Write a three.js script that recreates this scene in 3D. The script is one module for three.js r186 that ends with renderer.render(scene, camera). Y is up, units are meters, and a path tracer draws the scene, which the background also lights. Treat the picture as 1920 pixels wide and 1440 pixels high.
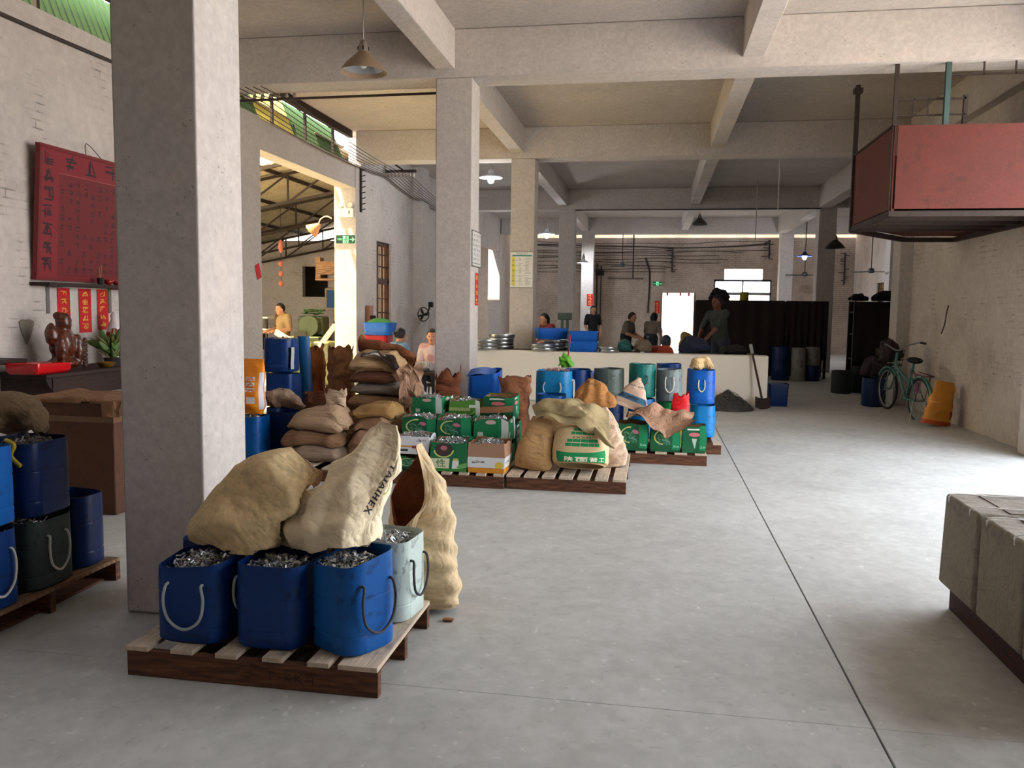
import * as THREE from 'three';
import { mergeGeometries, mergeVertices } from 'three/addons/utils/BufferGeometryUtils.js';
import { RoundedBoxGeometry } from 'three/addons/geometries/RoundedBoxGeometry.js';
import { TextGeometry } from 'three/addons/geometries/TextGeometry.js';
import { FontLoader } from 'three/addons/loaders/FontLoader.js';

// ---------------------------------------------------------------- camera, sky, sun, exposure
const scene = new THREE.Scene();
const camera = new THREE.PerspectiveCamera(49.89, 1920 / 1440, 0.05, 200);
camera.position.set(0, 1.5, 0);
camera.up.set(-0.02826548, 0.99573917, -0.08777565);
camera.lookAt(-0.16641471, 1.5 - 0.09127279, -0.9818225);
scene.add(camera);

const renderer = new THREE.WebGLRenderer({ antialias: true });
renderer.toneMapping = THREE.LinearToneMapping;
renderer.toneMappingExposure = 0.86;
renderer.shadowMap.enabled = true;

{ // hazy bright sky: a little bluer overhead, whiter towards the horizon, the same all round
  const w = 64, h = 32, d = new Float32Array(w * h * 4);
  for (let j = 0; j < h; j++) for (let i = 0; i < w; i++) {
    const el = ((j + 0.5) / h - 0.5) * Math.PI, t = Math.max(0, Math.sin(el)), k = (j * w + i) * 4;
    d[k] = 9.6 * (1.0 - 0.22 * t); d[k + 1] = 9.8 * (1.0 - 0.12 * t); d[k + 2] = 10.2; d[k + 3] = 1;
  }
  const sky = new THREE.DataTexture(d, w, h, THREE.RGBAFormat, THREE.FloatType);
  sky.mapping = THREE.EquirectangularReflectionMapping; sky.magFilter = THREE.LinearFilter; sky.needsUpdate = true;
  scene.background = sky;
}
const sun = new THREE.DirectionalLight(new THREE.Color(1.0, 0.86, 0.68), 40);
sun.position.set(-10, 34, -4); sun.target.position.set(0, 0, -14);
sun.castShadow = true; sun.shadow.mapSize.set(2048, 2048);
Object.assign(sun.shadow.camera, { left: -30, right: 30, top: 30, bottom: -30, near: 1, far: 90 });
scene.add(sun, sun.target);

// ---------------------------------------------------------------- helpers
const V = (x, y, z) => new THREE.Vector3(x, y, z);
function rng(seed) { let a = seed >>> 0; return () => { a = (a + 0x6D2B79F5) | 0; let t = Math.imul(a ^ (a >>> 15), 1 | a); t = (t + Math.imul(t ^ (t >>> 7), 61 | t)) ^ t; return ((t ^ (t >>> 14)) >>> 0) / 4294967296; }; }
function h3(x, y, z, s) { let n = Math.imul(x, 374761393) ^ Math.imul(y, 668265263) ^ Math.imul(z, 2147483647 - 61) ^ Math.imul(s, 1274126177); n = Math.imul(n ^ (n >>> 13), 1274126177); return ((n ^ (n >>> 16)) >>> 0) / 4294967296; }
const sm = (t) => t * t * (3 - 2 * t), lerp = (a, b, t) => a + (b - a) * t, clamp = (x, a = 0, b = 1) => Math.min(b, Math.max(a, x));
function noise(x, y, z, s = 0) { // -1..1
  const X = Math.floor(x), Y = Math.floor(y), Z = Math.floor(z), u = sm(x - X), v = sm(y - Y), w = sm(z - Z);
  const f = (a, b, c) => h3(X + a, Y + b, Z + c, s);
  return 2 * lerp(lerp(lerp(f(0, 0, 0), f(1, 0, 0), u), lerp(f(0, 1, 0), f(1, 1, 0), u), v), lerp(lerp(f(0, 0, 1), f(1, 0, 1), u), lerp(f(0, 1, 1), f(1, 1, 1), u), v), w) - 1;
}
function fbm(x, y, z, s = 0, o = 4) { let a = 0.5, r = 0; for (let i = 0; i < o; i++) { r += a * noise(x, y, z, s + i); x *= 2.03; y *= 2.03; z *= 2.03; a *= 0.5; } return r; }
function tnoise(x, y, p, s) { const X = Math.floor(x), Y = Math.floor(y), u = sm(x - X), v = sm(y - Y), m = (a) => ((a % p) + p) % p; return lerp(lerp(h3(m(X), m(Y), 7, s), h3(m(X + 1), m(Y), 7, s), u), lerp(h3(m(X), m(Y + 1), 7, s), h3(m(X + 1), m(Y + 1), 7, s), u), v); }
function tfbm(u, v, p, s, o = 5) { let a = 0.5, r = 0, t = 0; for (let i = 0; i < o; i++) { r += a * tnoise(u * p, v * p, p, s + i * 17); t += a; p *= 2; a *= 0.55; } return r / t; }

const taken = {};
const numbered = (n) => { const k = taken[n] = (taken[n] ?? -1) + 1; return k ? `${n}_${String(k).padStart(3, '0')}` : n; };
function tag(o, label, category, group, kind) { if (label) o.userData.label = label; if (category) o.userData.category = category; if (group) o.userData.group = group; if (kind) o.userData.kind = kind; return o; }
function thing(name, label, category, pos = [0, 0, 0], turn = 0, group, kind) {
  const o = new THREE.Group(); o.name = numbered(name); o.position.set(...pos); o.rotation.y = turn; scene.add(o);
  return tag(o, label, category, group, kind);
}
function part(name, geo, mat, parent, label) {
  const m = new THREE.Mesh(geo, mat); m.name = parent === scene ? numbered(name) : name; m.castShadow = m.receiveShadow = true;
  (parent || scene).add(m); if (label) m.userData.label = label; return m;
}
const struct = (name, geo, mat) => { const m = part(name, geo, mat, scene); m.userData.kind = 'structure'; return m; };
function copyOf(o, label, pos, turn, name) { const c = o.clone(); c.name = numbered(name || o.name.replace(/_\d{3}$/, '')); c.userData = { ...o.userData }; if (label) c.userData.label = label; if (pos) c.position.set(...pos); if (turn !== undefined) c.rotation.y = turn; scene.add(c); return c; }

function worldUV(g, k = 1) { // uv in metres from the larger part of the normal
  if (g.index) g = g.toNonIndexed();
  const p = g.attributes.position, n = g.attributes.normal, uv = new Float32Array(p.count * 2);
  for (let i = 0; i < p.count; i++) {
    const ax = Math.abs(n.getX(i)), ay = Math.abs(n.getY(i)), az = Math.abs(n.getZ(i));
    const x = p.getX(i), y = p.getY(i), z = p.getZ(i);
    const [u, v] = ay >= ax && ay >= az ? [x, z] : ax >= az ? [z, y] : [x, y];
    uv[2 * i] = u * k; uv[2 * i + 1] = v * k;
  }
  g.setAttribute('uv', new THREE.BufferAttribute(uv, 2)); return g;
}
const clean = (g) => { if (g.index) g = g.toNonIndexed(); for (const k of Object.keys(g.attributes)) if (!['position', 'normal', 'uv'].includes(k)) g.deleteAttribute(k); if (!g.attributes.uv) g.setAttribute('uv', new THREE.BufferAttribute(new Float32Array(g.attributes.position.count * 2), 2)); return g; };
const merge = (l) => mergeGeometries(l.map(clean));
// box from corner to corner
function bb(x0, x1, y0, y1, z0, z1, r = 0) {
  const w = Math.abs(x1 - x0), h = Math.abs(y1 - y0), d = Math.abs(z1 - z0);
  const g = r ? new RoundedBoxGeometry(w, h, d, 1, Math.min(r, w / 2.1, h / 2.1, d / 2.1)) : new THREE.BoxGeometry(w, h, d);
  g.translate((x0 + x1) / 2, (y0 + y1) / 2, (z0 + z1) / 2); return worldUV(g);
}
const box = (w, h, d, x = 0, y = 0, z = 0, r = 0) => bb(x - w / 2, x + w / 2, y - h / 2, y + h / 2, z - d / 2, z + d / 2, r);
const cyl = (r0, r1, h, x = 0, y = 0, z = 0, n = 20, open = false) => { const g = new THREE.CylinderGeometry(r0, r1, h, n, 1, open); g.translate(x, y, z); return g; };
function tube(pts, r, n = 6, seg, closed = false) { const c = new THREE.CatmullRomCurve3(pts.map((p) => Array.isArray(p) ? V(...p) : p), closed, 'centripetal'); return new THREE.TubeGeometry(c, seg || Math.max(2, (pts.length - 1) * 5), r, n, closed); }
function bar(a, b, r, n = 6) { // round bar between two points
  a = V(...a); b = V(...b); const d = b.clone().sub(a), g = new THREE.CylinderGeometry(r, r, d.length(), n); g.translate(0, d.length() / 2, 0);
  g.applyQuaternion(new THREE.Quaternion().setFromUnitVectors(V(0, 1, 0), d.clone().normalize())); g.translate(a.x, a.y, a.z); return g;
}
function beamBar(a, b, w, h) { // square bar between two points
  a = V(...a); b = V(...b); const d = b.clone().sub(a), g = new THREE.BoxGeometry(w, h, d.length());
  const q = new THREE.Matrix4().lookAt(b, a, Math.abs(d.clone().normalize().y) > 0.98 ? V(0, 0, 1) : V(0, 1, 0)); g.applyMatrix4(q); g.translate((a.x + b.x) / 2, (a.y + b.y) / 2, (a.z + b.z) / 2); return g;
}
const lathe = (pts, n = 28) => new THREE.LatheGeometry(pts.map(([x, y]) => new THREE.Vector2(x, y)), n);
function sag(a, b, drop, n = 10) { const l = []; for (let i = 0; i <= n; i++) { const t = i / n; l.push(V(lerp(a[0], b[0], t), lerp(a[1], b[1], t) - drop * 4 * t * (1 - t), lerp(a[2], b[2], t))); } return l; }

// ---------------------------------------------------------------- textures
function colorTex(size, f, rep) { // f(u,v) -> [r,g,b] 0..1 sRGB
  const d = new Uint8Array(size * size * 4);
  for (let j = 0; j < size; j++) for (let i = 0; i < size; i++) { const c = f((i + 0.5) / size, (j + 0.5) / size), k = (j * size + i) * 4; d[k] = 255 * clamp(c[0]); d[k + 1] = 255 * clamp(c[1]); d[k + 2] = 255 * clamp(c[2]); d[k + 3] = 255; }
  const t = new THREE.DataTexture(d, size, size, THREE.RGBAFormat); t.colorSpace = THREE.SRGBColorSpace; return fin(t, rep);
}
function grayTex(size, f, rep) { const t = colorTex(size, (u, v) => { const g = f(u, v); return [g, g, g]; }, rep); t.colorSpace = THREE.NoColorSpace; return t; }
function fin(t, rep = 1) { t.wrapS = t.wrapT = THREE.RepeatWrapping; t.magFilter = THREE.LinearFilter; t.minFilter = THREE.LinearMipmapLinearFilter; t.generateMipmaps = true; t.repeat.set(rep, rep); t.needsUpdate = true; return t; }
function canvasTex(w, h, draw) { const c = document.createElement('canvas'); c.width = w; c.height = h; const x = c.getContext('2d'); draw(x, w, h); const t = new THREE.CanvasTexture(c); t.colorSpace = THREE.SRGBColorSpace; t.anisotropy = 4; return t; }
const M = (o) => new THREE.MeshStandardMaterial({ roughness: 0.8, ...o });
const P = (o) => new THREE.MeshPhysicalMaterial({ roughness: 0.6, ...o });

// whitewashed plaster: pits, stains and trowel marks
const plasterC = colorTex(1024, (u, v) => {
  const st = tfbm(u, v, 4, 11, 6), fine = tfbm(u, v, 64, 23, 3), pit = tfbm(u, v, 150, 31, 3), streak = tfbm(u, v * 0.999, 12, 41, 4);
  let b = 0.765 + 0.10 * (st - 0.5) + 0.10 * (fine - 0.5); const dirt = clamp((pit - 0.74) * 9) * clamp((streak - 0.52) * 6);
  b -= 0.26 * dirt; const y = 0.035 * clamp((st - 0.5) * 3);
  return [b, b - 0.008 - y * 0.4, b - 0.018 - y * 0.8];
}, 0.5);
const plasterB = grayTex(512, (u, v) => 0.5 + 0.5 * (tfbm(u, v, 16, 51, 6) - 0.5) + 0.25 * (tfbm(u, v, 128, 57, 2) - 0.5), 0.5);
// painted brickwork: courses show only where paint has cracked or joints stayed open
const brickMark = (u, v) => { const rows = 56, r = v * rows, row = Math.floor(r), fr = r - row, cu = u * 16 + (row % 2) * 0.5, fc = cu - Math.floor(cu);
  const bed = clamp(1 - Math.min(fr, 1 - fr) / 0.13), head = clamp(1 - Math.min(fc, 1 - fc) / 0.035); return Math.max(bed, head * 0.7); };
const brickC = colorTex(1024, (u, v) => {
  const st = tfbm(u, v, 5, 61, 6), fine = tfbm(u, v, 80, 67, 3), gap = tfbm(u, v, 14, 71, 4);
  let b = 0.765 + 0.12 * (st - 0.5) + 0.09 * (fine - 0.5); const m = brickMark(u, v + 0.004 * (tfbm(u, v, 10, 79, 2) - 0.5)) * clamp((gap - 0.60) * 6) * clamp((tfbm(u, v, 30, 89, 3) - 0.42) * 5);
  b -= 0.30 * m; const g = clamp((tfbm(u, v, 6, 73, 5) - 0.56) * 4); b -= 0.07 * g;
  return [b, b - 0.010 - 0.01 * g, b - 0.024 - 0.02 * g];
}, 0.25);
const brickB = grayTex(1024, (u, v) => 0.72 - 0.4 * brickMark(u, v + 0.004 * (tfbm(u, v, 10, 79, 2) - 0.5)) * clamp((tfbm(u, v, 14, 71, 4) - 0.36) * 3) + 0.35 * (tfbm(u, v, 24, 83, 5) - 0.5), 0.25);
const brickOldC = colorTex(512, (u, v) => { // older brickwork, joints dark with soot
  const st = tfbm(u, v, 5, 261, 5), fine = tfbm(u, v, 60, 267, 3), gap = tfbm(u, v, 9, 271, 4); let b = 0.73 + 0.14 * (st - 0.5) + 0.10 * (fine - 0.5); b -= 0.30 * brickMark(u, v) * clamp((gap - 0.40) * 4); return [b, b - 0.03, b - 0.06];
}, 0.25);
// worn concrete floor
const floorC = colorTex(2048, (u, v) => {
  const a = tfbm(u, v, 4, 91, 6), b = tfbm(u, v, 90, 97, 4), c = tfbm(u, v, 22, 101, 5), sp = tfbm(u, v, 150, 107, 2);
  let k = 0.735 + 0.09 * (a - 0.5) + 0.10 * (b - 0.5) + 0.08 * (c - 0.5); k -= 0.06 * clamp((sp - 0.80) * 8) + 0.04 * clamp((c - 0.64) * 5); k += 0.10 * clamp((0.2 - sp) * 6);
  return [k, k - 0.005, k - 0.025];
}, 0.2);
const floorB = grayTex(1024, (u, v) => 0.5 + 0.6 * (tfbm(u, v, 60, 113, 5) - 0.5), 0.2);
const floorR = grayTex(512, (u, v) => 0.62 + 0.35 * (tfbm(u, v, 12, 127, 5) - 0.5), 0.2);
const woodC = colorTex(512, (u, v) => { // grain runs along u
  const w = tfbm(u * 0.999, v, 4, 131, 4), g = tfbm(u, v, 6, 137, 2), l = 0.5 + 0.5 * Math.sin((v * 26 + 3.2 * w + 0.8 * g) * 6.283); const f = tnoise(u * 12, v * 160, 160, 139);
  const k = 0.62 + 0.12 * (l - 0.5) + 0.24 * (f - 0.5) + 0.2 * (w - 0.5); return [k, k * 0.93, k * 0.83];
}, 1);
const woodPaleC = colorTex(512, (u, v) => { const w = tfbm(u, v, 4, 131, 4), f = tnoise(u * 12, v * 160, 160, 139), d = clamp((tfbm(u, v, 14, 143, 4) - 0.6) * 5), k = 0.80 + 0.13 * (f - 0.5) + 0.14 * (w - 0.5) - 0.14 * d; return [k, k * 0.95, k * 0.88]; }, 1);
const grainB = grayTex(512, (u, v) => 0.5 + 0.5 * (tnoise(u * 12, v * 160, 160, 139) - 0.5) + 0.3 * (tfbm(u, v, 40, 149, 3) - 0.5), 1);
const kraftC = colorTex(512, (u, v) => { const a = tfbm(u, v, 5, 151, 6), f = tfbm(u, v, 90, 157, 3), d = clamp((tfbm(u, v, 9, 163, 5) - 0.6) * 4); const k = 0.87 + 0.14 * (a - 0.5) + 0.14 * (f - 0.5) - 0.16 * d; return [k, k * 0.97, k * 0.92]; }, 1);
const crumpB = grayTex(1024, (u, v) => { const r = (p, s) => 1 - Math.abs(2 * tfbm(u, v, p, s, 2) - 1); return 0.45 * r(5, 167) + 0.3 * r(11, 173) + 0.2 * r(23, 179) + 0.05 * tfbm(u, v, 90, 181, 2); }, 1);
const fineB = grayTex(256, (u, v) => tfbm(u, v, 24, 191, 5), 1);
const dirtC = colorTex(512, (u, v) => { const a = tfbm(u, v, 5, 193, 6), s = clamp((tfbm(u, v, 26, 197, 4) - 0.62) * 6); const k = 0.9 + 0.16 * (a - 0.5) - 0.22 * s; return [k, k * 0.99, k * 0.97]; }, 1);

const mPlaster = M({ color: 0xfff6f2, map: plasterC, bumpMap: plasterB, bumpScale: 0.004, roughness: 0.92 });
const mCeil = M({ color: 0xf2e8e2, map: plasterC, bumpMap: plasterB, bumpScale: 0.002, roughness: 0.95 });
const mBrick = M({ color: 0xfbf1ec, map: brickC, bumpMap: brickB, bumpScale: 0.006, roughness: 0.92 });
const mBrickOld = M({ color: 0xfbeee4, map: brickOldC, bumpMap: brickB, bumpScale: 0.008, roughness: 0.95 });
const mFloor = M({ color: 0xffffff, map: floorC, bumpMap: floorB, bumpScale: 0.0012, roughnessMap: floorR, roughness: 0.95 });
const mWood = M({ color: 0xc9a183, map: woodC, bumpMap: grainB, bumpScale: 0.0015, roughness: 0.85 });
const mWoodRed = M({ color: 0x9c6a50, map: woodC, bumpMap: grainB, bumpScale: 0.0015, roughness: 0.85 });
const mWoodPale = M({ color: 0xf4e8dc, map: woodPaleC, bumpMap: grainB, bumpScale: 0.0012, roughness: 0.85 });
const mWoodDark = M({ color: 0x4a2a20, map: woodC, bumpMap: grainB, bumpScale: 0.0015, roughness: 0.7 });
const mIron = M({ color: 0x3a2c26, metalness: 0.3, roughness: 0.7, map: dirtC });
const mSteel = M({ color: 0xb9bcc0, metalness: 1, roughness: 0.32 });
const mDark = M({ color: 0x1b1715, roughness: 0.8 });
const mWire = M({ color: 0x3a2e28, roughness: 0.7 });
// ---------------------------------------------------------------- structure
const XL = -5.3, XR = 4.1, HB = 4.07, HC = 4.6, PW = 0.42;
const ZP = [-3.54, -9.29, -14.32, -21.7, -28.6];
const ZBACK = -31, XFAR = 6.95, ZFRONT = 5;
{ // floor of cast slabs with an open joint
  const f = new THREE.Group(); f.name = 'floor'; f.userData.kind = 'structure'; scene.add(f);
  const xs = [XL - 0.24, 0.8315, XFAR + 0.24], zs = [ZFRONT + 0.24, -3.05, -13.2, ZBACK - 0.24], g = [0.004, 0.0008];
  for (let i = 0; i < 2; i++) for (let j = 0; j < 3; j++) part('slab', bb(xs[i] + (i ? g[0] : 0), xs[i + 1] - (i ? 0 : g[0]), -0.16, 0, zs[j] - (j ? g[1] : 0), zs[j + 1] + (j < 2 ? g[1] : 0), 0.002), mFloor, f);
  part('bedding', bb(xs[0], xs[2], -0.2, -0.012, zs[0], zs[3]), M({ color: 0x4a4640 }), f);
}
struct('ground_yard', merge([bb(XFAR + 0.24, 60, -0.3, -0.05, 40, -80), bb(XR + 0.2, XFAR + 0.24, -0.3, -0.05, 40, -14.3), bb(-16.4, XR + 0.2, -0.3, -0.05, 40, ZFRONT + 0.24), bb(-60, XFAR + 0.24, -0.3, -0.05, ZBACK - 0.24, -80), bb(-60, -16.4, -0.3, -0.05, 40, ZBACK - 0.24)]), M({ color: 0xcfcac2, map: dirtC }));
struct('ceiling', merge([bb(XL - 0.24, 4.6, HC, HC + 0.15, ZFRONT, ZBACK + 0.18), bb(4.6, XFAR + 0.24, HC, HC + 0.15, ZP[2], ZBACK + 0.18)]), mCeil);
ZP.forEach((z, i) => {
  struct('beam_cross', bb(XL, i > 1 ? XFAR : 4.4, HB, HC, z, z - PW, 0.012), mPlaster);
});
struct('beam_cross', bb(XL, 4.4, HB, HC, 2.3, 2.3 - PW), mPlaster);
{ const zz = [ZFRONT, ...ZP];
  for (let i = 0; i < zz.length - 1; i++) { const a = zz[i] - (i ? PW : 0), b = zz[i + 1];
    struct('beam_long', bb(-2.49, -2.27, HB + 0.09, HC, a, b, 0.01), mPlaster);
    struct('beam_long', bb(0.85, 1.08, HB + 0.11, HC, a, b, 0.01), mPlaster);
    struct('beam_long', bb(3.95, 4.25, HB, HC, a, b, 0.01), mPlaster); } }
ZP.forEach((z) => struct('pillar', bb(-2.49, -2.07, 0, HB, z, z - PW, 0.012), mPlaster));
[[0, 3.95], [1, 3.95], [2, 3.9], [3, 3.98], [4, 4.07]].forEach(([i, x]) => struct('pillar', bb(x, x + PW, 0, HB, ZP[i], ZP[i] - PW, 0.012), mPlaster));
// right wall: closed bay behind the loading door, closed bay beside the camera
struct('wall_right', bb(XR, XR + 0.2, 0, HC, ZP[1] - PW, ZP[2]), mBrick);
struct('wall_right_rear', merge([bb(XR, XR + 0.2, 0, HC, ZFRONT, -2.1), bb(XR, XR + 0.2, 3.95, HC, -2.1, ZP[0])]), mBrick);
struct('wall_right_step', bb(XR + 0.2, XFAR + 0.24, 0, HC, ZP[2], ZP[2] - 0.2), mBrick);
struct('trim_door_lintel', bb(XR, XR + 0.2, 3.95, HC, ZP[0], ZP[1] - PW), mPlaster);
struct('wall_back_behind', bb(XL - 0.24, XR + 0.2, 0, HC, ZFRONT, ZFRONT + 0.2), mBrick);
{ // far right wall with a barred window
  const z0 = -27.9, z1 = -26.9, y0 = 1.1, y1 = 2.45;
  struct('wall_far_right', merge([bb(XFAR, XFAR + 0.24, 0, HC, ZP[2], z1), bb(XFAR, XFAR + 0.24, 0, HC, z0, ZBACK), bb(XFAR, XFAR + 0.24, 0, y0, z1, z0), bb(XFAR, XFAR + 0.24, y1, HC, z1, z0)]), mBrick);
  { const w = new THREE.Group(); w.name = 'window_3'; w.userData.kind = 'structure'; scene.add(w); for (let i = 0; i <= 6; i++) part('bar', bb(XFAR + 0.05, XFAR + 0.07, y0, y1, lerp(z0, z1, i / 6) - 0.02, lerp(z0, z1, i / 6) + 0.02), mIron, w); for (let i = 0; i <= 7; i++) part('bar', bb(XFAR + 0.05, XFAR + 0.07, lerp(y0, y1, i / 7) - 0.015, lerp(y0, y1, i / 7) + 0.015, z0, z1), mIron, w); part('pane', bb(XFAR + 0.1, XFAR + 0.104, y0, y1, z0, z1), P({ color: 0xc9a25a, transmission: 0.25, thickness: 0, roughness: 0.9 }), w); }
  struct('trim_far_right', bb(6.6, XFAR, 0, HC, -25.2, -25.7), mPlaster);
}
{ // back wall: doorway, window and the arch light over it
  const dx0 = 0.27, dx1 = 1.48, dy = 2.14, wx0 = 2.14, wx1 = 4.16, wy0 = 1.2, wy1 = 2.6, top = 5.4, T = -0.24;
  struct('wall_back', merge([bb(XL - 0.24, dx0, 0, top, ZBACK, ZBACK + T), bb(dx0, dx1, dy, top, ZBACK, ZBACK + T), bb(dx1, wx0, 0, top, ZBACK, ZBACK + T), bb(wx0, wx1, 0, wy0, ZBACK, ZBACK + T),
    bb(wx0, wx1, wy1 + 0.42, top, ZBACK, ZBACK + T), bb(wx0, wx0 + 0.36, wy1, wy1 + 0.42, ZBACK, ZBACK + T), bb(wx1 - 0.32, wx1, wy1, wy1 + 0.42, ZBACK, ZBACK + T), bb(wx1, XFAR + 0.24, 0, top, ZBACK, ZBACK + T)]), mBrickOld);
  const w = new THREE.Group(); w.name = 'window_1'; w.userData.kind = 'structure'; scene.add(w); const mf = M({ color: 0x6f767c, roughness: 0.5 });
  part('window_frame', merge([bb(wx0, wx1, wy1 - 0.03, wy1 + 0.04, ZBACK, ZBACK - 0.07), bb(wx0, wx1, wy0, wy0 + 0.06, ZBACK, ZBACK - 0.07), bb(wx0, wx0 + 0.06, wy0, wy1, ZBACK, ZBACK - 0.07), bb(wx1 - 0.06, wx1, wy0, wy1, ZBACK, ZBACK - 0.07)]), mf, w);
  part('mullion', bb(3.13, 3.18, wy0, wy1, ZBACK, ZBACK - 0.06), mf, w); part('transom', bb(wx0, wx1, 2.08, 2.18, ZBACK, ZBACK - 0.06), mf, w);
  const pm = P({ color: 0xffffff, transmission: 1, thickness: 0, roughness: 0.05 });
  for (const [a, b, c, d] of [[wx0 + 0.06, 3.13, 2.18, wy1], [3.18, wx1 - 0.06, 2.18, wy1], [wx0 + 0.06, 3.13, wy0, 2.08], [3.18, wx1 - 0.06, wy0, 2.08]]) part('pane', bb(a, b, c, d, ZBACK - 0.03, ZBACK - 0.034), pm, w);
  const d = new THREE.Group(); d.name = 'door_1'; d.userData.kind = 'structure'; scene.add(d);
  part('door_frame', merge([bb(dx0 - 0.02, dx0 + 0.04, 0, dy, ZBACK + 0.01, ZBACK - 0.1), bb(dx1 - 0.04, dx1 + 0.02, 0, dy, ZBACK + 0.01, ZBACK - 0.1)]), mWood, d);
  for (const x of [0.45, 0.92, 1.22]) part('paper_strip', bb(x, x + 0.07, dy - 0.11, dy, ZBACK + 0.012, ZBACK + 0.004), M({ color: 0xd04a68 }), d);
  part('barrier_chain', tube(sag([dx0, 1.35, ZBACK], [dx1, 1.28, ZBACK], 0.0), 0.008), mWire, d);
  struct('wall_yard', bb(-20, 26, 0, 2.6, -52, -52.3), M({ color: 0xcfc7b6 }));
}
// left wall: brickwork up to the green lights, an opening to the shed, then brickwork with a window
const zo0 = -10.6, zo1 = ZP[2];
{
  const yT = 4.02, a = ZFRONT;
  struct('wall_left', bb(XL - 0.24, XL, 0, yT, a, -9.0), mBrick);
  struct('pillar', bb(XL - 0.42, XL + 0.03, 0, yT, -9.0, zo0, 0.01), mPlaster);
  struct('pillar', bb(XL - 0.42, XL, 0, yT, zo1, zo1 - PW, 0.012), mPlaster);
  struct('beam_left', bb(XL - 0.3, XL - 0.02, yT - 0.42, yT, zo0, zo1, 0.01), mPlaster);
  const z0 = -15.6, z1 = -16.55, y0 = 0.85, y1 = 2.78;
  struct('wall_left_far', merge([bb(XL - 0.3, XL - 0.06, 0, HC, zo1 - PW, z0), bb(XL - 0.3, XL - 0.06, 0, y0, z0, z1), bb(XL - 0.3, XL - 0.06, y1, HC, z0, z1), bb(XL - 0.3, XL - 0.06, 0, HC, z1, -21.7)]), mBrick);
  struct('wall_left_end', merge([bb(XL - 0.3, XL - 0.06, 3.5, HC, -21.7, -28.6), bb(XL - 0.3, XL - 0.06, 0, HC, -29.02, ZBACK)]), mBrick);
  struct('trim_1', bb(XL - 0.06, XL + 0.16, 0, HC, -18.1, -18.6), mPlaster);
  struct('pillar', bb(XL - 0.45, XL - 0.03, 0, HC, -28.6, -29.02, 0.01), mPlaster);
  const w = new THREE.Group(); w.name = 'window_2'; w.userData.kind = 'structure'; scene.add(w);
  const x = XL - 0.16, mw = M({ color: 0x7a4526, map: woodC, roughness: 0.7 });
  part('window_frame', merge([bb(x - 0.04, x + 0.04, y0, y1, z0, z0 - 0.07), bb(x - 0.04, x + 0.04, y0, y1, z1, z1 + 0.07), bb(x - 0.04, x + 0.04, y1 - 0.07, y1, z0, z1), bb(x - 0.04, x + 0.04, y0, y0 + 0.07, z0, z1), bb(x - 0.04, x + 0.04, 1.95, 2.06, z0, z1)]), mw, w);
  for (let i = 1; i < 3; i++) part('mullion', bb(x - 0.02, x + 0.02, y0, y1, lerp(z0, z1, i / 3) - 0.015, lerp(z0, z1, i / 3) + 0.015), mw, w);
  for (const y of [1.1, 1.38, 1.66, 2.3, 2.54]) part('glazing_bar', bb(x - 0.02, x + 0.02, y - 0.012, y + 0.012, z0, z1), mw, w);
  // the green corrugated lights along the top of the wall
  const gl = thing('roof_light_strip', 'long green corrugated plastic strip between the white wall and ceiling', 'roof light', [XL - 0.2, 0, 0]);
  const gm = P({ color: 0x2c5014, transmission: 0.22, thickness: 0, roughness: 0.8 }), gy = P({ color: 0xb5a850, transmission: 0.4, thickness: 0, roughness: 0.8 });
  const sheet = (za, zb, k) => { const N = Math.round(Math.abs(zb - za) / 0.022), g = new THREE.PlaneGeometry(1, 1, N, 4), p = g.attributes.position; for (let i = 0; i < p.count; i++) { const t = p.getX(i) + 0.5, s = p.getY(i) + 0.5, z = lerp(za, zb, t); p.setXYZ(i, 0.012 * Math.sin(z * 62) - 0.25 * s, yT + s * 0.62, z); } g.computeVertexNormals(); return g; };
  for (let i = 0, z = ZFRONT; z > zo1 + 0.1; i++) { const e = Math.max(z - 1.15, zo1); part('sheet', sheet(z, e), i % 6 === 2 ? gy : gm, gl); z = e; }
  part('bottom_rail', bb(0.0, 0.06, yT, yT + 0.05, ZFRONT, zo1), M({ color: 0x8a6a2c, roughness: 0.6, map: dirtC }), gl); part('top_rail', bb(0.06, 0.14, HC - 0.12, HC, ZFRONT, zo1), mIron, gl);
  for (let z = -1; z > zo1; z -= 1.15) part('upright', bb(0.01, 0.05, yT, HC, z, z - 0.04), mIron, gl);
}
// low wall in front of the benches
struct('wall_low', bb(-3.05, 1.79, 0, 0.81, -13.33, -13.6, 0.012), M({ color: 0xe6dccd, bumpMap: plasterB, bumpScale: 0.004, roughness: 0.95 }));
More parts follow.
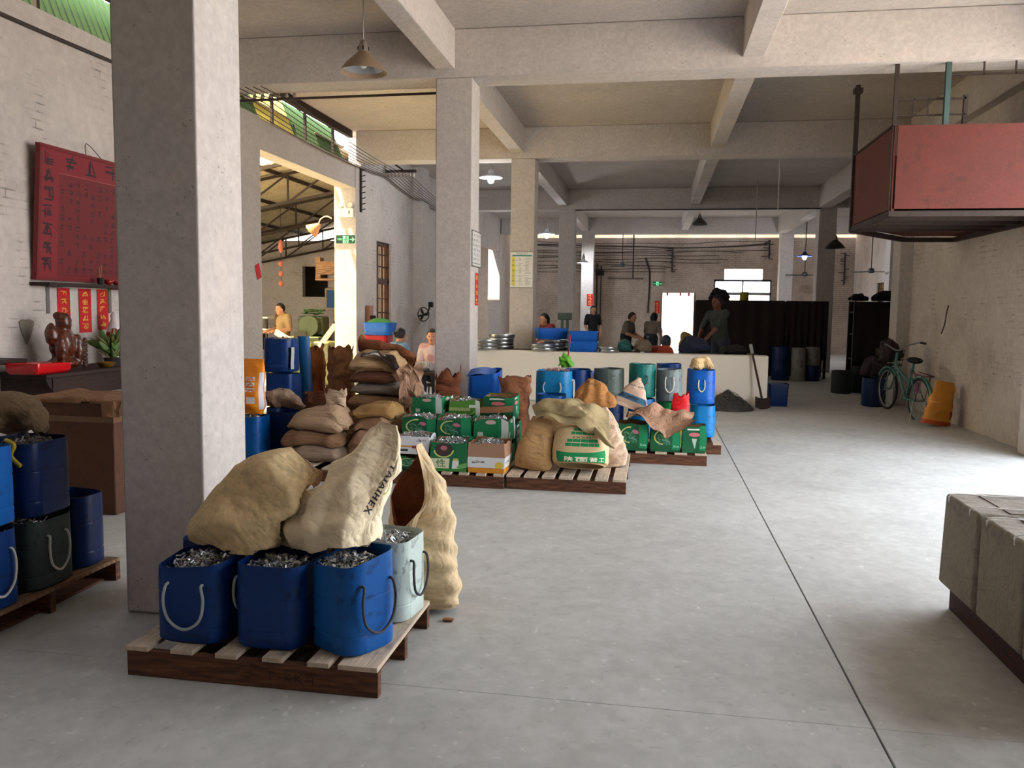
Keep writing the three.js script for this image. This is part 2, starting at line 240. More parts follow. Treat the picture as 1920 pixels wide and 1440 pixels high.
// ---- shed on the left side
{
  const yE = 4.42, sl = 0.19, yAt = (x) => yE + (x - XL) * sl; const ZS0 = -4, ZS1 = -22.5, XS = -16;
  struct('floor_shed', bb(XS, XL - 0.24, -0.16, 0, 6, -31), mFloor);
  struct('wall_shed_back', merge([bb(XS, -9.95, 0, 3.35, ZS1, ZS1 - 0.2), bb(-9.18, XL - 0.3, 0, 3.35, ZS1, ZS1 - 0.2), bb(-9.95, -9.18, 0, 1.75, ZS1, ZS1 - 0.2), bb(-9.95, -9.18, 2.62, 3.35, ZS1, ZS1 - 0.2)]), mBrick);
  struct('wall_shed_room', merge([bb(-11.4, -7.9, 0, 3.3, ZS1 - 3, ZS1 - 3.1), bb(-11.5, -11.4, 0, 3.3, ZS1 - 0.2, ZS1 - 3.1), bb(-7.9, -7.82, 0, 3.3, ZS1 - 0.2, ZS1 - 3.1), bb(-11.5, -7.82, 3.25, 3.35, ZS1 - 0.2, ZS1 - 3.1)]), mBrick);
  struct('wall_shed_left', bb(XS, XS + 0.2, 0, 3.2, 6, -31), mBrick);
  // roof sheets with clear lights let in between
  const lights = [[-9.4, -12.3], [-13.25, -14.55]], mr = M({ color: 0xb3a792, roughness: 0.7, map: dirtC }), mg = M({ color: 0x8f9a86, roughness: 0.6, map: dirtC });  // first clear strip is unseen, added to bounce warm sun into the hall
  const sheet = (xa, xb, za, zb) => { const N = Math.max(2, Math.round(Math.abs(xa - xb) / 0.1)), s = []; const g = new THREE.BoxGeometry(xb - xa, 0.02, za - zb); g.rotateZ(Math.atan(sl)); g.scale(1, 1, 1); g.translate((xa + xb) / 2, (yAt(xa) + yAt(xb)) / 2, (za + zb) / 2); return worldUV(g); };
  const roof = new THREE.Group(); roof.name = 'roof_shed'; roof.userData.kind = 'structure'; scene.add(roof);
  let z = 6; for (const [a, b] of lights) { part('roof_sheet', sheet(XS, XL - 0.3, z, a), mr, roof); z = b; } part('roof_sheet', sheet(XS, XL - 0.3, z, ZS1 - 0.4), mr, roof);
  const clear = P({ color: 0xfff6da, transmission: 1, thickness: 0, roughness: 0.1 });
  for (const [a, c] of lights) { part('roof_sheet', sheet(-5.8, XL - 0.3, a, c), mr, roof);
    for (let x = XS; x < -5.9; x += 1.0) part('clear_light', sheet(x, Math.min(x + 0.97, -5.8), a, c), clear, roof); }
  // room behind the shed: closed, with a side window and a small roof light
  struct('wall_shed_side', merge([bb(-7.8, -7.6, 0, HC, ZS1 - 0.2, -27.2), bb(-7.8, -7.6, 0, 0.7, -27.2, -28.2), bb(-7.8, -7.6, 1.75, HC, -27.2, -28.2), bb(-7.8, -7.6, 0, HC, -28.2, ZBACK - 0.24), bb(-7.6, XL - 0.5, 0, HC, ZBACK, ZBACK - 0.24), bb(-7.8, XL - 0.3, 3.35, HC, ZS1, ZS1 - 0.2)]), mBrick);
  struct('roof_shed_end', merge([bb(-7.8, XL - 0.3, HC, HC + 0.1, ZS1, -27.75), bb(-7.8, XL - 0.3, HC, HC + 0.1, -28.55, ZBACK - 0.24)]), mr);
  for (const zt of [-12.4, -15.2, -18, -20.6, -22.2]) {
    const t = new THREE.Group(); t.name = 'truss'; t.userData.kind = 'structure'; scene.add(t); t.name = numbered('beam_truss'); const l = [];
    const lo = (x) => yAt(x) - 0.62, hi = (x) => yAt(x) - 0.08;
    l.push(beamBar([XS, lo(XS), zt], [XL - 0.3, lo(XL - 0.3), zt], 0.05, 0.05), beamBar([XS, hi(XS), zt], [XL - 0.3, hi(XL - 0.3), zt], 0.05, 0.05));
    part('chord', merge(l), mIron, t);
    for (let x = XS + 0.2; x < XL - 1; x += 1.1) { part('web', merge([beamBar([x, lo(x), zt], [x, hi(x), zt], 0.03, 0.03), beamBar([x, lo(x), zt], [x + 1.1, hi(x + 1.1), zt], 0.03, 0.03)]), mIron, t); }
  }
  for (let x = -15; x < XL - 0.5; x += 1.3) struct('beam_purlin', beamBar([x, yAt(x) - 0.04, 6], [x, yAt(x) - 0.04, ZS1], 0.05, 0.07), mIron);
}
// ---------------------------------------------------------------- kit for the goods: pallets, pails, clips, sacks, cartons
const plastic = (c, r = 0.38) => P({ color: c, roughness: r, map: dirtC, bumpMap: fineB, bumpScale: 0.0006, specularIntensity: 0.6 });
const mBlue = plastic(0x0a5cae), mBlueB = plastic(0x073a82), mNavy = plastic(0x08285e), mSky = plastic(0x1a86d6), mTeal = plastic(0x1f7a74), mGreyPl = plastic(0x77858a), mGreyGreen = plastic(0x5d6a66), mMilk = plastic(0xcfe0dc), mGreenPl = plastic(0x138a45), mCrate = plastic(0x1566d0, 0.45);
const rope = (c) => M({ color: c, roughness: 0.95, bumpMap: fineB, bumpScale: 0.002 });
const mRopePale = rope(0xa9b0b0), mRopeDark = rope(0x4a474a), mRopeWhite = rope(0xd9d4c8);

function ringPts(w, d, r, n) { // rounded rectangle outline
  const pts = [], k = Math.max(2, Math.round(n / 4));
  for (const [sx, sz, a0] of [[1, 1, 0], [-1, 1, 90], [-1, -1, 180], [1, -1, 270]]) for (let i = 0; i <= k; i++) { const a = (a0 + 90 * i / k) * Math.PI / 180; pts.push([sx * (w / 2 - r) + r * Math.cos(a), sz * (d / 2 - r) + r * Math.sin(a)]); }
  return pts;
}
function shell(rings, closeTop) { // rings: [y, scale, outline, yOffset(x,z)], quads between them, last one fanned
  const pos = [], uv = [], idx = [], n = rings[0].pts.length;
  rings.forEach((r, j) => { for (let i = 0; i <= n; i++) { const [x, z] = r.pts[i % n]; pos.push(x * r.s, r.y + (r.f ? r.f(x, z) : 0), z * r.s); uv.push(i / n * 1.2, r.y); } });
  const m = n + 1;
  for (let j = 0; j < rings.length - 1; j++) for (let i = 0; i < n; i++) { const a = j * m + i, b = a + 1, c = a + m, d = c + 1; idx.push(a, c, b, b, c, d); }
  const fan = (j, up) => { const o = pos.length / 3; const r = rings[j]; pos.push(0, r.y, 0); uv.push(0.5, 0.5); for (let i = 0; i < n; i++) up ? idx.push(o, j * m + i + 1, j * m + i) : idx.push(o, j * m + i, j * m + i + 1); };
  fan(0, false); if (closeTop) fan(rings.length - 1, true);
  const g = new THREE.BufferGeometry(); g.setAttribute('position', new THREE.Float32BufferAttribute(pos, 3)); g.setAttribute('uv', new THREE.Float32BufferAttribute(uv, 2)); g.setIndex(idx); g.computeVertexNormals(); return g;
}
function pailGeo(w, d, h, r, tilt = 0, seed = 1, ribs = true) {
  const o = ringPts(w, d, r, 24), R = [], ro = ringPts(w - 0.03, d - 0.03, r, 24), top = (x, z) => tilt * (x / w - z / d) + 0.008 * noise(x * 9, seed, z * 9);
  R.push({ y: 0, s: 1, pts: ro }, { y: 0.012, s: 1, pts: o });
  const band = ribs ? [[0.10, 0], [0.105, -0.006], [0.115, -0.006], [0.12, 0], [0.30, 0], [0.305, -0.004], [0.315, -0.004], [0.32, 0]] : [];
  for (const [t, dd] of band) R.push({ y: h * t * 2, s: 1 + dd * 3, pts: o });
  R.push({ y: h * 0.8, s: 0.995, pts: o }, { y: h, s: 0.985, pts: o, f: top }, { y: h + 0.001, s: 0.96, pts: o, f: top }, { y: h - 0.06, s: 0.955, pts: o }, { y: 0.03, s: 0.93, pts: o });
  return shell(R, true);
}
// a small bent sheet-metal clip
const clipGeo = (() => { const l = [new THREE.BoxGeometry(0.042, 0.0016, 0.009), new THREE.BoxGeometry(0.0016, 0.014, 0.009), new THREE.BoxGeometry(0.016, 0.0016, 0.009)]; l[1].translate(-0.021, 0.007, 0); l[2].translate(-0.013, 0.014, 0); return mergeGeometries(l); })();
const mClip = M({ color: 0xc8ccce, metalness: 1, roughness: 0.26, side: THREE.DoubleSide }), mClipOld = M({ color: 0x96908a, metalness: 0.9, roughness: 0.42, side: THREE.DoubleSide });
function heapGeo(w, d, n, seed, k = 1, rise = 0.035, r = 0.07) {
  const R = rng(seed), l = [], o = ringPts(w, d, r, 24), hgt = (x, z) => rise * Math.max(0, 1 - (2 * x / w) ** 2) * Math.max(0, 1 - (2 * z / d) ** 2) + 0.008 * noise(x * 30, z * 30, seed);
  const base = shell([{ y: -0.02, s: 1, pts: o }, { y: 0, s: 0.99, pts: o, f: hgt }, { y: 0, s: 0.7, pts: o, f: (x, z) => hgt(x * 0.7, z * 0.7) }, { y: 0, s: 0.35, pts: o, f: (x, z) => hgt(x * 0.35, z * 0.35) }, { y: rise, s: 0.02, pts: o }], true); l.push(base);
  const q = new THREE.Quaternion(), e = new THREE.Euler(), m = new THREE.Matrix4();
  for (let i = 0; i < n; i++) { let x, z; do { x = (R() - 0.5) * w * 0.8; z = (R() - 0.5) * d * 0.8; } while (Math.abs(2 * x / w) ** 4 + Math.abs(2 * z / d) ** 4 > 0.9);
    const g = clipGeo.clone(); e.set((R() - 0.5) * 1.6, R() * 6.28, (R() - 0.5) * 1.6); q.setFromEuler(e); const s = k * (0.8 + 0.5 * R()); m.compose(V(x, hgt(x, z) + 0.004 + 0.010 * R() * k, z), q, V(s, s, s)); g.applyMatrix4(m); l.push(g); }
  return [l[0], merge(l.slice(1))];
}
function clips(where, w, d, pos, turn = 0, n = 170, k = 1, seed = 1, mat = mClip, rise, r) {
  const m = thing('metal_clip_heap', 'shiny loose metal clips heaped in the ' + where, 'metal clips', pos, turn, 'loose metal clips in containers', 'stuff'), [b, c] = heapGeo(w, d, n, seed, k, rise, r);
  part('bed', b, mat, m); part('clips', c, mat, m); return m;
}
function handleLoop(a, b, out, drop, r = 0.006) { // rope from hole a to hole b, hanging down and standing off by out
  a = V(...a); b = V(...b); out = V(...out); const mid = a.clone().lerp(b, 0.5), dn = V(0, -drop, 0), w = b.clone().sub(a);
  return tube([a.clone().addScaledVector(out, -0.3), a.clone().addScaledVector(out, 0.6), a.clone().addScaledVector(out, 1).addScaledVector(dn, 0.35).addScaledVector(w, -0.08), a.clone().addScaledVector(out, 1).addScaledVector(dn, 0.8).addScaledVector(w, 0.06), mid.clone().addScaledVector(out, 1.1).add(dn),
    b.clone().addScaledVector(out, 1).addScaledVector(dn, 0.8).addScaledVector(w, -0.06), b.clone().addScaledVector(out, 1).addScaledVector(dn, 0.35).addScaledVector(w, 0.08), b.clone().addScaledVector(out, 0.6), b.clone().addScaledVector(out, -0.3)], r, 7, 50);
}
// handles: list of [side, half gap, y, drop, mat]; side '+x' '-x' '+z' '-z'
function pail(o) {
  const { label, pos, w = 0.29, d = 0.29, h = 0.38, r = 0.07, turn = 0, mat = mBlue, tilt = 0, seed = 1, handles = [], fill, ribs = true, name = 'plastic_pail', fillMat, n = 170, k = 1, rise } = o;
  const t = thing(name, label, 'pail', pos, turn, 'cut plastic pails'); part('body', pailGeo(w, d, h, r, tilt, seed, ribs), mat, t);
  for (const [side, g, y, drop, hm] of handles) { const s = side[0] === '+' ? 1 : -1, X = side[1] === 'x';
    const A = X ? [s * (w / 2), y, -g] : [-g, y, s * (d / 2)], B = X ? [s * (w / 2), y, g] : [g, y, s * (d / 2)], out = X ? [s * 0.02, 0, 0] : [0, 0, s * 0.02];
    part('rope_handle', handleLoop(A, B, out, drop), hm, t); }
  if (fill) t.heap = clips(fill, w * 0.87, d * 0.87, [pos[0], pos[1] + h - 0.055, pos[2]], turn, n, k, seed * 7 + 3, fillMat, rise, r);
  return t;
}
function pallet(label, x0, x1, z0, z1, o = {}) { // z0 is the near edge
  const { h = 0.125, slats = 7, wide = 0.09, mat = mWoodPale, smat = mWoodRed, name = 'wooden_pallet', turn = 0 } = o;
  const t = thing(name, label, 'pallet', [(x0 + x1) / 2, 0, (z0 + z1) / 2], o.cross ? Math.PI / 2 : turn, 'wooden pallets'), W = o.cross ? z0 - z1 : x1 - x0, D = o.cross ? x1 - x0 : z0 - z1, R = rng(Math.round(x0 * 100 + 5000));
  const y = h - 0.02; [D / 2 - 0.02, 0, -D / 2 + 0.02].forEach((z) => part('stringer', bb(-W / 2, W / 2, 0, y, z - 0.02, z + 0.02, 0.004), smat, t));
  for (let i = 0; i < slats - 1; i++) { const x = lerp(-W / 2 + wide / 2, W / 2 - wide / 2, (i + 0.5) / (slats - 1)), a = (W / slats) * 0.42; part('gap_shade_board', bb(x - a, x + a, 0.001, 0.014, -D / 2 + 0.05, D / 2 - 0.05), smat, t); }  // added boards: their dark wood stands in for shade in the slat gaps
  for (let i = 0; i < slats; i++) { const x = lerp(-W / 2 + wide / 2, W / 2 - wide / 2, i / (slats - 1)), a = wide * (0.9 + 0.15 * R()) * (o.last && i === slats - 1 ? o.last : 1) / 2, xs = o.last && i === slats - 1 ? W / 2 - a : x;
    const g = bb(xs - a, xs + a, y, h, -D / 2 - 0.005 * R(), D / 2 + 0.012 * R(), 0.003); const u = g.attributes.uv; for (let j = 0; j < u.count; j++) { const s = u.getX(j); u.setXY(j, u.getY(j), s); } part('deck_slat', g, mat, t); }
  return t;
}
// ---- sacks
const paper = (c, o = {}) => M({ color: c, map: kraftC, bumpMap: crumpB, bumpScale: 0.022, roughness: 0.9, side: THREE.DoubleSide, ...o });
const mKraft = paper(0xf6ddb0), mKraftTan = paper(0xe3c496), mKraftBrown = paper(0xb17b50), mKraftPink = paper(0xcaa28a), mSackGrey = paper(0xb09a8a), mSackBrown = paper(0x9a7458), mWoven = paper(0xbfae86, { bumpScale: 0.004 }), mPale = paper(0xe6cdb8), mKraftDark = paper(0x8f5634);
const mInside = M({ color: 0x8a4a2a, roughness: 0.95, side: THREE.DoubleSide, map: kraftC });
const ridge = (x, y, z, s) => 1 - Math.abs(noise(x, y, z, s));
const DIRS = (() => { const R = rng(99), l = []; for (let i = 0; i < 40; i++) { const z = R() * 2 - 1, a = R() * 6.283, r = Math.sqrt(1 - z * z); l.push([r * Math.cos(a), z, r * Math.sin(a), R() * 7, 0.55 + R() * 1.3]); } return l; })();
// folded paper: triangle waves in odd directions add up to flat facets that meet in creases
function crease(p, seed, f) {
  const w = 0.05, X = p.x + w * noise(p.x * 6, p.y * 6, p.z * 6, seed + 2), Y = p.y + w * noise(p.x * 6 + 9, p.y * 6, p.z * 6, seed + 3), Z = p.z + w * noise(p.x * 6, p.y * 6 + 9, p.z * 6, seed + 4); let s = 0;
  for (let i = 0; i < 6; i++) { const d = DIRS[(seed * 7 + i * 5) % 40], t = (X * d[0] + Y * d[1] + Z * d[2]) * f * d[4] * 0.75 + d[3] + seed; const q = Math.abs(2 * (t - Math.floor(t)) - 1); s += (q - 0.5) * (0.46 - 0.05 * i) * (0.55 + 0.9 * clamp(0.5 + 0.8 * noise(p.x * 4, p.y * 4, p.z * 4, seed + i * 3))); }
  return s + 0.35 * noise(p.x * f * 0.5, p.y * f * 0.5, p.z * f * 0.5, seed + 9);
}
// a sack along a chain of sections {c:[x,y,z], a: half width, b: half depth, w:[x,y,z] width direction}
function loft(secs, o = {}) {
  const { wd = [1, 0, 0], n = 64, rows = 56, e = 0.75, crumple = 0.012, seed = 1, open = false, f = 9, cut, uvk = 1 } = o;
  const S = secs.length, cat = (g, t) => { const x = t * (S - 1), i = Math.min(S - 2, Math.floor(x)), k = x - i, q = (j) => g(secs[clamp(j, 0, S - 1)]); const a = q(i - 1), b = q(i), c = q(i + 1), d = q(i + 2); return b + 0.5 * k * (c - a + k * (2 * a - 5 * b + 4 * c - d + k * (3 * (b - c) + d - a))); };
  const pos = [], uv = [], idx = [], m = n + 1;
  const at = (t) => V(cat((s) => s.c[0], t), cat((s) => s.c[1], t), cat((s) => s.c[2], t));
  for (let j = 0; j <= rows; j++) {
    const t = j / rows, c = at(t), T = at(Math.min(1, t + 0.01)).sub(at(Math.max(0, t - 0.01))).normalize();
    const w = V(cat((s) => (s.w || wd)[0], t), cat((s) => (s.w || wd)[1], t), cat((s) => (s.w || wd)[2], t)); w.addScaledVector(T, -w.dot(T)).normalize(); const N = w.clone().cross(T).normalize();
    const a = Math.max(0.001, cat((s) => s.a, t)), b = Math.max(0.001, cat((s) => s.b, t));
    for (let i = 0; i <= n; i++) {
      const th = i / n * Math.PI * 2, cs = Math.cos(th), sn = Math.sin(th), X = Math.sign(cs) * Math.abs(cs) ** e, Y = Math.sign(sn) * Math.abs(sn) ** e;
      const p = c.clone().addScaledVector(w, a * X).addScaledVector(N, b * Y);
      const k = open ? Math.min(1, t * 8) : Math.min(1, Math.min(t, 1 - t) * 8); const out = w.clone().multiplyScalar(cs * b).addScaledVector(N, sn * a).normalize();
      p.addScaledVector(out, crumple * k * crease(p, seed, f)); if (cut) p.addScaledVector(T, cut(cs, sn, t));
      pos.push(p.x, p.y, p.z); uv.push((1 - i / n) * uvk, t * uvk);
    }
  }
  for (let j = 0; j < rows; j++) for (let i = 0; i < n; i++) { const A = j * m + i; idx.push(A, A + 1, A + m, A + 1, A + m + 1, A + m); }
  const g = new THREE.BufferGeometry(); g.setAttribute('position', new THREE.Float32BufferAttribute(pos, 3)); g.setAttribute('uv', new THREE.Float32BufferAttribute(uv, 2)); g.setIndex(idx); g.computeVertexNormals(); return g;
}
// inner skin of an open sack: the same chain, slightly smaller
const inner = (secs, k = 0.004) => secs.map((s) => ({ ...s, a: Math.max(0.002, s.a - k), b: Math.max(0.002, s.b - k) }));
function pillowGeo(L, H, W, seed, cr = 0.018, f = 7, flat = 0.85) { // filled sack lying down: square corners, thin ends, uneven fill
  const g = new THREE.SphereGeometry(1, 80, 44), p = g.attributes.position, e = 0.42, q = V(0, 0, 0), R = rng(seed * 13 + 1), a1 = R() * 6, a2 = R() * 6, sk = (R() - 0.5) * 0.25;
  for (let i = 0; i < p.count; i++) {
    const x = p.getX(i), y = p.getY(i), z = p.getZ(i), sp = (v, k) => Math.sign(v) * Math.abs(v) ** k;
    let X = sp(x, e), Z = sp(z, e); const end = Math.abs(X) ** 5; const Y = sp(y, 0.85) * (1 - 0.62 * end) * (1 - 0.25 * Math.abs(Z) ** 5);
    Z *= 1 + 0.10 * end - 0.06 * Math.cos(X * 2 + a1); X *= 1 + 0.05 * Math.cos(Z * 3 + a2);
    q.set(X * L / 2 + sk * Z * 0.08, Y * H / 2 * (1 + 0.22 * Math.sin(X * 2.2 + a1) + 0.14 * Math.sin(Z * 2.6 + a2)), Z * W / 2);
    const c = crease(q.clone().add(V(seed * 3.1, seed, 0)), seed, f) * cr * (1 + 0.9 * end); q.addScaledVector(V(x * 0.5, y, z * 0.7).normalize(), c * 1.5);
    q.y -= 0.22 * H * end; if (q.y < -H / 2 * flat) q.y = -H / 2 * flat + (q.y + H / 2 * flat) * 0.12;
    p.setXYZ(i, q.x, q.y + H / 2 * flat, q.z);
  }
  g.computeBoundingBox(); g.translate(0, 0.002 - g.boundingBox.min.y, 0); g.computeVertexNormals(); return g;
}
function sack(label, geo, mat, o = {}) { const t = thing(o.name || 'paper_sack', label, 'sack', o.pos || [0, 0, 0], o.turn || 0, o.group); if (o.tilt) t.rotation.set(o.tilt[0], o.turn || 0, o.tilt[1], 'YXZ'); part('bag', geo, mat, t); return t; }
// a sheet of crumpled paper or woven cloth: grid points bent by f(u,v)
function sheetGeo(f, nu = 40, nv = 40, th = 0.004) {
  const g = new THREE.PlaneGeometry(1, 1, nu, nv), p = g.attributes.position, top = [];
  for (let i = 0; i < p.count; i++) { const q = f(p.getX(i) + 0.5, p.getY(i) + 0.5); p.setXYZ(i, q[0], q[1], q[2]); } g.computeVertexNormals();
  const b = g.clone(), bp = b.attributes.position, n = g.attributes.normal; for (let i = 0; i < bp.count; i++) bp.setXYZ(i, p.getX(i) - n.getX(i) * th, p.getY(i) - n.getY(i) * th, p.getZ(i) - n.getZ(i) * th);
  const r = mergeGeometries([g, b]); r.userData.th = th; return r;
}

// ---- let soft things lie on what is under (or beside) them: vertices are pushed out of the supports' surfaces
function heightField(objs, ax, sg, cell = 0.012, near = 1) {
  const [iu, iv] = ax === 'y' ? [0, 2] : ax === 'x' ? [1, 2] : [0, 1], ih = { x: 0, y: 1, z: 2 }[ax], map = new Map(), key = (a, b) => a * 100003 + b, put = (a, b, h) => { const k = key(a, b), o = map.get(k); if (o === undefined || h > o) map.set(k, h); }, v = [V(0, 0, 0), V(0, 0, 0), V(0, 0, 0)];
  for (const o of objs) { o.updateMatrixWorld(true); o.traverse((m) => { if (!m.isMesh) return; const p = m.geometry.attributes.position, ix = m.geometry.index, n = ix ? ix.count : p.count;
    for (let i = 0; i < n; i += 3) { const A = []; for (let k = 0; k < 3; k++) { v[k].fromBufferAttribute(p, ix ? ix.getX(i + k) : i + k).applyMatrix4(m.matrixWorld); const a = v[k].toArray(); A.push([a[iu] / cell, a[iv] / cell, a[ih] * sg]); }
      for (const q of A) put(Math.floor(q[0]), Math.floor(q[1]), q[2]);
      const [a, b, c] = A, d = (b[0] - a[0]) * (c[1] - a[1]) - (c[0] - a[0]) * (b[1] - a[1]); if (Math.abs(d) < 1e-9) continue;
      for (let x = Math.floor(Math.min(a[0], b[0], c[0])); x <= Math.max(a[0], b[0], c[0]); x++) for (let y = Math.floor(Math.min(a[1], b[1], c[1])); y <= Math.max(a[1], b[1], c[1]); y++) { const X = x + 0.5, Y = y + 0.5, s = ((X - a[0]) * (c[1] - a[1]) - (c[0] - a[0]) * (Y - a[1])) / d, t = ((b[0] - a[0]) * (Y - a[1]) - (X - a[0]) * (b[1] - a[1])) / d; if (s < -0.01 || t < -0.01 || s + t > 1.01) continue; put(x, y, a[2] + s * (b[2] - a[2]) + t * (c[2] - a[2])); } } }); }
  return (p) => { const q = p.toArray(), x = Math.floor(q[iu] / cell), y = Math.floor(q[iv] / cell); let h = -Infinity; for (let i = -near; i <= near; i++) for (let j = -near; j <= near; j++) { const g = map.get(key(x + i, y + j)); if (g !== undefined && g > h) h = g; } return h; };
}
function drop(t, y) { t.updateMatrixWorld(true); t.position.y += y - new THREE.Box3().setFromObject(t).min.y; return t; }
function rest(t, objs, ax = 'y', sg = 1, most = 0.16, eps = 0.004, near = 1) {
  const f = heightField(objs.flat(), ax, sg, 0.012, near), p = V(0, 0, 0); t.updateMatrixWorld(true);
  t.traverse((m) => { if (!m.isMesh) return; const a = m.geometry.attributes.position, inv = m.matrixWorld.clone().invert(); let moved = false;
    for (let i = 0; i < a.count; i++) { p.fromBufferAttribute(a, i).applyMatrix4(m.matrixWorld); const h = f(p) + eps + (m.geometry.userData.th && i < a.count / 2 ? m.geometry.userData.th : 0), c = p[ax] * sg; if (h > c && h - c < most) { p[ax] = h * sg; p.applyMatrix4(inv); a.setXYZ(i, p.x, p.y, p.z); moved = true; } }
    if (moved) m.geometry.computeVertexNormals(); });
  return t;
}
// ---------------------------------------------------------------- surface from a distance field (naive surface nets)
function sdfMesh(f, lo, hi, cell) {
  const n = [0, 1, 2].map((i) => Math.max(2, Math.ceil((hi[i] - lo[i]) / cell) + 1)), [nx, ny, nz] = n, F = new Float32Array(nx * ny * nz), id = (x, y, z) => x + nx * (y + ny * z);
  for (let z = 0; z < nz; z++) for (let y = 0; y < ny; y++) for (let x = 0; x < nx; x++) F[id(x, y, z)] = f(lo[0] + x * cell, lo[1] + y * cell, lo[2] + z * cell);
  const vid = new Int32Array(nx * ny * nz).fill(-1), pos = [], idx = [];
  const E = [[0, 1], [2, 3], [4, 5], [6, 7], [0, 2], [1, 3], [4, 6], [5, 7], [0, 4], [1, 5], [2, 6], [3, 7]];
  for (let z = 0; z < nz - 1; z++) for (let y = 0; y < ny - 1; y++) for (let x = 0; x < nx - 1; x++) {
    const v = []; let m = 0; for (let k = 0; k < 8; k++) { const a = F[id(x + (k & 1), y + ((k >> 1) & 1), z + (k >> 2))]; v.push(a); if (a < 0) m |= 1 << k; } if (m === 0 || m === 255) continue;
    let px = 0, py = 0, pz = 0, c = 0; for (const [a, b] of E) if ((v[a] < 0) !== (v[b] < 0)) { const t = v[a] / (v[a] - v[b]); px += lerp(a & 1, b & 1, t); py += lerp((a >> 1) & 1, (b >> 1) & 1, t); pz += lerp(a >> 2, b >> 2, t); c++; }
    vid[id(x, y, z)] = pos.length / 3; pos.push(lo[0] + (x + px / c) * cell, lo[1] + (y + py / c) * cell, lo[2] + (z + pz / c) * cell);
  }
  const quad = (a, b, c, d, flip) => { if (a < 0 || b < 0 || c < 0 || d < 0) return; flip ? idx.push(a, c, b, a, d, c) : idx.push(a, b, c, a, c, d); };
  for (let z = 1; z < nz - 1; z++) for (let y = 1; y < ny - 1; y++) for (let x = 1; x < nx - 1; x++) {
    const s = F[id(x, y, z)] < 0;
    if (s !== F[id(x + 1, y, z)] < 0) quad(vid[id(x, y - 1, z - 1)], vid[id(x, y, z - 1)], vid[id(x, y, z)], vid[id(x, y - 1, z)], !s);
    if (s !== F[id(x, y + 1, z)] < 0) quad(vid[id(x - 1, y, z - 1)], vid[id(x - 1, y, z)], vid[id(x, y, z)], vid[id(x, y, z - 1)], !s);
    if (s !== F[id(x, y, z + 1)] < 0) quad(vid[id(x - 1, y - 1, z)], vid[id(x, y - 1, z)], vid[id(x, y, z)], vid[id(x - 1, y, z)], !s);
  }
  const g = new THREE.BufferGeometry(); g.setAttribute('position', new THREE.Float32BufferAttribute(pos, 3)); g.setIndex(idx); g.computeVertexNormals();
  const uv = new Float32Array(pos.length / 3 * 2); for (let i = 0; i < pos.length / 3; i++) { uv[2 * i] = pos[3 * i] + pos[3 * i + 2]; uv[2 * i + 1] = pos[3 * i + 1]; } g.setAttribute('uv', new THREE.BufferAttribute(uv, 2)); return g;
}
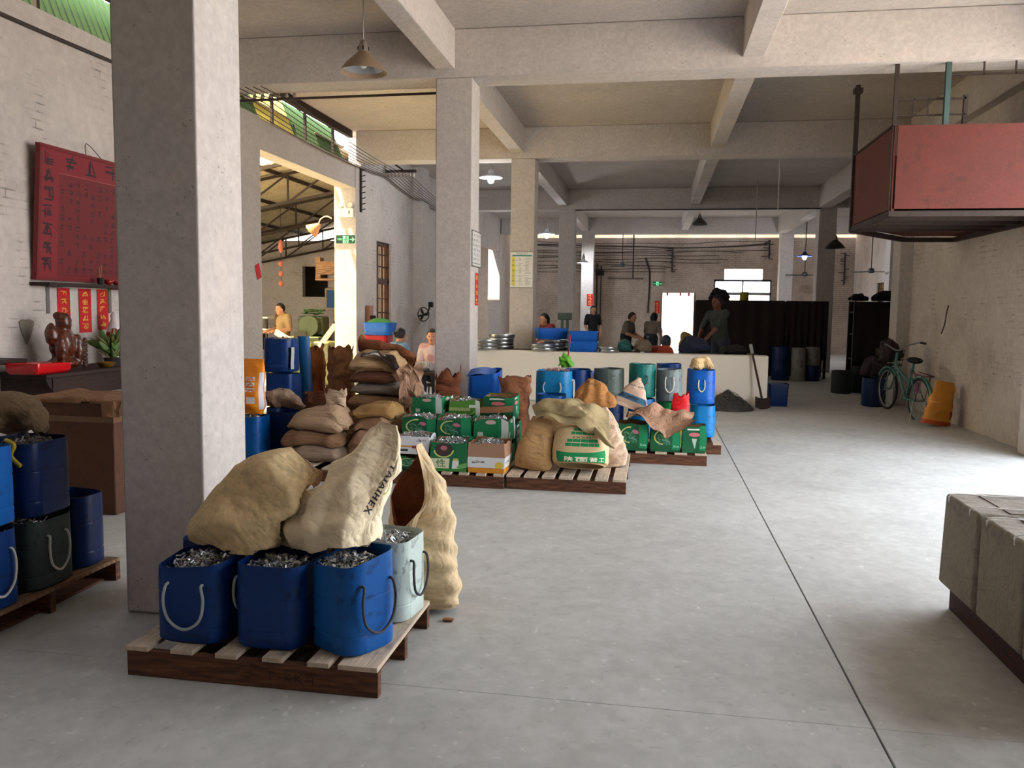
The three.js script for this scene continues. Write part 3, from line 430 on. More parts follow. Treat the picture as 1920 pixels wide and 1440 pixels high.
// ---------------------------------------------------------------- front pallet with its pails and sacks
{
  const pl = pallet('wooden pallet by the nearest pillar, loaded with blue pails and tan sacks', -2.06, -1.0, -2.92, -3.66, { slats: 6, last: 1.75, wide: 0.095 });
  // lettering chalked on the front board
  const tx = canvasTex(512, 96, (c, w, h) => { c.clearRect(0, 0, w, h); c.strokeStyle = 'rgb(60,30,18)'; c.lineWidth = 6; c.lineCap = 'round'; const L = (...a) => { c.beginPath(); a.forEach(([x, y], i) => i ? c.lineTo(x, y) : c.moveTo(x, y)); c.stroke(); };
    L([90, 20], [150, 18]); L([118, 20], [114, 78]); L([165, 50], [195, 50]); L([225, 18], [222, 80]); L([260, 22], [226, 52], [262, 80]); L([300, 20], [296, 80]); L([338, 22], [300, 52], [342, 80]); c.beginPath(); c.ellipse(400, 40, 20, 18, 0, 0, 7); c.stroke(); L([420, 36], [418, 84]); });
  const m = part('lettering', new THREE.PlaneGeometry(0.30, 0.056), M({ map: tx, transparent: true, roughness: 0.9 }), pl); m.position.set(0.17, 0.052, 0.3725);
  const y = 0.125;
  const on = []; const pk = (o) => { const t = pail(o); on.push(t); if (t.heap) on.push(t.heap); return t; };
  pk({ label: 'dark blue pail with a pale rope loop, first from the pillar on the front pallet', pos: [-1.83, y, -3.11], w: 0.30, d: 0.27, h: 0.33, mat: mBlueB, tilt: 0.02, handles: [['+z', 0.075, 0.25, 0.18, mRopePale]], fill: 'front pail with pale rope loop', seed: 3, n: 110, k: 1.0 });
  pk({ label: 'dark blue pail in the middle of the front row, scuffed with red', pos: [-1.49, y, -3.12], w: 0.29, d: 0.28, h: 0.335, mat: mBlueB, handles: [['-x', 0.07, 0.27, 0.16, mRopePale]], fill: 'middle front pail below the sacks', seed: 5, n: 110, k: 1.0 });
  const c = pk({ label: 'bright blue ribbed pail with dark rope loop at the front pallet corner', pos: [-1.175, y, -3.125], w: 0.275, d: 0.275, h: 0.37, turn: -0.5, r: 0.085, mat: mBlue, tilt: 0.03, handles: [['+x', 0.075, 0.285, 0.2, mRopeDark]], fill: 'bright blue corner pail', seed: 7, n: 140, k: 0.85 });
  pk({ label: 'milky white pail with dark rope loop behind the bright blue corner pail', pos: [-1.145, y, -3.485], w: 0.28, d: 0.27, h: 0.36, turn: -0.12, mat: mMilk, handles: [['+x', 0.07, 0.27, 0.17, mRopeDark]], fill: 'milky white pail', seed: 9, n: 110, k: 1.0 });
  pk({ label: 'dark blue pail tucked between the nearest pillar and front pail', pos: [-1.905, y, -3.395], w: 0.29, d: 0.25, h: 0.335, mat: mNavy, fill: 'pail against the nearest pillar', seed: 11, n: 100, k: 1.0 });
  pk({ label: 'blue pail hidden under the two big tan sacks', pos: [-1.52, y, -3.43], w: 0.28, d: 0.26, h: 0.34, mat: mBlueB, seed: 13, ribs: false });
  const bent = thing('wire_loop', 'thin dark wire loops curling beside the nearest pillar', 'wire'); part('strand', tube([[-1.99, 0.56, -3.44], [-1.97, 0.6, -3.46], [-1.92, 0.64, -3.46], [-1.87, 0.65, -3.45], [-1.80, 0.62, -3.43]], 0.004), mRopeDark, bent);
  part('strand', tube([[-1.93, 0.63, -3.46], [-1.955, 0.6, -3.46], [-1.95, 0.55, -3.46], [-1.925, 0.53, -3.46], [-1.91, 0.57, -3.46], [-1.92, 0.62, -3.46]], 0.004, 6, 30), mRopeDark, bent);

  // left sack, leaning over the pails
  const L = [{ c: [-1.80, 0.435, -3.20], a: 0.165, b: 0.02 }, { c: [-1.785, 0.47, -3.21], a: 0.185, b: 0.085 }, { c: [-1.73, 0.54, -3.23], a: 0.19, b: 0.12 }, { c: [-1.66, 0.63, -3.27], a: 0.18, b: 0.125 }, { c: [-1.58, 0.72, -3.31], a: 0.155, b: 0.10 }, { c: [-1.52, 0.785, -3.35], a: 0.12, b: 0.055 }, { c: [-1.485, 0.825, -3.37], a: 0.10, b: 0.02 }];
  const s1 = sack('bulging tan paper sack leaning nearest the pillar on the front pails', loft(L, { wd: [0.93, -0.3, 0.22], seed: 21, crumple: 0.045, f: 5, rows: 90, n: 96, e: 0.85, uvk: 0.7 }), mKraft);
  part('mouth_flap', sheetGeo((u, v) => { const x = lerp(-1.60, -1.43, u), y0 = lerp(0.86, 0.77, u) - 0.01 * Math.sin(u * 9); return [x, y0 - v * (0.05 + 0.02 * u) + 0.006 * noise(u * 8, v * 3, 1), -3.42 + 0.05 * v + 0.02 * Math.sin(u * 5)]; }, 30, 8), mKraftPink, s1, 'pinkish folded mouth of the sack');
  part('corner_ear', loft([{ c: [-1.655, 0.455, -3.10], a: 0.04, b: 0.03 }, { c: [-1.665, 0.42, -3.085], a: 0.03, b: 0.02 }, { c: [-1.675, 0.395, -3.075], a: 0.018, b: 0.012 }, { c: [-1.68, 0.38, -3.07], a: 0.004, b: 0.004 }], { rows: 14, n: 20, crumple: 0.004, seed: 4 }), mKraftTan, s1);
  rest(s1, on, 'y', 1, 0.2, 0.014, 3);
  // middle sack with black lettering
  const tm = canvasTex(1024, 1024, (c, w, h) => {
    const R = rng(5); c.fillStyle = 'rgb(250,230,194)'; c.fillRect(0, 0, w, h);
    for (let i = 0; i < 5000; i++) { const k = 215 + R() * 38, a = 0.05 + 0.10 * R(); c.fillStyle = `rgba(${k},${k * 0.88},${k * 0.68},${a})`; c.beginPath(); c.ellipse(R() * w, R() * h, 2 + R() * 16, 1 + R() * 7, R() * 3, 0, 7); c.fill(); }
    c.save(); c.translate(w * 0.885, h * 0.25); c.rotate(Math.PI / 2 + 0.06); c.scale(0.94, 1.0); c.fillStyle = 'rgb(62,56,58)'; c.font = 'bold 66px sans-serif'; c.fillText('TAIAIHEX', 0, 0); c.restore();
    c.save(); c.translate(w * 0.9, h * 0.13); c.strokeStyle = 'rgb(110,104,100)'; c.lineWidth = 3; for (let i = 0; i < 3; i++) { c.beginPath(); c.ellipse(0, 22 * i, 10, 8, 0, 0, 7); c.stroke(); } c.restore();
    c.strokeStyle = 'rgba(150,150,60,0.8)'; c.lineWidth = 9; c.beginPath(); c.arc(w * 0.94, h * 0.36, 40, -1, 1.4); c.stroke();
  });
  const B = [{ c: [-1.355, 0.42, -3.26], a: 0.235, b: 0.02 }, { c: [-1.35, 0.455, -3.265], a: 0.245, b: 0.11 }, { c: [-1.32, 0.54, -3.275], a: 0.225, b: 0.145 }, { c: [-1.27, 0.64, -3.30], a: 0.19, b: 0.13 }, { c: [-1.215, 0.74, -3.33], a: 0.155, b: 0.09 }, { c: [-1.165, 0.83, -3.36], a: 0.125, b: 0.05 }, { c: [-1.135, 0.92, -3.39], a: 0.095, b: 0.025 }, { c: [-1.12, 0.995, -3.41], a: 0.045, b: 0.012 }];
  const s2 = sack('tall tan paper sack with black capital lettering above the corner pail', loft(B, { wd: [0.98, -0.05, 0.2], seed: 33, crumple: 0.055, f: 6, rows: 120, n: 110, e: 0.8 }), M({ map: tm, bumpMap: crumpB, bumpScale: 0.025, roughness: 0.9 }));
  part('open_fold', sheetGeo((u, v) => { const t = v; return [lerp(-1.24, -1.36, u) + 0.09 * t + 0.01 * noise(u * 6, v * 6, 3), lerp(0.86, 0.74, u) - 0.02 * t + 0.012 * noise(u * 5, v * 5, 9), -3.40 - 0.07 * t]; }, 24, 12), mKraftTan, s2);
  rest(s2, on, 'y', 1, 0.2, 0.014, 3); rest(s1, [s2], 'x', -1, 0.2, 0.01);
  // right sack standing on the floor with its mouth gaping
  const C = [{ c: [-1.03, 0.03, -3.87], a: 0.11, b: 0.08 }, { c: [-1.03, 0.06, -3.87], a: 0.128, b: 0.11 }, { c: [-1.03, 0.16, -3.865], a: 0.125, b: 0.115 }, { c: [-1.04, 0.29, -3.85], a: 0.12, b: 0.10 }, { c: [-1.065, 0.40, -3.84], a: 0.13, b: 0.09 }, { c: [-1.095, 0.50, -3.83], a: 0.155, b: 0.09 }, { c: [-1.13, 0.60, -3.82], a: 0.16, b: 0.09 }, { c: [-1.165, 0.68, -3.82], a: 0.14, b: 0.08 }];
  const cut = (cs, sn, t) => { const k = clamp((t - 0.55) / 0.45); return k * k * (0.10 * cs - 0.24 * Math.max(0, -cs * 0.6 + sn * 0.9) + 0.02); };
  const o3 = { wd: [0.97, 0.05, -0.2], seed: 44, crumple: 0.04, f: 8, rows: 90, n: 90, open: true, cut, uvk: 0.8 };
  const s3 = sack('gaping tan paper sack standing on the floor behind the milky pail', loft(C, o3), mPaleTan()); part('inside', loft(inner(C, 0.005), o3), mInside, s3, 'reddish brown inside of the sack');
  part('floor_scrap', box(0.05, 0.012, 0.03, -0.93, 0.008, -3.74, 0.004), mKraftBrown, s3);
}
function mPaleTan() { return paper(0xf8e0ba); }
// ---------------------------------------------------------------- print for cartons and sacks
function strokes(c, x, y, s, list, lw) { c.lineWidth = lw || s * 0.1; c.lineCap = 'round'; for (const l of list) { c.beginPath(); for (let i = 0; i < l.length; i += 2) i ? c.lineTo(x + l[i] * s, y + l[i + 1] * s) : c.moveTo(x + l[i] * s, y + l[i + 1] * s); c.stroke(); } }
const G = { gong: [[0.1, 0.15, 0.9, 0.15], [0.5, 0.15, 0.5, 0.88], [0.02, 0.88, 0.98, 0.88]], mian: [[0, 0.08, 1, 0.08], [0.5, 0.08, 0.42, 0.3], [0.1, 0.3, 0.1, 0.95, 0.9, 0.95, 0.9, 0.3, 0.1, 0.3], [0.37, 0.3, 0.37, 0.95], [0.63, 0.3, 0.63, 0.95], [0.37, 0.5, 0.63, 0.5], [0.37, 0.72, 0.63, 0.72]],
  xing: [[0.2, 0, 0.2, 1], [0.05, 0.3, 0.1, 0.5], [0.32, 0.25, 0.38, 0.4], [0.6, 0, 0.45, 0.35], [0.5, 0.25, 0.95, 0.25], [0.7, 0.05, 0.7, 0.95], [0.5, 0.55, 0.92, 0.55], [0.42, 0.95, 1, 0.95]],
  shan: [[0.1, 0, 0.1, 1], [0.1, 0.05, 0.35, 0.05, 0.22, 0.35, 0.36, 0.55, 0.12, 0.65], [0.45, 0.2, 0.95, 0.2], [0.7, 0, 0.7, 0.5], [0.42, 0.5, 1, 0.5], [0.55, 0.3, 0.6, 0.42], [0.88, 0.28, 0.8, 0.42], [0.7, 0.5, 0.45, 1], [0.7, 0.5, 1, 1]],
  jun: [[0.05, 0.1, 0.9, 0.1], [0.75, 0.1, 0.75, 0.35, 0.12, 0.35], [0, 0.35, 1, 0.35], [0.35, 0.1, 0.3, 0.6], [0.15, 0.6, 0.85, 0.6], [0.5, 0.45, 0.5, 1], [0.1, 0.8, 0.92, 0.8], [0.2, 0.45, 0.2, 0.95], [0.85, 0.45, 0.85, 0.95]] };
function brushGlyph(c, x, y, s, R, lw) { const l = []; const n = 4 + Math.floor(R() * 4); for (let i = 0; i < n; i++) { const k = R(); if (k < 0.5) { const yy = R(); l.push([R() * 0.25, yy, 0.7 + R() * 0.3, yy + (R() - 0.5) * 0.12]); } else if (k < 0.75) { const xx = R(); l.push([xx, R() * 0.3, xx + (R() - 0.5) * 0.15, 0.7 + R() * 0.3]); } else l.push([0.4 + R() * 0.3, R() * 0.4, R() < 0.5 ? R() * 0.3 : 0.8 + R() * 0.2, 0.7 + R() * 0.3]); } strokes(c, x, y, s, l, lw || s * 0.11); }
const printGreen = (seed, mood) => canvasTex(256, 256, (c, w, h) => { const R = rng(seed);
  c.fillStyle = mood === 2 ? '#0b7a4a' : '#075a36'; c.fillRect(0, 0, w, h); c.fillStyle = '#0a8a58'; c.fillRect(w * 0.72, 0, w * 0.28, h * 0.9);
  if (mood === 0) { c.strokeStyle = '#c9d27a'; c.lineWidth = 12; c.beginPath(); c.arc(w * 0.42, h * 0.4, 74, 1.6, 4.9); c.stroke(); c.fillStyle = '#c96a86'; c.beginPath(); c.ellipse(w * 0.6, h * 0.28, 28, 20, 0.4, 0, 7); c.fill(); for (let i = 0; i < 34; i++) { c.fillStyle = `rgba(${90 + R() * 90},${120 + R() * 80},${110 + R() * 80},0.55)`; c.beginPath(); c.ellipse(w * (0.25 + R() * 0.4), h * (0.25 + R() * 0.45), 4 + R() * 10, 3 + R() * 6, R() * 3, 0, 7); c.fill(); } }
  if (mood === 1) { c.fillStyle = '#cf6f78'; c.beginPath(); c.ellipse(w * 0.5, h * 0.3, 60, 20, 0, 0, 7); c.fill(); c.fillStyle = '#b9cdb9'; c.beginPath(); c.moveTo(w * 0.4, h * 0.45); c.lineTo(w * 0.62, h * 0.45); c.lineTo(w * 0.52, h * 0.85); c.fill(); c.fillStyle = '#dfe9df'; c.fillRect(w * 0.2, h * 0.08, w * 0.5, h * 0.06); }
  if (mood === 2) { c.fillStyle = '#dce8e2'; c.fillRect(w * 0.8, 0, w * 0.2, h); c.fillStyle = '#cdd9d0'; c.fillRect(w * 0.12, h * 0.55, w * 0.16, h * 0.28); c.fillStyle = '#d8b7b4'; c.beginPath(); c.ellipse(w * 0.5, h * 0.12, 40, 20, 0, 0, 7); c.fill(); }
  c.strokeStyle = '#bfe0cc'; brushGlyph(c, w * 0.76, h * 0.72, 24, R); brushGlyph(c, w * 0.87, h * 0.72, 24, R); });
const texG0 = printGreen(3, 0), texG1 = printGreen(5, 1), texG2 = printGreen(7, 2);
const texCare = canvasTex(256, 256, (c, w, h) => { const R = rng(9); c.fillStyle = '#0a6a40'; c.fillRect(0, 0, w, h); c.fillStyle = '#3a2f2c'; c.beginPath(); c.arc(w * 0.36, h * 0.26, 62, 0, 7); c.fill(); c.strokeStyle = '#c8cf6e'; c.lineWidth = 11; c.beginPath(); c.arc(w * 0.36, h * 0.26, 66, 0.1, 3); c.stroke(); c.fillStyle = '#b06a70'; c.beginPath(); c.ellipse(w * 0.36, h * 0.22, 24, 20, 0, 0, 7); c.fill();
  c.fillStyle = '#d9d8b8'; c.fillRect(0, h * 0.56, w * 0.52, h * 0.34); c.strokeStyle = '#6a8a5a'; strokes(c, w * 0.16, h * 0.6, 62, G.xing, 8); c.fillStyle = '#cfc66a'; c.fillRect(w * 0.62, h * 0.55, w * 0.14, h * 0.08); c.fillStyle = '#e6e9e2'; c.fillRect(w * 0.6, h * 0.63, w * 0.18, h * 0.27); c.fillStyle = '#6fae5e'; c.beginPath(); c.ellipse(w * 0.9, h * 0.8, 46, 20, -0.4, 0, 7); c.fill(); c.fillStyle = '#3c8a3a'; c.fillRect(0, h * 0.9, w, h * 0.1); });
const texOrange = canvasTex(256, 256, (c, w, h) => { c.fillStyle = '#a98268'; c.fillRect(0, 0, w, h * 0.46); c.fillStyle = '#dfe2e2'; c.fillRect(0, h * 0.46, w, h * 0.38); c.fillStyle = '#e0952a'; c.fillRect(0, h * 0.84, w, h * 0.16); c.strokeStyle = '#3a3634'; const R = rng(14); for (let i = 0; i < 4; i++) brushGlyph(c, 30 + i * 22, h * 0.58, 24, R, 3); c.fillStyle = '#e2c64a'; c.beginPath(); c.arc(w * 0.86, h * 0.72, 30, 0, 7); c.fill(); c.fillStyle = '#c9803a'; c.fillRect(0, h * 0.82, w, 6); });
const texWhiteBox = canvasTex(256, 256, (c, w, h) => { c.fillStyle = '#d9d8dd'; c.fillRect(0, 0, w, h); const R = rng(16); c.strokeStyle = '#5a5a66'; brushGlyph(c, w * 0.62, h * 0.12, 40, R, 4); brushGlyph(c, w * 0.78, h * 0.14, 30, R, 3); c.fillStyle = '#c9963e'; c.fillRect(0, h * 0.5, w * 0.8, h * 0.1); c.fillStyle = '#7a3a34'; c.fillRect(w * 0.5, h * 0.5, w * 0.26, h * 0.16); c.fillStyle = '#2c3a36'; c.fillRect(w * 0.08, h * 0.7, w * 0.3, h * 0.14); });
const texLight = canvasTex(256, 256, (c, w, h) => { c.fillStyle = '#4f8a2e'; c.fillRect(0, 0, w, h); c.fillStyle = '#a9b97a'; c.fillRect(0, h * 0.36, w * 0.7, h * 0.18); c.fillStyle = '#e2e8da'; c.fillRect(w * 0.86, 0, w * 0.14, h); c.fillRect(w * 0.66, h * 0.2, w * 0.34, h * 0.16); c.strokeStyle = '#b9d08a'; c.lineWidth = 9; c.beginPath(); c.arc(w * 0.6, h * 0.5, 60, 0.2, 1.8); c.stroke(); });
const board = (t) => M({ map: t, roughness: 0.5, side: THREE.DoubleSide }), mG0 = board(texG0), mG1 = board(texG1), mG2 = board(texG2), mCare = board(texCare), mOrange = board(texOrange), mWhiteBox = board(texWhiteBox), mLight = board(texLight), mCardIn = M({ color: 0xa97a58, map: kraftC, side: THREE.DoubleSide });
function cartonGeo(w, h, d, seed, k = 1, amp = 0.008) {
  const g = new THREE.BoxGeometry(w * k, h, d * k, 8, 8, 8), p = g.attributes.position, drop = new Set(), id = [];
  for (let i = 0; i < p.count; i++) { const x = p.getX(i), y = p.getY(i) + h / 2, z = p.getZ(i), b = 1 + 0.05 * Math.sin(Math.PI * y / h); p.setXYZ(i, x * b + amp * noise(x * 8, y * 8, z * 8 + 9, seed), (y < 0.004 ? 0.001 : y + (y > h * 0.95 ? 0.02 * noise(x * 12, 3, z * 12, seed) : 0)), z * b + amp * noise(x * 8 + 5, y * 8, z * 8, seed)); }
  const gs = g.groups[2]; for (let i = 0; i < g.index.count; i++) if (i < gs.start || i >= gs.start + gs.count) id.push(g.index.getX(i)); g.setIndex(id); g.clearGroups(); g.computeVertexNormals(); return g;
}
function carton(label, where, pos, [w, h, d], mat, turn = 0, seed = 1, fill = true) {
  const t = thing('cut_carton', label, 'carton', pos, turn, 'cut cartons of clips'); part('walls', cartonGeo(w, h, d, seed), mat, t); const i = part('lining', cartonGeo(w, h - 0.01, d, seed, 0.965), mCardIn, t); i.position.y = 0.004;
  if (fill) clips(where, w * 0.95, d * 0.95, [pos[0], pos[1] + h - 0.045, pos[2]], turn, 110, 0.9, seed + 50, mClip, 0.04, 0.03); return t;
}
const pil = (label, pos, dims, mat, turn, seed, cr, under) => { const t = sack(label, pillowGeo(dims[0], dims[1], dims[2], seed, cr), mat, { pos, turn, name: 'filled_sack' }); if (under) rest(t, under); return t; };
// open paper bag standing upright
function standBag(label, pos, w, h, d, mat, seed, o = {}) {
  const S = [], lean = o.lean || [0, 0]; for (let i = 0; i <= 6; i++) { const t = i / 6, k = i === 0 ? 0.85 : 1 - 0.10 * Math.sin(t * 5 + seed) * t; S.push({ c: [lean[0] * t * t, t * h, lean[1] * t * t], a: w / 2 * k * (o.taper ? 1 - o.taper * t : 1), b: d / 2 * (i === 0 ? 0.8 : (1 - 0.55 * t) * k) }); }
  const cut = (cs, sn, t) => { const k = clamp((t - 0.7) / 0.3); return k * (o.cut || 0.03) * (noise(cs * 3 + seed, sn * 3, 2) + 0.4 * cs); };
  const op = { seed, crumple: o.crumple || 0.03, f: o.f || 8, rows: 50, n: 60, open: true, cut, e: 0.7 };
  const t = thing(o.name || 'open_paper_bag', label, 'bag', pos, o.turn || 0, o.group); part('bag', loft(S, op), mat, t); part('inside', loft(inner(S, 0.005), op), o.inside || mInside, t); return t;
}
const last = (k = 0) => scene.children[scene.children.length - 1 + k];
// ---------------------------------------------------------------- sack piles behind the nearest pillar
{
  const y = 0.12;
  pallet('reddish wooden pallet under the low sack pile behind the front sacks', -3.75, -2.28, -6.6, -7.62, { slats: 8, h: y });
  pallet('wooden pallet under the tall sack stack near the shed opening', -4.05, -2.32, -7.72, -8.8, { slats: 9, h: y });
  const gA = 'filled sacks piled on pallets';
  pil('clear plastic-looking grey sack at the bottom of the low pile', [-2.93, y, -6.98], [0.56, 0.14, 0.4], mSackGrey, 0.05, 2, 0.022); const A0 = last();
  pil('brown sack in the middle of the low pile, ends drooping', [-2.95, y + 0.115, -6.98], [0.54, 0.17, 0.42], mSackBrown, -0.03, 3, 0.018, [A0]); const A1 = last();
  pil('greyish tan sack topping the low pile, bulging upwards', [-2.93, y + 0.26, -7.0], [0.52, 0.23, 0.42], paper(0xc2a589), 0.06, 4, 0.022, [A0, A1]); const A2 = last();
  standBag('small open paper bag with pale torn ears on the low pile', [-2.83, y + 0.45, -7.1], 0.2, 0.17, 0.14, mPale, 6, { f: 14, crumple: 0.02, cut: 0.05 }); rest(last(), [A2]);
  pil('tan sack at the bottom beside the lettered sack', [-2.48, y, -7.12], [0.4, 0.26, 0.42], paper(0xb8937a), 0.02, 7); const B0 = last(); rest(B0, [A0, A1], 'x', 1, 0.1);
  pil('tan sack in the middle beside the first pail cartons', [-2.47, y + 0.21, -7.2], [0.42, 0.17, 0.42], paper(0xbb9677), -0.05, 8, 0.018, [B0]); const B1 = last(); rest(B1, [B0], 'y', 1, 0.16, 0.01); rest(B1, [A1, A2], 'x', 1, 0.1);
  pil('yellowish tan sack with folded flap on the second low pile', [-2.48, y + 0.355, -7.25], [0.42, 0.13, 0.4], paper(0xc09a62), 0.05, 9, 0.026, [B0, B1]); rest(last(), [A2], 'x', 1, 0.1);
  const tall = [];
  for (const [i, l, h, m, x] of [[0, 'brown sack at the base of the tall stack', 0.26, mSackBrown, -2.74], [1, 'brown sack second from the base of the tall stack', 0.2, mSackBrown, -2.72], [2, 'reddish brown sack under the grey one in the tall stack', 0.15, paper(0xa8805c), -2.73], [3, 'flat grey sack in the middle of the tall stack', 0.14, paper(0x9b9088), -2.72]])
    { pil(l, [x, y + [0, 0.21, 0.37, 0.49][i], -8.08], [0.58, h, 0.46], m, 0.04 - 0.03 * i, 20 + i, 0.018, tall.slice()); tall.push(last()); }
  pil('dark brown sack directly below the bulging one on the tall stack', [-2.76, y + 0.605, -8.06], [0.54, 0.13, 0.44], paper(0x7d4f38), 0.02, 26, 0.018); rest(last(), tall, 'y', 1, 0.16, 0.014, 2); tall.push(last());
  pil('big bulging tan sack at the top of the tall stack', [-2.75, y + 0.70, -8.06], [0.54, 0.25, 0.44], paper(0xcfae86), 0.02, 27, 0.02, tall.slice()); tall.push(last());
  pil('pale blue-grey knotted plastic bag squeezed into the tall stack', [-2.37, y + 0.46, -8.0], [0.22, 0.15, 0.26], paper(0xb6c4d2), 0.3, 29, 0.03); rest(last(), tall, 'x', 1, 0.2);
  const rag = thing('torn_paper', 'crumpled pale paper hanging down the tall stack', 'paper'); part('sheet', sheetGeo((u, v) => { const p = [lerp(-2.47, -2.24, u) + 0.05 * v + 0.03 * noise(v * 7, 3, u * 5), 0.9 - 0.5 * v + 0.05 * noise(u * 5, v * 6, 4) + 0.05 * Math.sin(u * 3), -7.78 - 0.06 * u + 0.05 * crease(V(u * 0.4, v * 0.6, 0.2), 12, 9)]; return p; }, 34, 50), mKraftPink, rag);
  // open brown bag thrown on the tall stack, its mouth to the left
  const T = [{ c: [-2.98, 1.12, -8.16], a: 0.13, b: 0.05 }, { c: [-2.9, 1.09, -8.16], a: 0.11, b: 0.045 }, { c: [-2.78, 1.06, -8.18], a: 0.12, b: 0.05 }, { c: [-2.64, 1.02, -8.2], a: 0.14, b: 0.05 }, { c: [-2.5, 0.96, -8.22], a: 0.14, b: 0.04 }, { c: [-2.42, 0.92, -8.23], a: 0.12, b: 0.015 }];
  sack('flattened brown paper bag thrown across the tall stack', loft(T, { wd: [0.25, 0.6, 0.75], seed: 61, crumple: 0.03, f: 8 }), mKraftDark, { name: 'empty_paper_bag' }); rest(last(), tall);
  const blk = thing('printed_film', 'black and white printed film showing under the flattened bag', 'film'); part('sheet', sheetGeo((u, v) => [lerp(-2.86, -2.42, u), 1.03 + 0.03 * Math.sin(u * 3) - 0.32 * Math.max(0, u - 0.35) - 0.03 * v + 0.01 * noise(u * 9, v * 5, 3), -7.9 + 0.04 * noise(u * 4, v * 4, 5) + 0.07 * v], 30, 14), M({ roughness: 0.3, side: THREE.DoubleSide, map: canvasTex(128, 64, (c) => { c.fillStyle = '#241512'; c.fillRect(0, 0, 128, 64); c.strokeStyle = '#d8d4ce'; c.lineWidth = 5; for (let i = 0; i < 4; i++) { c.beginPath(); c.moveTo(6 + i * 10, 14 + i * 6); c.bezierCurveTo(30, 8 + i * 10, 50, 30 + i * 3, 66 + i * 4, 12 + i * 9); c.stroke(); } }) }), blk); rest(blk, tall);
  standBag('tall upright orange-brown paper bag, ragged along its top', [-3.58, y, -8.36], 0.24, 0.92, 0.24, paper(0xb0642c), 71, { f: 10, crumple: 0.035, cut: 0.06 });
  standBag('tall upright brown paper bag beside the ragged one', [-3.25, y, -8.3], 0.3, 0.94, 0.24, paper(0xb07c56), 73, { f: 9, crumple: 0.04, cut: 0.05 });
  standBag('rolled-down dark brown paper bag below the upright bags', [-3.3, y, -7.88], 0.32, 0.5, 0.18, paper(0x6e3f26), 75, { f: 9, crumple: 0.03 });
  // blue pails by the pillar
  pail({ label: 'blue pail standing half hidden by the nearest pillar, below the orange sack', pos: [-3.57, y, -6.93], w: 0.28, d: 0.28, h: 0.38, mat: mBlue, seed: 31, fill: 'pail below the orange sack', n: 90 }); const lp = last(-1);
  pail({ label: 'dark blue pail next to the low sack pile, under a crumpled bag', pos: [-3.38, y, -7.23], w: 0.28, d: 0.27, h: 0.4, mat: mNavy, seed: 33 }); const lq = last();
  const cr = [{ c: [-3.53, 0.57, -7.05], a: 0.06, b: 0.03 }, { c: [-3.44, 0.6, -7.08], a: 0.1, b: 0.055 }, { c: [-3.32, 0.6, -7.12], a: 0.12, b: 0.06 }, { c: [-3.2, 0.55, -7.12], a: 0.09, b: 0.04 }, { c: [-3.13, 0.51, -7.12], a: 0.03, b: 0.015 }];
  sack('crumpled grey-brown empty bag lying across the dark pails', loft(cr, { wd: [0.1, 0.5, 0.85], seed: 77, crumple: 0.03, f: 9 }), paper(0xa58c7a), { name: 'empty_paper_bag' }); const cbag = last(); drop(cbag, 0.535); rest(cbag, [A2], 'x', -1, 0.15, 0.01);
  const ot = canvasTex(512, 512, (c, w, h) => { c.fillStyle = '#ef8a12'; c.fillRect(0, 0, w, h); for (const x of [0.07, 0.40, 0.57, 0.93]) { c.fillStyle = '#d7d3da'; c.fillRect(w * x - 30, h * 0.24, 60, h * 0.66); } c.fillStyle = '#e6e0e0'; for (const y of [0.32, 0.42, 0.52]) c.fillRect(w * 0.725, h * y, 44, 34); c.fillRect(w * 0.74, h * 0.68, 40, 60); c.fillStyle = '#b8477a'; c.beginPath(); c.arc(w * 0.57, h * 0.72, 18, 0, 7); c.fill(); c.strokeStyle = '#e2603a'; const R = rng(3); for (let i = 0; i < 3; i++) brushGlyph(c, w * 0.73, h * (0.32 + 0.1 * i), 36, R, 4); });
  const O = []; for (let i = 0; i <= 6; i++) { const t = i / 6; O.push({ c: [-3.57, 0.515 + 0.5 * t, -6.95], a: [0.10, 0.125, 0.125, 0.12, 0.122, 0.125, 0.125][i], b: [0.04, 0.075, 0.08, 0.07, 0.055, 0.03, 0.008][i] }); }
  sack('orange and white printed plastic sack standing on the blue pail', loft(O, { seed: 81, crumple: 0.012, f: 10, rows: 60 }), M({ map: ot, roughness: 0.45, bumpMap: crumpB, bumpScale: 0.006, side: THREE.DoubleSide }), { name: 'plastic_sack' }); rest(last(), [lp, lp.heap]); rest(cbag, [last()], 'x', 1, 0.2);
  pail({ label: 'blue pail at the base of the pail tower by the shed opening', pos: [-3.73, y, -7.95], w: 0.3, d: 0.3, h: 0.335, mat: mBlueB, seed: 35, ribs: false });
  pail({ label: 'blue pail in the middle of the pail tower by the shed opening', pos: [-3.73, y + 0.355, -7.95], w: 0.3, d: 0.3, h: 0.33, mat: mBlueB, seed: 37, ribs: false });
  pail({ label: 'blue pail heaped with rusty clips at the tower top', pos: [-3.74, y + 0.705, -7.93], w: 0.31, d: 0.31, h: 0.34, r: 0.1, mat: mBlueB, seed: 39, fill: 'pail on top of the pail tower', fillMat: mClipOld, n: 160 });
  const lid = thing('bent_plastic_sheet', 'curved blue plastic sheet leaning on the pail tower', 'plastic sheet'); part('sheet', sheetGeo((u, v) => { const a = lerp(-0.4, 0.9, u); return [-3.64 + 0.1 * Math.sin(a) + 0.06 * (1 - v), 0.14 + v * 1.04, -8.29 + 0.12 * Math.cos(a)]; }, 24, 30), plastic(0x1d69a8), lid);
  const tg = thing('paper_tag', 'pale paper strip stuck to the topmost blue pail', 'paper'); part('sheet', sheetGeo((u, v) => [-3.577 + 0.004 * v, 0.86 + 0.22 * v, -7.86 + 0.07 * u + 0.006 * Math.sin(v * 6)], 4, 12, 0.002), M({ color: 0xb9c0b0 }), tg);
}
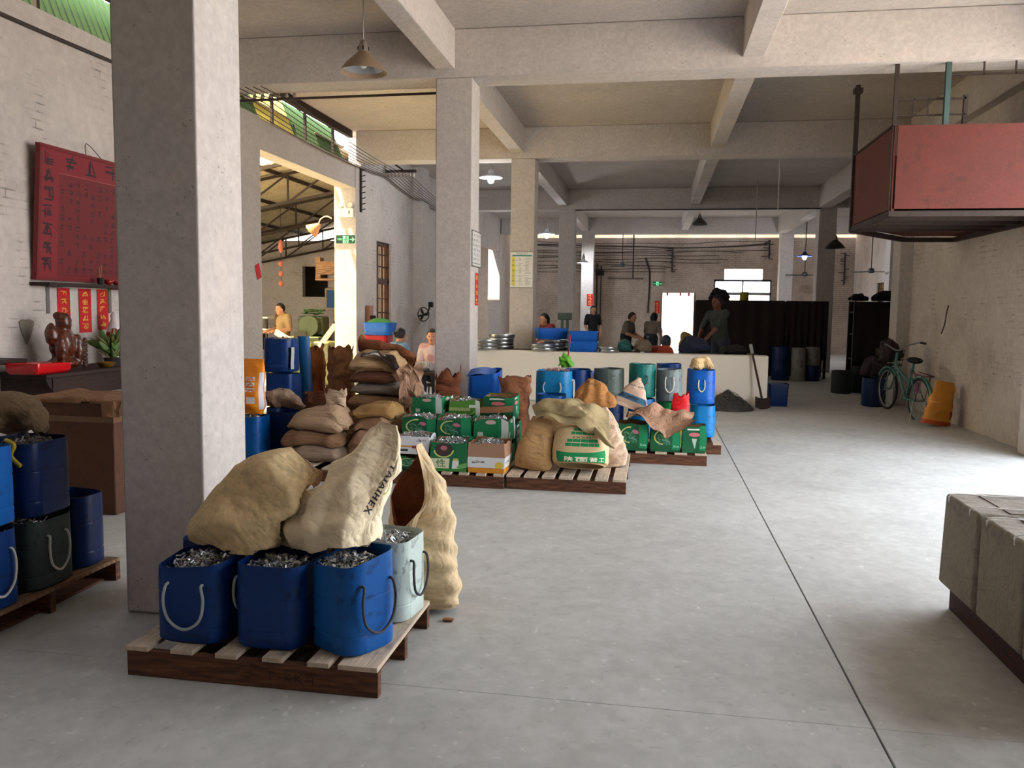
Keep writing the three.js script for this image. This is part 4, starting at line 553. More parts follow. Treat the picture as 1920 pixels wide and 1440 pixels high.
// ---------------------------------------------------------------- green cartons
{
  const y = 0.12; pallet('wooden pallet full of green cartons, in front of the sack piles', -2.17, -1.19, -6.66, -7.75, { slats: 7, h: y });
  const C = carton, W = 0.3, H = 0.235, D = 0.31;
  C('green carton at the near end below the white one', '', [-2.0, y, -6.86], [0.3, 0.105, 0.3], mG0, 0.02, 1, false);
  C('white printed carton stacked on a green one at the near row', 'white printed carton', [-2.0, y + 0.13, -6.86], [0.29, 0.15, 0.28], mWhiteBox, 0.03, 2);
  C('green carton with a round fruit bowl picture and pale panel, near row', 'carton with the pale panel', [-1.67, y, -6.85], [W, 0.255, D], mCare, 0.02, 3);
  C('brown, white and orange carton at the corner of the near row', 'brown white and orange carton', [-1.34, y, -6.85], [0.3, 0.25, 0.3], mOrange, -0.04, 4);
  for (const [i, x, l] of [[0, -2.03, 'nearest the sack piles'], [1, -1.71, 'in the middle'], [2, -1.37, 'nearest the pallet of sacks']]) {
    C('green carton in the lower layer of the second row, ' + l, '', [x, y, -7.19], [W, 0.175, D], mG1, 0, 10 + i, false);
    C('dark green carton of clips on the second row, ' + l, 'second row green carton ' + l, [x, y + 0.205, -7.19], [0.3, 0.2, D], i === 2 ? mG2 : mG0, 0.03 - 0.03 * i, 14 + i);
    C('green carton in the bottom layer of the third row, ' + l, '', [x, y, -7.56], [W, 0.32, D], mG1, 0, 18 + i, false); }
  C('bright green carton with white edge on the third row', 'bright green third row carton', [-2.04, y + 0.35, -7.56], [0.29, 0.19, 0.3], mG2, -0.12, 22);
  C('grass green carton with pale band on the third row', 'grass green third row carton', [-1.71, y + 0.35, -7.56], [0.28, 0.17, 0.28], mLight, 0.04, 23);
  C('green carton with red flap on the third row', 'green carton with red flap', [-1.38, y + 0.35, -7.56], [0.28, 0.22, 0.28], mG1, -0.02, 24, false);
  const fl = thing('carton_flap', 'brown cardboard flap torn open on the second row carton', 'cardboard'); part('sheet', sheetGeo((u, v) => [-1.52 + 0.3 * u, 0.555 + 0.05 * v + 0.02 * u, -7.25 - 0.05 * v + 0.02 * Math.sin(u * 3)], 10, 6), mCardIn, fl);
}
// ---------------------------------------------------------------- pallet with the green-print sack
{
  const y = 0.12; const pal = pallet('pale-decked wooden pallet carrying the sack with green print', -1.17, -0.18, -6.68, -7.95, { slats: 7, h: y, wide: 0.11 });
  const gp = canvasTex(1024, 512, (c, w, h) => { const R = rng(8); c.fillStyle = '#dcc093'; c.fillRect(0, 0, w, h); for (let i = 0; i < 2500; i++) { c.fillStyle = `rgba(${160 + R() * 70},${130 + R() * 60},${90 + R() * 50},0.10)`; c.fillRect(R() * w, R() * h, 2 + R() * 20, 1 + R() * 3); }
    const cx = w * 0.755; c.fillStyle = '#0f8a4e'; c.beginPath(); c.moveTo(cx - 150, h * 0.60); c.quadraticCurveTo(cx, h * 0.66, cx + 165, h * 0.57); c.lineTo(cx + 175, h * 0.92); c.lineTo(cx - 120, h * 0.97); c.closePath(); c.fill();
    c.strokeStyle = '#eee6cf'; let i = 0; for (const k of ['shan', 'mian', 'jun', 'gong']) strokes(c, cx - 78 + 62 * i++, h * 0.70, 48, G[k], 7);
    c.fillStyle = '#12935a'; for (let r = 0; r < 5; r++) for (let q = 0; q < 5; q++) { if (r === 2) continue; const wd = 20 + r * 4; c.fillRect(cx + 18 + (q - 2.5) * (wd + 2), h * (0.16 + 0.075 * r), wd, 30); } c.fillStyle = '#4a6a52'; c.font = 'bold 30px sans-serif'; c.fillText('XXXXX', cx - 38, h * 0.375); });
  const S = []; const A = [0.20, 0.235, 0.24, 0.235, 0.22, 0.19, 0.1], B = [0.10, 0.15, 0.16, 0.155, 0.14, 0.10, 0.02], Y = [0.004, 0.03, 0.1, 0.18, 0.25, 0.31, 0.335]; for (let i = 0; i < 7; i++) S.push({ c: [-0.58, y + Y[i], -6.94 - 0.01 * i], a: A[i], b: B[i] });
  sack('squat sack with green lettering band and green block print', loft(S, { seed: 91, crumple: 0.010, f: 7, rows: 60, n: 80, e: 0.8 }), M({ map: gp, bumpMap: crumpB, bumpScale: 0.006, roughness: 0.8 }), { name: 'printed_sack' }); const ps = last(); drop(ps, y + 0.003);
  const L = []; for (let i = 0; i <= 6; i++) { const t = i / 6; L.push({ c: [-1.0 + 0.09 * t, y + 0.44 * t, -6.96 - 0.05 * t], a: [0.15, 0.17, 0.165, 0.15, 0.125, 0.11, 0.09][i], b: [0.07, 0.12, 0.13, 0.12, 0.1, 0.06, 0.02][i] }); }
  sack('tan sack tapering upwards beside the green-print sack', loft(L, { seed: 90, crumple: 0.022, f: 5 }), paper(0xcfa877), { name: 'woven_sack' }); rest(last(), [pal]); rest(last(), [ps], 'x', -1, 0.1);
  const Rr = []; for (let i = 0; i <= 6; i++) { const t = i / 6; Rr.push({ c: [-0.36 - 0.08 * t, y + 0.52 * t, -7.26], a: [0.16, 0.18, 0.17, 0.15, 0.13, 0.1, 0.06][i], b: [0.08, 0.12, 0.12, 0.11, 0.09, 0.06, 0.02][i] }); }
  sack('pale crumpled sack leaning behind the green-print sack', loft(Rr, { seed: 95, crumple: 0.03, f: 10 }), mPale, { name: 'woven_sack' }); const ws = last(); rest(ws, [pal]); rest(ws, [ps], 'z', -1, 0.1);
  pil('plump tan sack lying at the back of the green-print pallet', [-0.84, y, -7.45], [0.5, 0.42, 0.46], mKraftTan, 0.1, 97, 0.018, [pal]); const bk = last(); rest(bk, [ws], 'x', -1, 0.15); const soft = [ps, ws, bk];
  const dr = thing('woven_sack_drape', 'empty woven sack draped over the green-print sack', 'sack'); 
  part('cloth', sheetGeo((u, v) => { const x = lerp(-0.93, -0.36, u), k = 1 - (2 * u - 1) ** 2; const t = v; return [x + 0.05 * (u - 0.5) * t, 0.70 + 0.03 * k - 0.26 * t * t * (0.4 + 0.6 * u) - 0.08 * u * u + 0.012 * Math.sin(u * 17 + t * 5) + 0.01 * noise(u * 9, v * 9, 3), -7.16 + 0.40 * t - 0.11 * t * t + 0.02 * Math.sin(u * 11) ]; }, 60, 40), mWoven, dr);
  const rl = [{ c: [-0.98, 0.635, -6.93], a: 0.05, b: 0.02 }, { c: [-0.9, 0.66, -6.92], a: 0.065, b: 0.04 }, { c: [-0.76, 0.675, -6.9], a: 0.07, b: 0.045 }, { c: [-0.62, 0.655, -6.88], a: 0.055, b: 0.035 }, { c: [-0.53, 0.62, -6.88], a: 0.02, b: 0.015 }];
  part('rolled_edge', loft(rl, { wd: [0, 0.95, 0.3], seed: 99, crumple: 0.02, f: 12 }), mWoven, dr);
  part('tail', loft([{ c: [-0.45, 0.5, -6.83], a: 0.08, b: 0.02 }, { c: [-0.38, 0.44, -6.8], a: 0.06, b: 0.018 }, { c: [-0.33, 0.385, -6.8], a: 0.04, b: 0.012 }, { c: [-0.28, 0.36, -6.8], a: 0.008, b: 0.005 }], { wd: [0.3, 0.2, 0.9], seed: 101, crumple: 0.012, f: 12, rows: 24, n: 30 }), mWoven, dr); rest(dr, soft, 'y', 1, 0.2);
}
// ---------------------------------------------------------------- far pallet of pails and cartons
{
  const y = 0.12; pallet('wooden pallet with green cartons under loose kraft paper', -0.33, 0.55, -8.1, -8.72, { slats: 5, h: y, wide: 0.12 }); pallet('reddish pallet under the row of coloured pails', -0.62, 0.74, -8.8, -9.75, { slats: 8, h: y, smat: mWoodRed }); pallet('wooden pallet below the big blue bucket by the second pillar', -2.0, -0.66, -8.15, -9.15, { slats: 8, h: y });
  carton('dark green carton at the near end under the kraft paper', '', [-0.17, y, -8.28], [0.29, 0.26, 0.3], mG0, 0, 31, false); carton('green carton below the hanging kraft corner', '', [0.15, y, -8.28], [0.28, 0.24, 0.3], mG0, 0.0, 32, false); carton('green carton with red oval and white cup print at the pallet corner', '', [0.425, y, -8.25], [0.22, 0.26, 0.26], mG1, 0.0, 34, false); const cts = [last(-2), last(-1), last()];
  const kp = thing('kraft_paper_sheet', 'large crumpled kraft paper sheet draped over the green cartons', 'paper'); part('sheet', sheetGeo((u, v) => { const x = lerp(-0.22, 0.42, u), hang = Math.max(0, 0.45 - Math.abs(u - 0.58)) * 1.0; const z = lerp(-8.5, -8.04, v), over = Math.max(0, v - 0.68); return [x + 0.03 * noise(v * 4, 2, u * 3), 0.47 + 0.035 * noise(u * 6, v * 6, 4) + 0.12 * Math.exp(-(((u - 0.42) / 0.18) ** 2 + ((v - 0.35) / 0.2) ** 2)) - over * hang * 1.5 - 0.04 * Math.max(0, Math.abs(u - 0.5) - 0.35), z - over * 0.12 * hang]; }, 70, 60), mKraftPink, kp); rest(kp, cts);
  const bt = canvasTex(256, 256, (c, w, h) => { c.fillStyle = '#c9ac94'; c.fillRect(0, 0, w, h); c.fillStyle = '#3f6f8c'; c.fillRect(w * 0.45, h * 0.62, w * 0.5, h * 0.14); const R = rng(31); c.strokeStyle = '#44504f'; for (let i = 0; i < 7; i++) brushGlyph(c, 120 + i * 18, h * 0.36, 16, R, 2); c.strokeStyle = '#2c3c4c'; for (let i = 0; i < 4; i++) brushGlyph(c, 118 + i * 30, h * 0.64, 26, R, 4); });
  const K = [{ c: [-0.22, 0.5, -8.45], a: 0.19, b: 0.06 }, { c: [-0.2, 0.56, -8.46], a: 0.18, b: 0.07 }, { c: [-0.17, 0.64, -8.47], a: 0.14, b: 0.06 }, { c: [-0.14, 0.72, -8.48], a: 0.09, b: 0.04 }, { c: [-0.12, 0.79, -8.48], a: 0.03, b: 0.02 }, { c: [-0.115, 0.81, -8.48], a: 0.02, b: 0.01 }];
  sack('kraft paper bag with blue print, twisted to a point', loft(K, { seed: 111, crumple: 0.025, f: 9 }), M({ map: bt, bumpMap: crumpB, bumpScale: 0.008, side: THREE.DoubleSide }), { name: 'printed_paper_bag' }); rest(last(), [kp]);
  const Q = [{ c: [-0.55, 0.45, -8.2], a: 0.2, b: 0.08 }, { c: [-0.56, 0.54, -8.2], a: 0.2, b: 0.09 }, { c: [-0.58, 0.64, -8.2], a: 0.15, b: 0.07 }, { c: [-0.59, 0.72, -8.2], a: 0.07, b: 0.04 }, { c: [-0.59, 0.75, -8.2], a: 0.02, b: 0.01 }];
  sack('orange-brown crumpled paper bag peaked above the pale sack', loft(Q, { seed: 118, crumple: 0.04, f: 6 }), paper(0xc48a50), { name: 'empty_paper_bag' }); const pkb = last();
  pail({ label: 'blue pail under the orange-brown peaked bag', pos: [-0.69, y, -8.3], w: 0.28, d: 0.3, h: 0.36, mat: mNavy, seed: 41, ribs: false }); drop(pkb, 0.495);
  standBag('red and yellow plastic bag standing before the blue pails', [0.3, y, -8.64], 0.17, 0.52, 0.1, M({ roughness: 0.4, side: THREE.DoubleSide, bumpMap: crumpB, bumpScale: 0.008, map: canvasTex(64, 64, (c) => { c.fillStyle = '#d9141f'; c.fillRect(0, 0, 64, 64); c.fillStyle = '#f2b70c'; c.fillRect(0, 34, 64, 30); }) }), 115, { name: 'plastic_bag', f: 12, crumple: 0.02, inside: M({ color: 0xb01018 }) });
  const rnd = (l, x, top, z, w, h, mat, seed, o = {}) => pail({ label: l, pos: [x, top - h, z], w, d: w, h, r: w / 2 - 0.002, mat, seed, ribs: true, ...o });
  rnd('navy tub under the grey-green pail', -0.46, 0.545, -9.05, 0.34, 0.425, mNavy, 51); rnd('grey-green pail with a white rope and lid rim', -0.46, 0.86, -9.05, 0.33, 0.30, mGreyGreen, 53, { handles: [['-x', 0.05, 0.22, 0.12, mRopeWhite]] });
  rnd('pale blue tub under the teal pail', -0.10, 0.545, -9.05, 0.29, 0.425, mSky, 55); rnd('teal green pail with dark drips', -0.10, 0.92, -9.05, 0.29, 0.36, mTeal, 57, { handles: [['+z', 0.05, 0.24, 0.1, mRopeDark]] });
  rnd('bright green tub under the slate grey pail', 0.195, 0.515, -9.05, 0.26, 0.395, mGreenPl, 59); rnd('slate grey pail with a white rope strand', 0.19, 0.87, -9.05, 0.275, 0.34, mGreyPl, 61, { handles: [['+z', 0.04, 0.26, 0.16, mRopeWhite]] });
  pail({ label: 'blue drum standing at the pallet corner, lowest by the scrap pile', pos: [0.565, y, -9.3], w: 0.27, d: 0.3, h: 0.35, r: 0.1, mat: mSky, seed: 63 });
  pail({ label: 'blue drum with a white rope loop and sticker, above the corner drum', pos: [0.535, y + 0.37, -9.26], w: 0.3, d: 0.3, h: 0.37, r: 0.11, mat: plastic(0x0e62c4), seed: 65, handles: [['+z', 0.03, 0.26, 0.12, mRopeWhite]] });
  const tw = [{ c: [0.42, 0.87, -9.2], a: 0.05, b: 0.02 }, { c: [0.46, 0.9, -9.2], a: 0.09, b: 0.05 }, { c: [0.54, 0.93, -9.22], a: 0.1, b: 0.05 }, { c: [0.62, 0.9, -9.24], a: 0.06, b: 0.03 }, { c: [0.66, 0.88, -9.25], a: 0.02, b: 0.01 }]; sack('crumpled tan paper bag lying on the stickered drum', loft(tw, { wd: [0.2, 0.6, 0.6], seed: 121, crumple: 0.025, f: 11 }), mKraftTan, { name: 'empty_paper_bag' }); rest(last(), [last(-1)]);
  rnd('blue round tub behind the slate grey pail', 0.19, 0.9, -9.5, 0.28, 0.3, mBlueB, 67); rnd('blue tub supporting the round tub behind the grey pail', 0.19, 0.58, -9.5, 0.28, 0.46, mBlueB, 69);
  const cr = thing('plastic_crate', 'square blue plastic crate behind the big blue bucket', 'crate', [-0.88, y, -9.6]); part('body', shell([{ y: 0, s: 1, pts: ringPts(0.4, 0.3, 0.03, 16) }, { y: 0.74, s: 1.04, pts: ringPts(0.4, 0.3, 0.03, 16) }, { y: 0.77, s: 1.08, pts: ringPts(0.4, 0.3, 0.03, 16) }, { y: 0.78, s: 1.0, pts: ringPts(0.4, 0.3, 0.03, 16) }, { y: 0.2, s: 0.94, pts: ringPts(0.4, 0.3, 0.03, 16) }], true), mCrate, cr); cr.position.y = 0;
  rnd('deep blue barrel between the big bucket and grey-green pail', -0.81, 0.84, -9.1, 0.3, 0.72, mBlueB, 71);
  pail({ label: 'big light blue bucket with white rope handles and scraps on top', pos: [-1.02, 0.47, -8.7], w: 0.38, d: 0.32, h: 0.38, r: 0.12, mat: plastic(0x1e8ccc), seed: 73, handles: [['+z', 0.08, 0.26, 0.14, mRopeWhite], ['+x', 0.06, 0.28, 0.2, mRopeWhite]], ribs: false }); pail({ label: 'blue pail beneath the big light blue bucket', pos: [-1.02, y, -8.7], w: 0.36, d: 0.32, h: 0.345, r: 0.1, mat: mBlue, seed: 75 });
  const sc = part('paper_scraps', heapGeo(0.3, 0.25, 60, 5, 0.8, 0.04, 0.1)[1], M({ color: 0xb08a80 }), scene); sc.position.set(-1.0, 0.82, -8.7); tag(sc, 'pinkish torn scraps heaped on the big light blue bucket', 'scraps', null, 'stuff');
  pail({ label: 'small blue pail with white rope in front of the big bucket', pos: [-1.0, 0.297, -8.3], w: 0.3, d: 0.26, h: 0.34, r: 0.1, mat: mBlue, seed: 77, handles: [['+z', 0.05, 0.22, 0.12, mRopeWhite]], ribs: false }); part('paving_block', box(0.3, 0.17, 0.28, -1.0, y + 0.085, -8.3, 0.01), M({ color: 0x8a7a6c }), scene).userData = { label: 'plain block under the small blue pail with white rope', category: 'block' };
  standBag('reddish brown paper bag standing between cartons and blue pails', [-1.38, y, -8.28], 0.32, 0.68, 0.24, paper(0xa26a4c), 131, { f: 8, crumple: 0.035 });
  const bin = thing('dented_blue_bin', 'dented bright blue bin with a broken rim by the second pillar', 'bin', [-1.82, 0.48, -8.95]); part('body', pailGeo(0.36, 0.32, 0.31, 0.08, 0.05, 5, false), mCrate, bin); part('torn_rim', sheetGeo((u, v) => [-0.19 + 0.3 * u, 0.27 + 0.06 * v + 0.03 * Math.sin(u * 3), 0.10 - 0.22 * v], 12, 8, 0.006), mCrate, bin);
  pail({ label: 'blue pail holding up the dented bin by the second pillar', pos: [-1.82, y, -8.95], w: 0.32, d: 0.3, h: 0.345, mat: mBlueB, seed: 79 }); clips('dented bright blue bin', 0.27, 0.23, [-1.82, 0.70, -8.95], 0, 60, 1, 88, M({ color: 0xa9b9a0, roughness: 0.6 }));
  pil('pile of flattened brown sacks at the foot of the second pillar', [-2.165, 0, -8.55], [0.24, 0.5, 0.4], paper(0xa9805f), 0.0, 135, 0.02); const fp = last(); 
  standBag('torn reddish paper bag gaping at the foot of the second pillar', [-2.13, 0.44, -8.5], 0.28, 0.36, 0.2, paper(0x8f5236), 137, { f: 9, crumple: 0.04, cut: 0.09 }); rest(last(), [fp]);
  const gk = thing('green_packet', 'small bright green leafy packet on a red stick above the blue bucket', 'packet', [-0.93, 0.86, -8.95]); part('packet', pillowGeo(0.12, 0.15, 0.08, 41, 0.03, 20), M({ color: 0x5fb52a, roughness: 0.4, map: kraftC }), gk); part('stick', bar([0.02, 0.05, 0], [0.05, 0.36, -0.02], 0.008), M({ color: 0x8a2630 }), gk);
}
// ---------------------------------------------------------------- altar side on the left wall
{
  const mRed = M({ color: 0x701018, roughness: 0.55 }), R = rng(77);
  const rt = canvasTex(1024, 640, (c, w, h) => { c.fillStyle = '#7d1420'; c.fillRect(0, 0, w, h); c.fillStyle = '#6a1019'; c.fillRect(w * 0.13, h * 0.18, w * 0.74, h * 0.8); c.strokeStyle = '#a85a50'; c.lineWidth = 3; c.beginPath(); c.moveTo(w * 0.13, h * 0.18); c.lineTo(w * 0.87, h * 0.18); c.stroke();
    c.strokeStyle = '#24080c'; for (let i = 0; i < 5; i++) brushGlyph(c, w * (0.17 + 0.15 * i), h * 0.03, 78, R, 9); for (const x of [0.025, 0.905]) for (let i = 0; i < 7; i++) brushGlyph(c, w * x, h * (0.03 + 0.135 * i), 66, R, 8);
    c.strokeStyle = '#300a0e'; for (let k = 0; k < 13; k++) for (let i = 0; i < 11; i++) if (R() < 0.72) brushGlyph(c, w * (0.145 + 0.055 * k), h * (0.22 + 0.068 * i), 30, R, 3.4); });
  const b = thing('red_altar_board', 'large dark red board with brushed characters hung on the left wall', 'board', [XL, 1.71, -7.28]); b.rotation.z = -0.075;
  const pan = part('panel', new THREE.BoxGeometry(0.03, 1.13, 1.8), M({ map: rt, roughness: 0.5 }), b); pan.position.set(0.04, 0.565, 0); part('rim', merge([box(0.045, 0.03, 1.84, 0.04, 0, 0), box(0.045, 0.03, 1.84, 0.04, 1.13, 0), box(0.045, 1.13, 0.03, 0.04, 0.565, 0.9), box(0.045, 1.13, 0.03, 0.04, 0.565, -0.9)]), mRed, b);
  const uvp = pan.geometry.attributes.uv; part('hanging_cord', tube([[0.03, 1.13, 0.3], [-0.02, 1.26, 0.24], [0.03, 1.13, 0.05]], 0.004), mWire, b);
  const sh = thing('altar_shelf', 'narrow dark wooden shelf under the red board', 'shelf', [XL, 1.66, -7.28]); part('plank', bb(0.0, 0.2, -0.02, 0.012, -0.93, 0.93, 0.003), mWoodDark, sh); const mbk = M({ color: 0x77706c, metalness: 0.4, roughness: 0.5 });
  for (const z of [0.72, -0.13, -0.7]) part('bracket', merge([bb(0.002, 0.008, -0.26, -0.02, z - 0.02, z + 0.02), bb(0.0, 0.17, -0.03, -0.02, z - 0.02, z + 0.02)]), mbk, sh);
  for (const [i, z, l] of [[0, -7.08, 'small dark incense pot on the altar shelf'], [1, -7.2, 'tiny red cup on the altar shelf'], [2, -7.32, 'low dark red dish on the altar shelf']]) { const t = thing('altar_cup', l, 'cup', [XL + 0.15, 1.673, z], 0, 'cups on the altar shelf'); part('bowl', lathe([[0.02, 0], [0.03 + 0.008 * i, 0.02], [0.032 + 0.01 * i, 0.06 - 0.012 * i], [0.026, 0.05 - 0.012 * i], [0.0, 0.012]], 16), i ? M({ color: 0x8a1a1c, roughness: 0.35 }) : mDark, t); if (!i) part('incense_stick', merge([bar([0, 0.03, 0], [0.01, 0.17, 0.03], 0.002), bar([0, 0.03, 0], [0.0, 0.18, -0.02], 0.002)]), M({ color: 0xb09a60 }), t); }
  const st = (i) => canvasTex(64, 256, (c, w, h) => { c.fillStyle = '#b80e10'; c.fillRect(0, 0, w, h); c.strokeStyle = '#d9a53a'; for (let k = 0; k < 5; k++) brushGlyph(c, 14, 12 + k * 48, 34, R, 3.4); });
  [[-6.68, -6.84, 1.22, 1.63, 'nearest the bracket, behind the carved figure'], [-6.96, -7.13, 1.22, 1.63, 'in the middle of three'], [-7.22, -7.38, 1.24, 1.63, 'closest to the pillar']].forEach(([z0, z1, y0, y1, l], i) => { const t = thing('red_couplet', 'red paper strip with gold characters, ' + l, 'paper strip', [XL + 0.006, y0, (z0 + z1) / 2], 0, 'red strips under the altar shelf'); const m = part('paper', new THREE.BoxGeometry(0.002, y1 - y0, z0 - z1), M({ map: st(i), roughness: 0.7 }), t); m.position.y = (y1 - y0) / 2; });
  const ht = thing('wall_patch', 'heart-shaped grey plaster patch on the left wall', 'patch', [XL + 0.002, 1.27, -6.29]); const hs = new THREE.Shape(); hs.moveTo(0, -0.13); hs.quadraticCurveTo(0.07, -0.03, 0.09, 0.06); hs.quadraticCurveTo(0.03, 0.09, 0, 0.07); hs.quadraticCurveTo(-0.04, 0.09, -0.08, 0.06); hs.quadraticCurveTo(-0.06, -0.04, 0, -0.13); const hg = new THREE.ExtrudeGeometry(hs, { depth: 0.006, bevelEnabled: true, bevelSize: 0.003, bevelThickness: 0.002, bevelSegments: 1 }); hg.rotateY(Math.PI / 2); part('plaster', hg, M({ color: 0xb0aa9a, map: plasterC }), ht);
  // table
  const tb = thing('altar_table', 'dark wooden altar table with a bowed apron against the left wall', 'table', [XL, 0, -6.95]); part('top', bb(0.02, 0.56, 0.89, 0.925, -1.15, 1.12, 0.008), mWoodDark, tb);
  const ap = new THREE.Shape(); ap.moveTo(-1.1, 0); ap.lineTo(1.1, 0); ap.quadraticCurveTo(1.06, -0.1, 0.92, -0.17); ap.lineTo(-0.92, -0.17); ap.quadraticCurveTo(-1.06, -0.1, -1.1, 0); const ag = new THREE.ExtrudeGeometry(ap, { depth: 0.02, bevelEnabled: false }); ag.rotateY(-Math.PI / 2); ag.translate(0.53, 0.89, 0); part('apron', ag, mWoodDark, tb);
  const ae = bb(0.06, 0.54, 0.74, 0.89, 1.0, 1.03); part('end_apron', ae, mWoodDark, tb); for (const [x, z] of [[0.09, 0.86], [0.49, 0.86], [0.09, -0.86], [0.49, -0.86]]) part('leg', bb(x - 0.035, x + 0.035, 0, 0.89, z - 0.035, z + 0.035, 0.004), mWoodDark, tb);
  const ty = 0.925;
  // carved figure: seated in wood, built as one carved block
  const fig = thing('carved_figure', 'reddish brown carved wooden seated figure on the altar table', 'figurine', [-4.98, ty + 0.024, -6.32]);
  const fg = sdfMesh((x, y, z) => { const s = (cx, cy, cz, rx, ry, rz) => (Math.hypot((x - cx) / rx, (y - cy) / ry, (z - cz) / rz) - 1) * Math.min(rx, ry, rz); const k = (a, b, r) => { const h = clamp(0.5 + 0.5 * (b - a) / r); return lerp(b, a, h) - r * h * (1 - h); };
    let d = s(0, 0.03, 0, 0.12, 0.05, 0.14); d = k(d, s(0.0, 0.2, 0, 0.10, 0.17, 0.11), 0.04); d = k(d, s(0.02, 0.39, 0, 0.065, 0.08, 0.065), 0.02); d = k(d, s(0.07, 0.15, 0.1, 0.05, 0.14, 0.045), 0.02); d = k(d, s(0.07, 0.15, -0.1, 0.05, 0.14, 0.045), 0.02); d = k(d, s(0.0, 0.28, 0.13, 0.05, 0.1, 0.04), 0.02); d = k(d, s(0, 0.44, 0.05, 0.04, 0.035, 0.03), 0.015); return d + 0.008 * ridge(x * 26, y * 20, z * 26, 5) - 0.004; }, [-0.16, -0.02, -0.2], [0.16, 0.52, 0.2], 0.009);
  part('body', fg, P({ color: 0x8a3f1e, roughness: 0.35, clearcoat: 0.3, map: woodC }), fig);
  const be = thing('bead_ring', 'ring of dark wooden beads leaning beside the carved figure', 'beads', [-4.93, ty, -6.54]); const bl = []; for (let i = 0; i < 22; i++) { const a = i / 22 * 6.283, s = new THREE.SphereGeometry(0.016, 8, 6); s.translate(0.03 * Math.sin(a) , 0.135 + 0.12 * Math.cos(a), 0.055 * Math.sin(a)); bl.push(s); } part('beads', merge(bl), M({ color: 0x4a2c20, roughness: 0.35 }), be);
  const tr = thing('red_tray', 'shiny red folded tray on the end of the altar table', 'tray', [-4.9, ty + 0.001, -5.94]); part('tray', shell([{ y: 0, s: 0.9, pts: ringPts(0.3, 0.4, 0.03, 16) }, { y: 0.03, s: 1, pts: ringPts(0.3, 0.4, 0.03, 16) }, { y: 0.08, s: 1.0, pts: ringPts(0.3, 0.4, 0.03, 16), f: (x, z) => 0.03 * Math.max(0, z * 2) }, { y: 0.075, s: 0.95, pts: ringPts(0.3, 0.4, 0.03, 16), f: (x, z) => 0.03 * Math.max(0, z * 2) }, { y: 0.05, s: 0.4, pts: ringPts(0.3, 0.4, 0.03, 16) }], true), P({ color: 0xc4121a, roughness: 0.22 }), tr);
  const bo = thing('brass_bowl', 'small brass bowl on the altar table', 'bowl', [-4.8, ty, -6.64]); part('bowl', lathe([[0.03, 0], [0.06, 0.015], [0.075, 0.05], [0.07, 0.05], [0.05, 0.015], [0, 0.012]], 24), M({ color: 0xb08a3c, metalness: 0.9, roughness: 0.3 }), bo);
  const pf = thing('porcelain_figure', 'white and red porcelain figure standing among leaves by the pillar', 'figurine', [-5.12, ty, -7.22]); part('robe', lathe([[0.08, 0], [0.09, 0.06], [0.06, 0.22], [0.07, 0.33], [0.03, 0.42], [0.035, 0.46], [0.0, 0.5]], 20), P({ color: 0xc9bfc0, roughness: 0.25 }), pf); part('sash', lathe([[0.07, 0.2], [0.078, 0.25], [0.072, 0.3]], 20), M({ color: 0x7a2a2c }), pf); part('sleeve', bar([0.03, 0.32, 0.04], [0.06, 0.2, 0.12], 0.03, 10), M({ color: 0x7a2a2c }), pf);
  const pl = thing('potted_plant', 'leafy green and dry grass offering beside the porcelain figure', 'plant', [-4.92, ty, -6.9]); part('pot', lathe([[0.06, 0], [0.08, 0.07], [0.075, 0.07], [0.0, 0.06]], 16), mDark, pl); const lf = [], dry = []; for (let i = 0; i < 70; i++) { const a = R() * 6.28, e = 0.2 + R() * 1.1, L = 0.08 + R() * 0.16, g = new THREE.SphereGeometry(1, 6, 4); const big = i < 40; g.scale(big ? 0.032 : 0.006, L / 2, big ? 0.006 : 0.005); g.translate(0, L / 2, 0); g.rotateZ(-e); g.rotateY(a); g.translate((R() - 0.5) * 0.1, 0.06 + R() * 0.12, (R() - 0.5) * 0.12); (big ? lf : dry).push(g); } part('leaves', merge(lf), M({ color: 0x5a7a3a, roughness: 0.5 }), pl); part('grass', merge(dry), M({ color: 0x8a7a4a }), pl);
  // carton stack with kraft paper before the table
  const cb = thing('dark_carton', 'tall dark brown cardboard carton in front of the altar table', 'carton', [-4.03, 0, -5.45]); part('box', bb(-0.32, 0.32, 0, 0.8, -0.26, 0.26, 0.01), M({ color: 0x5f3b26, map: kraftC, bumpMap: crumpB, bumpScale: 0.004 }), cb); part('tape', bb(-0.321, 0.321, 0.66, 0.7, -0.262, 0.262), M({ color: 0x6a4a30, roughness: 0.4 }), cb);
  const kp = thing('kraft_paper_cover', 'crumpled kraft paper laid over the dark carton', 'paper'); part('sheet', sheetGeo((u, v) => { const x = lerp(-4.37, -3.66, u), o = Math.max(0, v - 0.5); return [x, 0.83 + 0.02 * crease(V(u * 0.5, 0.1, v * 0.4), 14, 8) - o * (0.3 + 0.2 * noise(u * 3, 2, 7)), lerp(-5.72, -5.2, Math.min(1, v * 1.9)) + 0.04 * o + 0.02 * noise(u * 8, v * 5, 9)]; }, 70, 50), paper(0x9c7454), kp); rest(kp, [cb], 'y', 1, 0.2); rest(kp, [cb], 'z', 1, 0.3);
  // pails stacked at the left edge
  pallet('wooden pallet with pale board ends at the left edge under stacked pails', -3.75, -2.83, -2.95, -3.98, { slats: 6, h: 0.12, mat: mWood });
  pail({ label: 'blue pail with two white rope loops, lowest at the left edge', pos: [-2.99, 0.12, -3.15], w: 0.3, d: 0.3, h: 0.355, mat: mBlueB, seed: 141, handles: [['+x', 0.07, 0.27, 0.2, mRopeWhite]], fill: 'lowest pail at the left edge', n: 40, rise: 0.005 });
